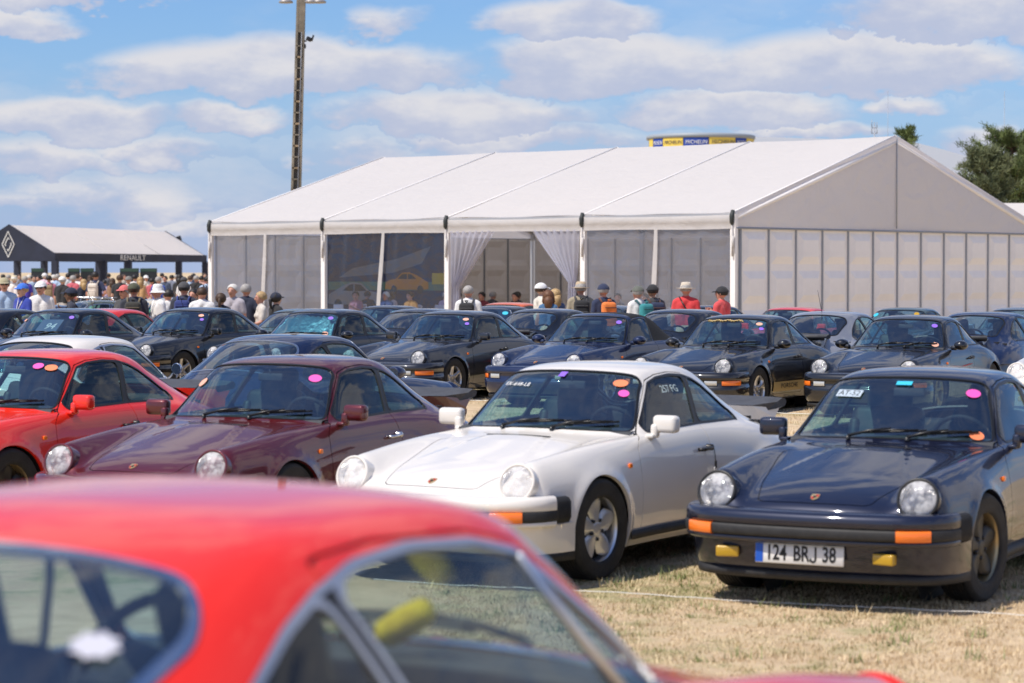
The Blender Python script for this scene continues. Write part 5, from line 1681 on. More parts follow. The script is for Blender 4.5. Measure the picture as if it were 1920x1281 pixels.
def thin_mast(label, px, ytop, D, r=.03, cross=()):
    zt = CAM_H + (HORIZON - ytop) * D / F_PX
    root = thing('antenna', label, 'antenna', (x_at(px, D), D, TG), 0, 'aerials behind the marquee')
    mb = MB(); mb.tube([(0, 0, 0), (0, 0, zt * .6), (0, 0, zt)], [r * 1.3, r, r * .6], 6); mb.build('rod', ALU_GREY, root)
    for q in cross:
        mb = MB(); mb.box((0, 0, zt - q), (.35, .04, .05)); mb.tube([(-.16, 0, zt - q), (-.16, 0, zt - q + .5)], .025, 5); mb.tube([(.16, 0, zt - q), (.16, 0, zt - q + .35)], .025, 5); mb.build('bracket', ALU_GREY, root)
thin_mast('short bracketed aerial above the marquee ridge', 1638, 226, 150, .06, (.35, .7))
thin_mast('tall thin aerial rod above the marquee ridge', 1663, 166, 150, .022)
thin_mast('tall thin aerial rod above the right-hand pine', 1881, 168, 150, .025)
thin_mast('shorter aerial with brackets beside the right-hand pine', 1898, 240, 150, .05, (.3,))
# lamp pole behind the pavilion
D = 214.0
root = thing('lamp_pole', 'pole with dark twin floodlights behind the right end of the pavilion', 'lamp pole', (x_at(330, D), D, TG))
zt = CAM_H + (HORIZON - 447) * D / F_PX
mb = MB(); mb.tube([(0, 0, 0), (0, 0, zt)], .06, 8); mb.build('pole', ALU_GREY, root)
for dx in (-.22, .22):
    mb = MB(); mb.rbox((dx * 1.3, 0, zt + .1), (.40, .4, .46), .04, Matrix.Rotation(R(-20), 3, 'Y')); mb.build('floodlight', TRIM_BLACK, root)
mb = MB(); mb.rbox((.0, -.17, zt + .1), (.24, .04, .22), .01); mb.build('lamp_glass', CHROME_DULL, root)

# second white tent roof at the right edge
D = 96.0
p0 = at_depth(1868, 381, D)
root = thing('side_marquee', 'small white tent roof peeping out at the right edge', 'tent', (p0.x, D, TG))
mb = MB(); zr = p0.z - TG; ze = CAM_H + (HORIZON - 446) * D / F_PX - TG
mb.grid([[Vector((x, -3.5, ze)), Vector((x, 0, zr)), Vector((x, 4.5, ze))] for x in np.linspace(.0, 12, 7)], False); mb.build('roof_panel', CANVAS, root)
mb = MB(); mb.add([Vector((0.02, -3.5, ze)), Vector((.02, 0, zr)), Vector((.02, 4.5, ze))], [(0, 1, 2)], False); mb.build('gable', CANVAS_GABLE, root)
mb = MB(); mb.grid([[Vector((x, -3.5, ze)), Vector((x, -3.5, 0))] for x in (0, 12)], False); mb.build('wall', PANEL, root)

# ------------------------------------------------------------------ pines
def leaf_mat(name, c0, c1):
    m = bpy.data.materials.new(name); m.use_nodes = True
    t = NT(m.node_tree); b = m.node_tree.nodes['Principled BSDF']
    a = t.node('ShaderNodeAttribute', attribute_name='tone').outputs['Fac']
    t.put(b.inputs['Base Color'], t.mix(a, c0, c1)); b.inputs['Roughness'].default_value = .65; b.inputs['Specular IOR Level'].default_value = .3
    return m
BARK = pmat('pine_bark', (.10, .065, .045), .95, noise=(4, .4), bump=(12, .6))
def pine(label, px, ytop, D, h_crown, r_crown, leaf, seed, n_br=90, spiky=False):
    rng = np.random.default_rng(seed); rg = random.Random(seed)
    zt = CAM_H + (HORIZON - ytop) * D / F_PX - TG
    root = thing('pine_tree', label, 'tree', (x_at(px, D), D, TG), 0, 'pines behind the marquee')
    mb = MB(); mb.tube([(0, 0, 0), (.1, 0, zt * .4), (-.05, .1, zt * .75), (0, 0, zt)], [.26, .20, .12, .03], 9); mb.build('trunk', BARK, root)
    lm = MB(); tips = []
    for k in range(n_br):
        f = rng.random() ** .8; z = zt - h_crown * f
        a = rng.uniform(0, 2 * math.pi); prof = math.sin(min(1, .18 + f * 1.05) * math.pi * .78) ** .8
        L = r_crown * prof * rng.uniform(.55, 1.05)
        p0 = Vector((0, 0, z - L * .25)); p1 = Vector((math.cos(a) * L, math.sin(a) * L, z + L * rng.uniform(.05, .35)))
        mid = (p0 + p1) / 2 - Vector((0, 0, L * .08))
        lm.tube([p0, mid, p1], [.05, .03, .012], 5)
        for t in np.linspace(.35, 1, 7):
            tips.append(p0.lerp(mid, t * 2) if t < .5 else mid.lerp(p1, t * 2 - 1))
    for k in range(10): tips.append(Vector((rg.uniform(-.2, .2), rg.uniform(-.2, .2), zt - rg.uniform(0, .6))))
    lm.build('limbs', BARK, root)
    V = []; F_ = []; tone = []
    for c in tips:
        ct = rng.uniform(.1, .9); nn = 34
        out = Vector((c.x, c.y, 0)); out = out.normalized() if out.length > .05 else Vector((0, 0, 1))
        for q in range(nn):
            d = Vector((rng.normal(), rng.normal(), rng.normal() + .5)); d = (d.normalized() + out * .4 + Vector((0, 0, .55 if spiky else .25))).normalized()
            s = c + Vector((rng.normal(0, .10), rng.normal(0, .10), rng.normal(0, .07)))
            L = rng.uniform(.14, .30); w = .016
            sd = d.cross(Vector((rng.normal(), rng.normal(), rng.normal()))).normalized() * w
            i = len(V); V += [s - sd, s + sd, s + d * L + sd * .5, s + d * L - sd * .5]; F_.append((i, i + 1, i + 2, i + 3)); tone += [min(1, max(0, ct + rng.normal(0, .15)))] * 4
    me = bpy.data.meshes.new('crown'); me.from_pydata([tuple(v) for v in V], [], F_); at_ = me.attributes.new('tone', 'FLOAT', 'POINT'); at_.data.foreach_set('value', np.array(tone, dtype=np.float32)); me.materials.append(leaf); me.update()
    link('crown', me, root)
PINE_A = leaf_mat('pine_needles', (.055, .080, .026), (.20, .25, .085)); PINE_B = leaf_mat('pine_needles_grey', (.065, .085, .042), (.23, .25, .12))
pine('broad dark pine at the right edge behind the marquee gable', 1896, 250, 112, 5.0, 2.5, PINE_A, 3, 120, True)
pine('lower grey-green pine left of the broad pine behind the gable', 1846, 286, 108, 3.6, 1.35, PINE_B, 5, 80)
pine('pine top showing just over the marquee ridge', 1697, 246, 122, 2.4, .75, PINE_A, 9, 26, True)
pine('tall pine cut by the right picture edge', 1965, 262, 116, 5.0, 2.4, PINE_B, 12, 90, True)

# dark display panels at the back of the crowd
PAN = pmat('display_black', (.02, .022, .022), .4); PANG = pmat('display_green', (.03, .07, .05), .5)
for i, (px, w, nm) in enumerate(((71, .62, 'behind the violet-blue T-shirt'), (139, .58, 'behind the white long-sleeved shirt'), (164, .66, 'left of the tall man in navy'), (243, .95, 'behind the man with the grey cap'), (279, .85, 'behind the bright blue T-shirt'))):
    D = 118.0 + i
    r_ = thing('display_panel', 'dark upright display panel ' + nm, 'display panel', (x_at(px, D), D, gz(0, D)), 0, 'display panels behind the crowd')
    mb = MB(); mb.rbox((0, 0, 1.12), (w, .10, 1.90), .02); mb.build('panel', PAN, r_)
    mb = MB(); mb.box((0, -.056, 1.98), (w * .92, .012, .16)); mb.build('header', PANG, r_)
    mb = MB(); mb.rbox((0, 0, .05), (w * 1.1, .5, .10), .02); mb.build('base', ALU_GREY, r_)
# ------------------------------------------------------------------ the parked cars
P_WHITE = paint('paint_white', (.78, .74, .685), 0, .04)
P_NAVY = paint('paint_navy', (.007, .010, .030), .25)
P_MAROON = paint('paint_maroon', (.105, .009, .013), .3)
P_RED = paint('paint_red', (.86, .026, .010))
P_RED2 = paint('paint_faded_red', (.70, .035, .028))
P_BLACK = paint('paint_black', (.006, .006, .008))
P_BLACK2 = paint('paint_blue_black', (.006, .007, .011), .1)
P_GREY = paint('paint_slate', (.022, .024, .032), .5)
P_BLUE = paint('paint_dark_blue', (.006, .014, .055), .3)
P_SILVER = paint('paint_silver', (.42, .42, .43), .7)
P_TEAL = paint('paint_teal', (.035, .085, .095), .4)
P_ORANGE = paint('paint_orange', (.78, .14, .02))
P_GREYBLUE = paint('paint_grey_blue', (.10, .14, .19), .5)
P_CREAM = paint('paint_cream', (.62, .56, .44))
P_GREEN = paint('paint_grey_green', (.10, .12, .10))
RIM_FUCHS = (SILVER, WHEEL_DARK, SILVER_PALE)
RIM_GOLD = (GOLD_RIM, WHEEL_DARK, WHEEL_DARK)
RIM_SILVER = (SILVER, WHEEL_DARK, SILVER)
SUNSHADE = pmat('foil_sunshade', (.13, .30, .34), .36, .7, bump=(14, .9))
CARD = pmat('display_card', (.10, .13, .20), .6)

TR = (8.52, 2.25); TR2 = (8.30, 2.48)      # where the ticket stickers sit on the screens
def pair(a, b, s=1.0): return [(8.60, 2.12, .050 * s, .034 * s, a), (8.30, 2.36, .036 * s, .030 * s, b)]

# ---- nearest row, noses to the camera
car, kit = make_car(dict(loc=(-.119, 15.12, 0), yaw=R(31.8), paint=P_WHITE, wheel='fuchs', rim=RIM_FUCHS, tail='whale', mirror='flag', lamp_ring=P_WHITE, steer=R(-2),
    stickers=pair(ORANGE_PAPER, PINK), label='white sports car with whale-tail spoiler and five-petal wheels, between maroon and navy cars'))
ws = [o for o in car.children if o.name.startswith('windshield')][0]
p, n = surf_pt(kit, 8.45, 1.60, .002); fr = decal_frame(p, n)
add_text('lettering', 'EK-648-LB', .048, fr, WHITE_INK, ws, sx=.95, space=1.15, depth=.0005)
p, n = surf_pt(kit, 8.80, .10, .003); add_decal('sticker', [(-.025, -.030), (.025, -.030), (.025, .030), (-.025, .030)], decal_frame(p, n), PURPLE, ws)
dr = [o for o in car.children if o.name.startswith('door') and any(c.name.startswith('door_window') for c in o.children)][1]
add_text('lettering', '257 FG', .075, decal_frame(Vector((1.30, -.553, 1.14)), Vector((0, -.86, .5))), pmat('etched', (.62, .74, .72), .6), dr, sx=1.05, depth=.0005)
mb = MB(); mb.tube([(1.47, -.80, .745), (1.475, -.806, .70), (1.48, -.806, .66)], .003, 5); mb.rbox((1.48, -.808, .64), (.012, .016, .05), .005); mb.mat = 1; mb.rbox((1.475, -.806, .595), (.030, .006, .06), .003)
mb.build('key_fob', [TRIM_BLACK, PLATE_WHITE], car)

car, kit = make_car(dict(loc=(2.012, 14.109, 0), yaw=R(27.4), paint=P_NAVY, wheel='fuchs', rim=(GOLD_RIM, WHEEL_DARK, WHEEL_DARK), mirror='flag', lamp_ring=TRIM_BLACK, steer=R(-7), tail=None,
    plate=([('124', -.135), ('BR', .012), ('J', .083), ('38', .175)], True), plate_y=.02, stickers=[(8.52, 2.25, .045, .036, PINK), (7.32, 2.42, .045, .040, ORANGE_PAPER)], label='navy blue sports car with licence plate 124 BRJ 38 and yellow fog lamps'))
ws = [o for o in car.children if o.name.startswith('windshield')][0]
p, n = surf_pt(kit, 8.40, 1.60, .002); fr = decal_frame(p, n)
add_decal('screen_plate', [(-.09, -.030), (.09, -.030), (.09, .030), (-.09, .030)], fr, pmat('screen_plate', (.42, .50, .58), .5), ws)
add_text('lettering', 'AT-52', .060, fr @ Matrix.Translation((.0, 0, .002)), INK, ws, sx=1.0, depth=.0004)
p, n = surf_pt(kit, 8.72, -.02, .003); add_decal('sticker', [(-.05, -.020), (.05, -.020), (.05, .020), (-.05, .020)], decal_frame(p, n), CYAN, ws)

make_car(dict(loc=(-2.145, 16.217, 0), yaw=R(26.4), paint=P_MAROON, wheel='fuchs', rim=RIM_FUCHS, tail='whale', mirror='flag', lamp_ring=P_MAROON, handle=CHROME_DULL,
    stickers=[(8.50, 2.20, .046, .036, PINK), (8.3, -2.45, .04, .04, SALMON)], label='dark maroon sports car with whale-tail spoiler, left of the white car'))
make_car(dict(loc=(-4.25, 17.55, 0), yaw=R(28.5), paint=P_RED, wheel='fuchs', rim=(GOLD_RIM, WHEEL_DARK, WHEEL_DARK), tail='whale', mirror='flag', lamp_ring=P_RED,
    stickers=pair(ORANGE_PAPER, PINK)[:1] + [(8.62, 1.50, .044, .034, PINK)], label='bright red sports car cut by the left edge, beside the maroon car'))

# ---- backs to the camera behind the nearest row
make_car(dict(loc=(-3.567, 23.912, 0), yaw=R(205.6), paint=P_WHITE, wheel='fuchs', rim=RIM_FUCHS, tail='duck', mirror='round', trim=CHROME_DULL, ws_trim=TRIM_BLACK, lamp_ring=CHROME, handle=CHROME,
    label='white coupe with bright window trim facing away behind the red car'))
make_car(dict(loc=(-1.481, 24.38, 0), yaw=R(208.0), paint=P_BLUE, wheel='fuchs', rim=RIM_FUCHS, mirror='drop', lamp_ring=P_BLUE, ws_trim=CHROME_DULL,
    label='dark blue coupe facing away behind the maroon car'))

# ---- second row of dark cars, noses to the camera
def row2(label, loc, yaw, pt, **kw):
    d = dict(loc=(loc[0], loc[1], 0), yaw=R(yaw), paint=pt, label=label, bumper='modern', mirror='flag', wheel='star', rim=RIM_SILVER, lamp_ring=pt, sill=False,
             stickers=pair(SALMON, PURPLE, .9)); d.update(kw)
    return make_car(d)
row2('black coupe at the left edge of the second row, half cut off', (-9.75, 38.6), 31, P_BLACK)
car, kit = row2('black coupe with a dark numbered card in its windscreen', (-7.69, 37.093), 31.6, P_BLACK2, mirror='drop', stickers=[(8.55, 2.25, .04, .036, PURPLE), (8.3, -2.45, .05, .03, SALMON)])
ws = [o for o in car.children if o.name.startswith('windshield')][0]
p, n = surf_pt(kit, 8.0, -.55, -.05); fr = decal_frame(p, n)
add_decal('display_card', [(-.20, -.15), (.20, -.15), (.20, .15), (-.20, .15)], fr, CARD, ws, .004)
add_text('lettering', '94', .20, fr @ Matrix.Translation((.02, -.02, .006)), WHITE_INK, ws, depth=.0005, shear=.2)
row2('black coupe with silver star wheels, left of the car with the foil sunshade', (-5.779, 38.01), 31.9, P_BLACK)
car, kit = row2('black-blue coupe with a shiny foil sunshade behind its windscreen', (-3.624, 36.507), 32.9, P_BLACK2, mirror='drop', bumper='impact', stickers=[(8.55, 2.25, .04, .036, PURPLE), (7.4, 2.3, .05, .045, SALMON)])
ws = [o for o in car.children if o.name.startswith('windshield')][0]
mb = MB(); rg = random.Random(8)
mb.grid([[surf_pt(kit, u, v, -.03 - .018 * rg.random() - (.03 if k % 2 else 0))[0] for k, v in enumerate(np.linspace(-2.75, 2.75, 23))] for u in np.linspace(7.25, 8.9, 7)], True)
mb.build('foil_sunshade', SUNSHADE, ws)
row2('slate grey coupe with star-shaped silver wheels in the second row', (-1.495, 35.065), 30.9, P_GREY, plate=(None, False), plate_mat=PLATE_YELLOW)
row2('dark blue convertible with raised black soft top', (.677, 33.647), 31.4, P_BLUE, soft=True, bumper='modern', mirror='drop', stickers=[(8.55, 2.25, .04, .036, PURPLE)])
car, kit = row2('black wide-bodied coupe with gold door stripe and gold screen script', (2.53, 31.98), 29.5, P_BLACK, wide=.055, wheel='cup', mirror='drop', tail='whale', plate=(None, False))
ws = [o for o in car.children if o.name.startswith('windshield')][0]
rgs = random.Random(4); mb = MB()
for k in range(13):            # the illegible gold script along the top of the screen
    v = 1.75 - k * .20
    pts = [surf_pt(kit, 8.74 + .05 * math.sin(k * 1.7 + q * 1.3) + (.05 if q == 1 else 0), v - q * .09, .004)[0] for q in range(4)]
    mb.tube(pts, .008, 5)
mb.build('screen_script', GOLD_INK, ws)
dr = [o for o in car.children if o.name.startswith('door') and any(c.name.startswith('door_window') for c in o.children)][1]
mb = MB()
mb.grid([[Vector((x, -.797 - wz, z)) for z, wz in ((.300, -.012), (.36, 0), (.43, .004))] for x in np.linspace(.50, 1.72, 14)], True)
mb.build('door_stripe', GOLD_INK, car)
add_text('lettering', 'PORSCHE', .085, decal_frame(Vector((1.02, -.806, .368)), Vector((0, -1, 0))), INK, car, sx=1.45, space=1.1, depth=.0005)
row2('dark navy coupe with a thin red side line, right of the gold-striped car', (4.799, 31.404), 27.9, P_BLACK2, wheel='cup', mirror='drop', rim=(GOLD_RIM, WHEEL_DARK, GOLD_RIM), stickers=[(8.55, 2.20, .04, .036, PURPLE), (7.35, 2.35, .05, .045, SALMON)], bumper='modern')
mb = MB(); mb.tube([(.60, -.772, .66), (.95, -.784, .64), (1.40, -.786, .67)], .008, 5); mb.build('red_line', RED_EMB, [o for o in COL.objects if o.name.startswith('parked_car')][-1])
row2('white coupe at the right edge of the second row', (7.04, 30.0), 28, P_WHITE, bumper='impact')

# ---- third row, facing away: roofs and rear windows
def row3(label, px, D, pt, **kw):
    X = x_at(px, D); yaw = kw.pop('yaw', 209.0)
    s, c = math.sin(R(yaw)), math.cos(R(yaw))
    ax, ay = X - 1.35 * s, D - 1.35 * c
    d = dict(loc=(ax, ay, gz(0, ay) * .8), yaw=R(yaw), paint=pt, label=label, bumper='modern', mirror='drop', wheel='star', sill=False, wipers=False); d.update(kw)
    return make_car(d)
row3('dark coupe at the left end of the third row', 5, 40.4, P_BLACK)
row3('red coupe facing away in the third row near the walking crowd', 205, 40.2, P_RED2, aerial='roof')
row3('black coupe facing away in front of the man with the blue backpack', 372, 41.2, P_BLACK, aerial='roof')
row3('teal coupe facing away before the woman in the cream T-shirt', 580, 42.0, P_TEAL, mirror='flag')
row3('blue-black coupe facing away behind the slate grey car', 800, 40.0, P_BLACK2, ws_trim=TRIM_BLACK)
row3('black coupe facing away behind the soft-top convertible', 1030, 39.6, P_BLACK, tail='whale')
row3('black coupe facing away below the two men with backpacks', 1285, 37.8, P_BLACK)
row3('silver coupe facing away with dark-edged spoiler before the tent wall', 1560, 35.8, P_SILVER, tail='whale', aerial='roof')
row3('dark navy coupe facing away at the right edge of the third row', 1850, 35.4, P_BLUE, tail='whale')

# ---- fourth row, noses to the camera, close to the tent
def row4(label, px, D, pt, **kw):
    X = x_at(px, D); yaw = kw.pop('yaw', 30.0)
    s, c = math.sin(R(yaw)), math.cos(R(yaw))
    ax, ay = X - 1.35 * s, D - 1.35 * c
    d = dict(loc=(ax, ay, gz(0, ay)), yaw=R(yaw), paint=pt, label=label, wheel='star', sill=False, wipers=False); d.update(kw)
    return make_car(d)
row4('dark blue coupe near the crowd, in front of the small grey-green car', 85, 50.5, P_BLUE)
row4('dark coupe with cyan sticker at the clear tent wall, left of the open entrance', 730, 50.0, P_BLACK, stickers=[(8.5, 2.2, .06, .05, CYAN)])
row4('dark coupe with cyan sticker standing in front of the orange car', 935, 49.5, P_BLACK2, stickers=[(8.5, 2.2, .06, .05, CYAN)], ws_trim=CHROME_DULL)
row4('orange coupe by the tent entrance', 955, 54.5, P_ORANGE)
row4('grey-blue coupe behind the man with the orange backpack', 1140, 50.5, P_GREYBLUE)
row4('dark coupe behind the two men in red shirts', 1330, 50.0, P_BLACK2)
row4('dark car with a red roof in front of the tent wall panels', 1490, 47.6, P_RED2, stickers=[(8.5, 2.2, .06, .05, CYAN)])
row4('teal coupe with yellow and cyan stickers in front of the tent wall', 1700, 47.0, P_TEAL, stickers=[(8.6, 1.9, .05, .05, YELLOW_LENS), (8.35, 2.2, .05, .05, CYAN), (8.5, -2.3, .06, .05, CYAN)])
row4('grey-blue coupe at the right edge in front of the tent wall', 1915, 46.5, P_GREYBLUE)

# ---- the blurred red car right in front
car, kit = make_car(dict(loc=(.052, 5.424, .246), yaw=R(208.2), paint=P_RED, wheel='fuchs', mirror='none', old=True, side_glass=OLD_GLASS, trim=CHROME_DULL, ws_trim=CHROME, lamp_ring=P_RED, handle=CHROME, bumper_paint=CHROME, wipers=True, repeater=False,
    label='large out-of-focus bright red coupe with chrome window frames in the foreground'))
for sg in (-1, 1):       # opening quarter light in the door window
    mb = MB(); mb.tube([(1.06, sg * .522, 1.183), (.985, sg * .585, 1.055), (.90, sg * .672, .905)], .011, 8)
    mb.build('quarter_light_frame', CHROME_DULL, car)
mb = MB(); mb.tube([(.676, .122, 1.014), (.679, .112, 1.008), (.69, .072, .984), (.70, .030, .957), (.705, .020, .945)], [.018, .028, .032, .030, .016], 12)
o = tag(mb.build('duster', pmat('yellow_cloth', (.92, .60, .02), .9, noise=(20, .2), bump=(60, .4))), 'yellow rolled duster on the dashboard of the blurred red car', 'duster')
o.location = car.location; o.rotation_euler = car.rotation_euler
mb = MB()
for k in range(9):
    x = 1.68 + k * .030; mb.box((x, .545, .92), (.020, .012, .24), Matrix.Rotation(R(14), 3, 'Y'))
mb.build('quarter_louvre', CABIN_GREY, car)
p, n = surf_pt(kit, 12.75, 2.2, .003); add_decal('sticker', [(r_ * math.cos(t), r_ * .8 * math.sin(t)) for t, r_ in ((k * math.pi / 8, .040 if k % 2 else .030) for k in range(16))], decal_frame(p, n), pmat('pale_sticker', (.55, .55, .62), .6), car)

# ---- older cars among the crowd
car, kit = row4('grey-green vintage coupe with a roof rack among the visitors', 178, 58.0, P_GREEN, yaw=62, mirror='round', trim=CHROME_DULL, ws_trim=CHROME_DULL)
mb = MB()
for x in (1.15, 1.40, 1.65): mb.tube([(x, -.46, 1.36), (x, .46, 1.36)], .014, 6)
for y in (-.46, 0, .46): mb.tube([(1.05, y, 1.38), (1.75, y, 1.38)], .012, 6)
for x in (1.15, 1.65):
    for y in (-.46, .46): mb.tube([(x, y, 1.36), (x, y * 1.04, 1.25)], .012, 6)
mb.build('roof_rack', CHROME_DULL, car)
row4('cream vintage coupe behind the man in the white sun hat', 286, 60.0, P_CREAM, yaw=55, trim=CHROME_DULL, mirror='round')
row4('pale yellow coupe behind the man with the blue backpack', 330, 63.0, paint('paint_pale_yellow', (.58, .52, .33)), yaw=240, trim=CHROME_DULL, mirror='round')
# ------------------------------------------------------------------ people
SKINS = [pmat('skin_fair', (.56, .33, .24), .55), pmat('skin_tan', (.42, .235, .155), .55), pmat('skin_ruddy', (.55, .27, .19), .55), pmat('skin_brown', (.22, .115, .07), .55)]
EYE = pmat('eye_dark', (.02, .015, .012), .3)
SHOE = pmat('shoe', (.06, .055, .05), .6); SHOE_W = pmat('shoe_white', (.6, .6, .58), .6)
CLOTHC = {}
def clothc(c):
    if c not in CLOTHC: CLOTHC[c] = pmat('cloth_%02d' % len(CLOTHC), c, .85, noise=(9, .10), bump=(22, .35), sheen=.15)
    return CLOTHC[c]
WHITE, OFFW, BLACKC, NAVYC, DKNAVY = (.74, .73, .72), (.66, .62, .55), (.020, .020, .023), (.020, .030, .075), (.014, .020, .045)
BLUEC, LBLUE, REDC, PINKC, GREYC, KHAKI, BEIGE, LILAC, PURP, GREENC, MAR, TEALC, DENIM, DKGREY, ORANGEC, YEL = (.025, .07, .36), (.36, .48, .66), (.62, .045, .05), (.62, .22, .30), (.33, .33, .35), (.33, .28, .20), (.55, .47, .36), (.48, .40, .58), (.06, .035, .34), (.06, .13, .07), (.14, .02, .03), (.03, .24, .26), (.05, .075, .15), (.06, .06, .065), (.75, .20, .04), (.65, .48, .08)

def person_mesh(key, arms, legs='stand', sleeve='short', trousers='long', female=False, head_turn=0.0, lean=0.0):
    """one continuous skin grown over a posed set of tapered limbs; 1.75 m tall, facing -y. Slots: skin, shirt, trousers, shoes, eyes"""
    SK, SH, TR_, SO = 0, 1, 2, 3
    prim = []      # (p0, p1, r0, r1, slot)
    sh_w = .168 if female else .192; hip_w = .10
    hipz = .93; seat = legs == 'sit'
    if seat: hipz = .52
    up = hipz - .93
    V3 = lambda x, y, z: Vector((x, y, z + up))
    ln = lambda z: -lean * (z - .93)
    for s in (-1, 1):
        prim.append((V3(s * .075, ln(1.0), 1.0), V3(s * .095, ln(1.33), 1.33), .105 if female else .118, .112 if not female else .100, SH))
        prim.append((V3(s * .06, 0, .90), V3(s * .07, 0, 1.02), .118, .108, TR_ if not female else TR_))
    prim.append((V3(-sh_w + .03, ln(1.41), 1.405), V3(sh_w - .03, ln(1.41), 1.405), .075, .075, SH))
    prim.append((V3(0, ln(1.42), 1.42), V3(0, ln(1.47) - .005, 1.475), .095, .068, SH))
    for s in (-1, 1): prim.append((V3(s * .05, ln(1.46), 1.455), V3(s * sh_w * .85, ln(1.41), 1.415), .062, .070, SH))
    prim.append((V3(0, ln(1.47), 1.46), V3(0, ln(1.57) - .02, 1.57), .056, .054, SK))
    if female:
        for s in (-1, 1): prim.append((V3(s * .075, ln(1.27) - .085, 1.265), V3(s * .07, ln(1.30) - .06, 1.31), .058, .05, SH))
    # head: skull, face, jaw, nose, ears
    hc = V3(0, ln(1.65) - .015, 1.632); rz = Matrix.Rotation(head_turn, 3, 'Z') @ Matrix.Scale(1.08, 3)
    H = lambda x, y, z: hc + rz @ Vector((x, y, z))
    prim += [(H(0, .018, .022), H(0, .008, .030), .099, .097, SK), (H(0, -.030, .01), H(0, -.030, -.03), .084, .076, SK), (H(0, -.045, -.075), H(0, -.035, -.05), .048, .059, SK), (H(0, -.100, .000), H(0, -.118, -.022), .012, .018, SK)]
    for s in (-1, 1): prim.append((H(s * .086, .012, .008), H(s * .090, .014, -.022), .022, .016, SK))
    # arms: elbow and wrist per side
    hands = []
    for s, (e, w) in zip((-1, 1), arms):
        shp = V3(s * sh_w, ln(1.40), 1.40); e = V3(s * e[0], e[1], e[2]); w = V3(s * w[0], w[1], w[2])
        mid = shp.lerp(e, .68)
        if sleeve == 'none': prim.append((shp, e, .050, .040, SK))
        elif sleeve == 'long': prim += [(shp, e, .066, .054, SH), (e, e.lerp(w, .93), .052, .042, SH)]
        else: prim += [(shp, mid, .066, .060, SH), (mid, e, .044, .041, SK)]
        if sleeve != 'long': prim.append((e, w, .042, .030, SK))
        d = (w - e).normalized(); palm = w + d * .075
        prim.append((w, palm, .030, .034, SK)); hands.append((palm, d, s))
    # legs
    if legs == 'sit':
        hip, kn, an = [(.09, -.02, .93)] * 2, [(.11, -.44, .93), (.11, -.44, .93)], [(.11, -.40, .50), (.12, -.46, .50)]
    elif legs == 'walk':
        hip, kn, an = [(.09, 0, .90)] * 2, [(.10, -.16, .51), (.10, .05, .50)], [(.10, -.20, .10), (.10, .30, .17)]
    else:
        hip, kn, an = [(.09, 0, .90)] * 2, [(.105, -.015, .50), (.115, .0, .50)], [(.11, .01, .085), (.14, .03, .085)]
    for i, s in enumerate((-1, 1)):
        h, k, a = V3(s * hip[i][0], hip[i][1], hip[i][2]), V3(s * kn[i][0], kn[i][1], kn[i][2]), V3(s * an[i][0], an[i][1], an[i][2])
        if trousers == 'long': prim += [(h, k, .100, .070, TR_), (k, a, .068, .056, TR_)]
        elif trousers == 'short': prim += [(h, h.lerp(k, .85), .102, .085, TR_), (h.lerp(k, .8), k, .062, .056, SK), (k, k.lerp(a, .35), .056, .058, SK), (k.lerp(a, .35), a, .058, .036, SK)]
        else: prim += [(h, k, .110, .115, TR_), (k, a, .054, .036, SK)]
        prim.append((a + Vector((0, .03, -.045)), a + Vector((s * .02, -.17, -.055)), .046, .036, SO))
    mb = MB()
    def ball(c, r):
        mb.lathe([(r * math.cos(t), r * math.sin(t)) for t in np.linspace(-math.pi / 2 + .01, math.pi / 2 - .01, 9)], origin=tuple(c), n=12)
        n = 12; b = len(mb.v) - 9 * n
        mb.f.append(tuple(range(b + n - 1, b - 1, -1))); mb.m.append(0); mb.sm.append(True); mb.f.append(tuple(range(b + 8 * n, b + 9 * n))); mb.m.append(0); mb.sm.append(True)
    for (a, b, r0, r1, sl) in prim:
        mb.tube([a, b], [r0, r1], 12); ball(a, r0); ball(b, r1)
    o = mb.build('tmp', EYE)
    rm = o.modifiers.new('r', 'REMESH'); rm.mode = 'VOXEL'; rm.voxel_size = .021; rm.use_smooth_shade = True
    sm = o.modifiers.new('s', 'SMOOTH'); sm.factor = .5; sm.iterations = 3
    dg = bpy.context.evaluated_depsgraph_get(); dg.update()
    me = bpy.data.meshes.new_from_object(o.evaluated_get(dg))
    old = o.data; bpy.data.objects.remove(o); bpy.data.meshes.remove(old)
    n = len(me.vertices); co = np.zeros(n * 3); me.vertices.foreach_get('co', co); co = co.reshape(-1, 3)
    Vv = [tuple(v) for v in co]; Fc = [tuple(p.vertices) for p in me.polygons]
    bpy.data.meshes.remove(me)
    cen = np.array([co[list(f)].mean(0) for f in Fc])
    best = np.full(len(cen), 1e9); slot_ = np.zeros(len(cen), int)
    for (a, b, r0, r1, sl) in prim:
        a_, b_ = np.array(a), np.array(b); ab = b_ - a_
        t = np.clip(((cen - a_) @ ab) / max(ab @ ab, 1e-9), 0, 1)
        d = np.linalg.norm(cen - (a_ + t[:, None] * ab), axis=1) - (r0 + (r1 - r0) * t)
        m = d < best; best[m] = d[m]; slot_[m] = sl
    fb = MB(); fb.v = Vv; fb.f = Fc; fb.m = list(slot_); fb.sm = [True] * len(Fc)
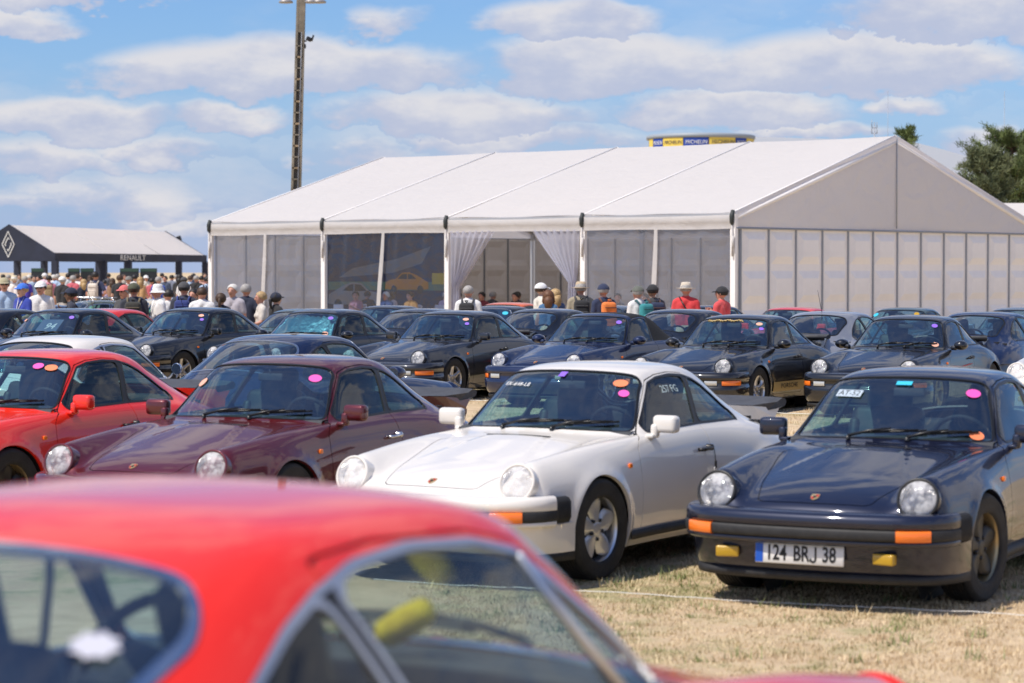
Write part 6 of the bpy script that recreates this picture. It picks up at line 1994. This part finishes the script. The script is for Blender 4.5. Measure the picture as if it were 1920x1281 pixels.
    # fingers and thumb, slightly curled
    for (p, d, s) in hands:
        side = d.cross(Vector((0, 1, 0)));
        if side.length < .1: side = d.cross(Vector((1, 0, 0)))
        side.normalize(); nrm = side.cross(d).normalized(); fb.mat = 0; fb.smooth = True
        for k, L in enumerate((.060, .072, .076, .066)):
            o0 = p + side * ((k - 1.5) * .018) + d * .018
            fb.tube([o0, o0 + d * L * .5 + nrm * .006, o0 + d * L * .85 + nrm * .024], [.0095, .0085, .0065], 5)
        fb.tube([p - d * .02 + side * .030, p + side * .050 + d * .015, p + side * .048 + d * .045], [.011, .010, .008], 5)
    fb.mat = 4
    for s in (-1, 1):
        c = H(s * .034, -.099, .012); b = len(fb.v)
        fb.lathe([(.012 * math.cos(t), .008 * math.sin(t)) for t in np.linspace(-1.5, 1.5, 5)], origin=tuple(c), n=8)
    fb.mat = 4; fb.tube([H(-.022, -.098, -.058), H(0, -.103, -.060), H(.022, -.098, -.058)], .0045, 5)
    me = fb.mesh('person_body', [SKINS[0], INK, INK, SHOE, EYE])
    return me, (hc, rz)

ARM_DOWN = ((.245, .02, 1.13), (.265, -.06, .88)); ARM_HIP = ((.33, .06, 1.16), (.17, -.05, 1.02)); ARM_PHONE = ((.235, -.03, 1.14), (.10, -.25, 1.27)); ARM_FWD = ((.23, -.05, 1.14), (.20, -.27, 1.08))
ARM_BACK = ((.25, .10, 1.15), (.07, .16, 1.00)); ARM_STRAP = ((.25, .0, 1.14), (.15, -.17, 1.33)); ARM_SIT = ((.24, -.06, 1.14), (.13, -.30, 1.12))
BODIES = {
 'stand': (person_mesh, ((ARM_DOWN, ARM_DOWN),), {}), 'shorts': (person_mesh, ((ARM_DOWN, ARM_FWD),), dict(trousers='short')),
 'hip': (person_mesh, ((ARM_HIP, ARM_DOWN),), {}), 'phone': (person_mesh, ((ARM_PHONE, ARM_PHONE),), dict(trousers='short', head_turn=.25)),
 'walk': (person_mesh, ((ARM_DOWN, ARM_FWD),), dict(legs='walk', lean=.06)), 'back': (person_mesh, ((ARM_BACK, ARM_BACK),), {}),
 'strap': (person_mesh, ((ARM_STRAP, ARM_DOWN),), dict(head_turn=-.35)), 'woman': (person_mesh, ((ARM_DOWN, ARM_FWD),), dict(female=True)),
 'woman_top': (person_mesh, ((ARM_FWD, ARM_DOWN),), dict(female=True, sleeve='none', trousers='skirt', head_turn=.3)), 'long': (person_mesh, ((ARM_DOWN, ARM_HIP),), dict(sleeve='long')),
 'sit': (person_mesh, ((ARM_SIT, ARM_SIT),), dict(legs='sit', lean=.12)), 'sit_turn': (person_mesh, ((ARM_SIT, ARM_PHONE),), dict(legs='sit', head_turn=.6, lean=.05)),
}
_PB = {}
def body(key):
    if key not in _PB:
        fn, a, kw = BODIES[key]; _PB[key] = fn(key, a[0], **kw)
    return _PB[key]

def headwear(kind, hc, rz):
    """hair or hat around the head centre"""
    mb = MB(); H = lambda x, y, z: hc + rz @ Vector((x, y, z))
    def cap_shell(r, zcut, dy=0.0, sx=1.0, front=.0, n=20, m=9, wob=0.0):
        G = []
        for i in range(n + 1):
            a = 2 * math.pi * i / n; row = []
            fr = max(0, -math.sin(a))                # 1 at the brow
            low = zcut + (front - zcut) * fr ** 1.5
            for j in range(m):
                t = j / (m - 1); ph = math.pi / 2 * (1 - t) + math.asin(max(-1, min(1, low / r))) * t
                rr = r * (1 + wob * math.sin(5 * a + 3 * t) * t)
                row.append(H(rr * math.cos(ph) * math.cos(a) * sx, rr * math.cos(ph) * math.sin(a) * 1.10 + .012 + dy, rr * math.sin(ph) + .026))
            G.append(row)
        mb.grid(G, True)
    if kind == 'short': cap_shell(.104, -.055, front=.052, wob=.02)
    elif kind == 'thin': cap_shell(.098, -.050, front=.080)
    elif kind in ('long', 'tail'):
        cap_shell(.110, -.085, front=.050, wob=.03)
        if kind == 'long':
            mb.tube([H(0, .055, .0), H(0, .075, -.08), H(0, .070, -.17), H(0, .06, -.23)], [.085, .095, .085, .035], 12)
            for s in (-1, 1): mb.tube([H(s * .085, .01, .03), H(s * .095, .005, -.08), H(s * .08, .0, -.17)], [.03, .035, .012], 8)
        else: mb.tube([H(0, .10, .04), H(0, .145, -.02), H(0, .135, -.13), H(0, .12, -.20)], [.025, .036, .030, .008], 8)
    elif kind == 'cap':
        cap_shell(.110, .005, front=.030)
        G = []
        for a in np.linspace(-.95, .95, 11):
            x, y = math.sin(a), -math.cos(a)
            G.append([H(x * .100, y * .108 + .01, .052), H(x * .112, y * .165 + .01, .045), H(x * .100, y * .205 + .015, .028)])
        mb.grid(G, True); mb.grid([[p - Vector((0, 0, .006)) for p in r] for r in G], True, flip=True)
    elif kind in ('hat', 'bucket'):
        b = .185 if kind == 'hat' else .160; dz = .0 if kind == 'hat' else -.035
        prof = [(.0, .150), (.060, .148), (.088, .135), (.098, .090), (.108, .040), (b * .85, .030 + dz), (b, .034 + dz * 1.3), (b * .97, .026 + dz * 1.3), (.104, .030)]
        mb.lathe([(r, z) for r, z in prof], origin=tuple(hc + rz @ Vector((0, .005, 0))), n=24)
    return mb.mesh('hair' if kind in ('short', 'thin', 'long', 'tail') else 'hat', INK)
_HW = {}
HAIR = {'brown': pmat('hair_brown', (.06, .032, .018), .6, noise=(40, .3)), 'dark': pmat('hair_dark', (.014, .011, .010), .55, noise=(40, .3)), 'grey': pmat('hair_grey', (.34, .32, .30), .65, noise=(40, .25)), 'white': pmat('hair_white', (.62, .60, .56), .65, noise=(40, .2)), 'blonde': pmat('hair_blonde', (.42, .28, .13), .6, noise=(40, .3)), 'auburn': pmat('hair_auburn', (.13, .055, .025), .6, noise=(40, .3))}

def backpack_mesh():
    mb = MB(); mb.rbox((0, .215, 1.20), (.30, .16, .46), .07); mb.rbox((0, .305, 1.11), (.24, .07, .22), .03)
    mb.tube([(0, .20, 1.43), (.03, .24, 1.47), (-.03, .24, 1.47), (0, .20, 1.43)], .012, 6)
    mb.mat = 1
    for s in (-1, 1):
        mb.tube([(s * .10, .16, 1.40), (s * .115, .05, 1.495), (s * .12, -.07, 1.44), (s * .13, -.135, 1.30), (s * .145, -.10, 1.12), (s * .13, .12, 1.04)], .020, 6)
    mb.rbox((.0, .335, 1.20), (.20, .012, .02), .004); mb.rbox((0, .30, 1.32), (.24, .012, .02), .004)
    return mb.mesh('backpack', [INK, INK])
BPM = backpack_mesh()

def person(label, px, D, h, pose, shirt, trousers, hair=('short', 'brown'), hat=None, face=180, skin=0, pack=None, extra=None, group=None, shoe=None, ground=None):
    """px: where the photo shows them, D: distance, h: height, face: 0 looks at the camera, 180 away"""
    x = x_at(px, D); z0 = gz(x, D) if ground is None else ground
    return person_at(label, Vector((x, D, z0)), h, pose, shirt, trousers, hair, hat, R(face), skin, pack, extra, group, shoe)

def person_at(label, loc, h, pose, shirt, trousers, hair, hat, rz, skin=0, pack=None, extra=None, group=None, shoe=None):
    me, (hc, hr) = body(pose)
    root = thing('person', label, 'person', loc, rz, group or 'visitors walking about the field')
    k = h / 1.75; root.scale = (k, k, k)
    o = link('body', me, root)
    for i, m in enumerate((SKINS[skin], clothc(shirt), clothc(trousers), shoe or SHOE, EYE)): slot(o, i, m)
    if hair:
        key = (pose, hair[0]); _HW.setdefault(key, None)
        if _HW[key] is None: _HW[key] = headwear(hair[0], hc, hr)
        link('hair', _HW[key], root, HAIR[hair[1]])
    if hat:
        key = (pose, hat[0])
        if _HW.get(key) is None: _HW[key] = headwear(hat[0], hc, hr)
        link('hat', _HW[key], root, clothc(hat[1]))
    if pack:
        b = bpy.data.objects.new('backpack', BPM); COL.objects.link(b)
        b.location = loc; b.rotation_euler = (0, 0, rz); b.scale = (k, k, k)
        slot(b, 0, clothc(pack[0])); slot(b, 1, clothc(pack[1])); tag(b, pack[2], 'backpack')
    if extra == 'glasses':
        def gl():
            mb = MB(); H = lambda x, y, z: hc + hr @ Vector((x, y, z))
            mb.rbox(H(-.036, -.112, .012), (.052, .012, .034), .008); mb.rbox(H(.036, -.112, .012), (.052, .012, .034), .008)
            for s in (-1, 1): mb.tube([H(s * .06, -.108, .018), H(s * .094, .01, .02)], .004, 4)
            return mb.mesh('sunglasses', TRIM_BLACK)
        link('sunglasses', cached('glasses_' + pose, gl), root)
    if extra == 'lanyard':
        mb = MB(); mb.tube([(-.07, -.04, 1.49), (-.03, -.135, 1.30), (0, -.14, 1.17), (.03, -.135, 1.30), (.07, -.04, 1.49)], .009, 5); mb.rbox((0, -.143, 1.13), (.07, .008, .10), .003); mb.build('lanyard', clothc(WHITE), root)
    if extra == 'strap':
        mb = MB(); mb.tube([(.12, .02, 1.50), (.03, .14, 1.36), (-.10, .13, 1.15), (-.20, .02, 1.0), (-.10, -.13, 1.12), (.05, -.14, 1.36), (.12, .02, 1.50)], .014, 6); mb.build('shoulder_strap', TRIM_BLACK, root)
    if extra == 'print':
        mb = MB()
        for i in range(5): mb.box((-.10 + .05 * i, -.127 - .010 * (1 - abs(i - 2) / 2), 1.20), (.03, .006, .045))
        mb.build('shirt_print', INK, root)
    return root
AW, FC = 180, 0
# ---- the aisle in front of the tent, right half
person('man in white T-shirt with grey cropped hair wearing a black backpack', 878, 45.6, 1.70, 'stand', WHITE, DENIM, ('thin', 'grey'), None, 172, 2, (BLACKC, DKGREY, 'black backpack on the man in the white T-shirt at the tent entrance'))
person('person in white cap beside two women at the tent entrance', 1014, 46.6, 1.74, 'woman', OFFW, DENIM, ('short', 'brown'), ('cap', WHITE), 120, 0)
person('brown-haired woman in blue sleeveless top holding a phone', 1028, 45.2, 1.60, 'woman_top', (.05, .13, .26), BEIGE, ('long', 'auburn'), None, 160, 2)
person('blonde woman half hidden behind the brown-haired woman', 1041, 46.2, 1.63, 'woman_top', (.10, .16, .30), DENIM, ('long', 'blonde'), None, 195, 0)
person('man in khaki T-shirt and straw hat wearing a black backpack', 1089, 46.0, 1.76, 'stand', KHAKI, DKGREY, ('short', 'grey'), ('hat', (.52, .40, .26)), 183, 2, (BLACKC, DKGREY, 'black backpack on the man with the straw hat'))
person('man in navy T-shirt and navy cap with an orange backpack', 1132, 45.4, 1.72, 'strap', NAVYC, DENIM, ('short', 'grey'), ('cap', NAVYC), 205, 2, (ORANGEC, (.14, .05, .03), 'orange backpack on the man in the navy cap'))
person('man in white and teal shirt with grey-green cap', 1199, 45.2, 1.68, 'walk', WHITE, BEIGE, ('short', 'grey'), ('cap', (.12, .13, .11)), 215, 2, (TEALC, (.02, .10, .12), 'teal bag slung on the man with the grey-green cap'))
person('man in black cap and dark shirt wearing a blue backpack', 1224, 46.0, 1.71, 'stand', DKGREY, DKGREY, ('short', 'dark'), ('cap', BLACKC), 200, 1, (NAVYC, (.10, .05, .04), 'navy blue backpack on the man in the black cap'))
person('man in red polo shirt and cream trilby with a shoulder strap', 1286, 44.6, 1.74, 'stand', REDC, BEIGE, ('thin', 'grey'), ('hat', (.62, .54, .43)), 170, 2, None, 'strap')
person('man in red T-shirt and black cap looking down beside the tent corner', 1354, 44.2, 1.66, 'phone', (.66, .075, .08), DKGREY, ('short', 'dark'), ('cap', BLACKC), 232, 2)
# ---- left of the tent
person('dark-haired woman in navy top seen from behind at the tent corner', 414, 46.0, 1.55, 'woman', DKNAVY, DENIM, ('tail', 'brown'), None, 175, 0)
person('white-haired man in pale grey printed T-shirt and sunglasses', 437, 47.2, 1.72, 'hip', (.42, .39, .43), BEIGE, ('short', 'white'), None, -20, 2, None, 'print')
person('man in navy and white polo shirt seen from behind', 461, 47.8, 1.72, 'hip', DKNAVY, DENIM, ('short', 'grey'), None, 165, 2)
person('blonde woman in cream T-shirt with arms folded forward', 490, 44.6, 1.58, 'woman', (.60, .55, .49), OFFW, ('short', 'blonde'), None, -70, 2)
person('woman in black top and navy cap beside the clear tent wall', 517, 45.6, 1.56, 'woman', BLACKC, DKGREY, ('tail', 'dark'), ('cap', DKNAVY), 130, 0)
person('man in dark T-shirt with a black and tan backpack and olive cap', 251, 43.9, 1.72, 'stand', (.030, .034, .050), DKGREY, ('short', 'brown'), ('cap', (.07, .075, .045)), 185, 2, ((.035, .034, .028), (.16, .13, .08), 'black and tan backpack on the man with the olive cap'))
person('man in white polo shirt and white sun hat with a lanyard', 297, 44.3, 1.70, 'stand', WHITE, OFFW, ('thin', 'white'), ('bucket', (.78, .77, .74)), -60, 2, None, 'lanyard')
person('man in navy T-shirt and black cap wearing a blue backpack', 345, 46.0, 1.76, 'stand', (.035, .038, .06), DENIM, ('short', 'dark'), ('cap', DKGREY), 178, 2, ((.02, .035, .16), (.03, .05, .20), 'blue backpack on the man in the navy T-shirt'))
person('man in white T-shirt with shaved grey-brown hair seen from behind', 379, 45.2, 1.67, 'stand', WHITE, DENIM, ('thin', 'brown'), None, 180, 2)
person('man bending in white shirt between the sun-hat man and the blue backpack', 318, 47.5, 1.62, 'walk', WHITE, BEIGE, ('short', 'dark'), None, 215, 2)
person('dark-haired man looking round beside the blue backpack', 364, 48.5, 1.62, 'hip', BLACKC, DENIM, ('short', 'dark'), None, -25, 2)
person('man in faded red cap and sunglasses at the grey-green car', 234, 46.0, 1.70, 'hip', DKGREY, DENIM, ('short', 'grey'), ('cap', (.60, .14, .13)), -35, 2, None, 'glasses')
person('bearded man in dark cap and black T-shirt walking left', 134, 43.4, 1.63, 'strap', (.022, .026, .045), DKGREY, ('short', 'dark'), ('cap', DKNAVY), -75, 3, None, 'strap')
person('man in white T-shirt and white cap facing the rows of cars', 77, 47.5, 1.77, 'stand', WHITE, DENIM, ('short', 'dark'), ('cap', WHITE), -5, 2, None, 'glasses')
person('woman in royal blue T-shirt and blue cap with a lanyard', 43, 47.0, 1.73, 'woman', (.025, .05, .33), DKGREY, ('short', 'blonde'), ('cap', (.04, .16, .62)), -35, 0, None, 'lanyard')
person('man in pale blue shirt and tan cap at the left edge', 8, 49.0, 1.83, 'stand', LBLUE, (.20, .26, .34), ('short', 'grey'), ('cap', (.36, .32, .20)), 15, 2, None, 'glasses')

# ---- the crowd farther off, before the pavilion
crowd = [
 (27, 74, 1.80, 'back', (.76, .70, .68), (.03, .04, .16), ('thin', 'white'), ('hat', (.66, .58, .42)), 178, None, 'man in pale pink-white T-shirt and straw hat with hands behind his back'),
 (16, 80, 1.82, 'hip', GREYC, DKGREY, ('thin', 'grey'), None, 170, None, 'grey-haired man behind the straw-hatted man'),
 (47, 78, 1.78, 'stand', PURP, DENIM, ('thin', 'grey'), None, 190, None, 'balding man in violet-blue T-shirt'),
 (63, 86, 1.76, 'hip', LBLUE, DENIM, ('short', 'dark'), None, 30, None, 'man in pale blue checked shirt behind the white-capped man'),
 (73, 88, 1.74, 'long', DKNAVY, DENIM, ('short', 'dark'), None, -30, None, 'person in dark navy top behind the white-capped man'),
 (84, 84, 1.80, 'stand', (.66, .50, .58), BEIGE, ('short', 'white'), ('cap', WHITE), 170, None, 'person in washed pink shirt and white cap'),
 (92, 71, 1.79, 'stand', PINKC, (.10, .025, .035), ('short', 'dark'), None, 185, ((.33, .24, .13), (.22, .15, .08), 'tan backpack on the person in the pink T-shirt'), 'person in pink T-shirt carrying a tan backpack'),
 (108, 76, 1.81, 'stand', LBLUE, DENIM, ('short', 'grey'), None, 175, None, 'man in pale blue T-shirt and jeans'),
 (117, 68, 1.79, 'stand', BLACKC, (.50, .46, .42), ('short', 'grey'), ('cap', WHITE), 165, None, 'man in black polo shirt and white cap with pale trousers'),
 (128, 84, 1.82, 'hip', (.55, .58, .62), DENIM, ('short', 'dark'), None, 190, None, 'man in pale grey shirt behind the black polo shirt'),
 (137, 78, 1.80, 'stand', (.50, .10, .13), DKGREY, ('short', 'grey'), None, 160, None, 'man in faded red shirt seen from behind'),
 (144, 72, 1.80, 'long', (.74, .70, .69), DKGREY, ('short', 'brown'), None, 150, None, 'man in loose white long-sleeved shirt'),
 (157, 74, 1.68, 'woman', DKNAVY, BLACKC, ('long', 'blonde'), None, 200, None, 'long-haired blonde woman in navy dress'),
 (179, 70, 1.90, 'hip', (.02, .03, .08), (.66, .62, .55), ('short', 'dark'), None, 170, ((.66, .58, .50), (.5, .42, .35), 'pale canvas bag on the tall man in navy'), 'tall man in navy T-shirt and cream trousers'),
 (196, 76, 1.62, 'woman', LILAC, DKGREY, ('short', 'dark'), None, 185, None, 'woman in lilac T-shirt beside the tall man'),
 (211, 82, 1.70, 'woman', (.30, .17, .10), DKGREY, ('long', 'brown'), None, 165, None, 'woman in brown top next to the man in black'),
 (225, 72, 1.88, 'stand', (.030, .030, .034), GREYC, ('short', 'brown'), None, 190, None, 'tall man in black T-shirt with grey trousers'),
 (241, 76, 1.79, 'strap', WHITE, DENIM, ('short', 'grey'), ('cap', (.20, .19, .17)), 20, None, 'man in white T-shirt with grey cap and straps'),
 (253, 82, 1.80, 'stand', (.70, .68, .66), DKGREY, ('short', 'dark'), None, 175, None, 'man in plain white T-shirt behind the strapped man'),
 (263, 78, 1.72, 'woman_top', (.50, .30, .14), DENIM, ('long', 'blonde'), None, 170, None, 'woman in tan summer top'),
 (274, 86, 1.70, 'stand', OFFW, DENIM, ('short', 'white'), ('cap', WHITE), 20, None, 'person in cream shirt and white cap'),
 (285, 80, 1.74, 'woman', (.55, .12, .14), OFFW, ('short', 'dark'), None, 190, None, 'woman in red and white top'),
 (297, 73, 1.78, 'stand', BLUEC, DENIM, ('thin', 'grey'), None, 160, None, 'balding man in bright blue T-shirt'),
 (310, 82, 1.78, 'hip', (.05, .07, .12), DENIM, ('short', 'dark'), None, -20, None, 'man in dark blue shirt right of the bright blue T-shirt'),
 (322, 88, 1.76, 'stand', (.16, .18, .24), DENIM, ('short', 'dark'), None, 150, None, 'man in slate shirt left of the long dark hair'),
 (337, 78, 1.84, 'woman', BLACKC, DKGREY, ('long', 'dark'), None, 175, None, 'woman with long dark hair in black'),
 (345, 74, 1.80, 'stand', (.72, .69, .68), DENIM, ('short', 'dark'), ('cap', DKGREY), 165, None, 'man in white T-shirt and dark cap before the pavilion end'),
 (357, 88, 1.76, 'stand', LBLUE, DENIM, ('short', 'brown'), None, 185, None, 'person in pale blue between the pavilion end and the marquee'),
 (368, 72, 1.77, 'stand', BLACKC, DKGREY, ('thin', 'grey'), None, 175, None, 'man in black T-shirt left of the marquee corner'),
 (378, 80, 1.72, 'woman', (.50, .30, .24), DENIM, ('short', 'dark'), None, 150, None, 'woman in salmon top near the marquee corner'),
 (389, 70, 1.76, 'stand', LBLUE, DENIM, ('short', 'dark'), None, 180, (DKNAVY, DKNAVY, 'navy backpack on the person in pale blue at the marquee corner'), 'man in pale blue T-shirt with a navy backpack'),
 (398, 76, 1.80, 'stand', WHITE, DENIM, ('short', 'grey'), ('cap', OFFW), 170, None, 'man in white with a pale cap at the marquee corner'),
 (6, 92, 1.80, 'stand', (.12, .05, .06), DENIM, ('short', 'dark'), None, 180, None, 'person in dark red at the far left edge'),
 (36, 98, 1.78, 'hip', (.30, .30, .34), DENIM, ('short', 'brown'), None, 20, None, 'person in mid grey behind the straw-hatted man'),
 (55, 102, 1.80, 'stand', BEIGE, DKGREY, ('short', 'white'), None, 180, None, 'white-haired person in beige at the back of the crowd'),
 (101, 96, 1.80, 'stand', (.72, .70, .70), DENIM, ('short', 'white'), None, 175, None, 'white-haired person in white behind the tan backpack'),
 (151, 98, 1.76, 'long', (.05, .05, .09), DENIM, ('short', 'dark'), None, 10, None, 'person in dark long sleeves at the back, above the blonde woman'),
 (169, 96, 1.70, 'woman', (.10, .03, .03), DKGREY, ('long', 'brown'), None, 180, None, 'woman in dark wine-red left of the tall man'),
 (204, 100, 1.76, 'stand', (.09, .09, .10), DENIM, ('short', 'dark'), None, 190, None, 'person in charcoal at the back, right of the lilac T-shirt'),
 (233, 100, 1.76, 'stand', (.55, .50, .44), DENIM, ('short', 'brown'), None, 30, None, 'person in sand-coloured shirt at the back, right of the man in black'),
 (268, 104, 1.80, 'woman', (.62, .55, .48), DENIM, ('long', 'blonde'), None, 10, None, 'blonde person in cream at the back of the crowd'),
 (304, 104, 1.80, 'stand', (.60, .58, .58), DENIM, ('short', 'dark'), None, 180, None, 'person in pale grey at the back, over the dark blue shirt'),
 (330, 100, 1.78, 'stand', (.62, .60, .60), DENIM, ('short', 'grey'), None, 180, None, 'person in off-white at the back, near the long dark hair'),
 (363, 100, 1.80, 'stand', (.05, .06, .10), DENIM, ('short', 'dark'), None, 180, None, 'person in midnight blue at the back by the pavilion end'),
 (384, 96, 1.78, 'stand', (.55, .20, .18), DENIM, ('short', 'brown'), None, 20, None, 'person in brick red at the back by the marquee corner'),
]
for (px, D, h, pose, sh, tr, hair, hat, face, pack, lab) in crowd:
    person(lab, px, D * (1.10 if px % 2 else 1.24), h * (.97 + .012 * (px % 5)), pose, sh, tr, hair, hat, face, 2 if px % 3 else 0, pack, group='crowd in front of the dark-gabled pavilion')

# ---- guests seated inside the tent
guests = [(0, MAR, ('short', 'dark'), 'guest in maroon seated at the right of the open entrance'), (1, GREYC, ('short', 'dark'), 'dark-haired guest in grey seated in the open entrance'), (2, BLACKC, ('short', 'dark'), 'guest in black with dark hair seated in the open entrance'), (3, (.16, .05, .05), ('short', 'brown'), 'guest in brown-red seated in the open entrance'),
          (4, (.20, .03, .04), ('short', 'dark'), 'guest in wine-red shirt seated left in the open entrance'), (5, DKNAVY, ('short', 'dark'), 'guest in dark navy seated left in the open entrance'), (6, (.12, .02, .03), ('short', 'dark'), 'guest in dark crimson at the left entrance table'), (7, DKGREY, ('short', 'grey'), 'grey-haired guest in charcoal at the left entrance table'),
          (8, (.70, .30, .06), ('short', 'brown'), 'guest in orange shirt seated behind the clear wall'), (9, LILAC, ('short', 'grey'), 'grey-haired guest in lilac seated behind the clear wall'), (10, (.06, .09, .18), ('short', 'white'), 'white-haired guest in blue seated behind the clear wall'), (12, (.45, .20, .22), ('short', 'dark'), 'guest in pink checked shirt seated behind the clear wall'), (13, (.50, .44, .48), ('long', 'brown'), 'long-haired guest in pale grey seated behind the clear wall'),
          (15, DKNAVY, ('short', 'brown'), 'guest in navy at the far-left table behind the clear wall'), (16, BLUEC, ('short', 'dark'), 'guest in bright blue seated behind the right clear wall'), (18, DKGREY, ('short', 'dark'), 'guest in dark grey seated behind the right clear wall'), (19, DKNAVY, ('short', 'grey'), 'grey-haired guest in navy seated behind the right clear wall')]
for (k, sh, hair, lab) in guests:
    q, a, _ = SEATS[k]
    person_at(lab, q + Vector((0, 0, 0)) , 1.74, 'sit' if k % 3 else 'sit_turn', sh, DENIM, hair, None, a, 2, group='guests seated inside the marquee')
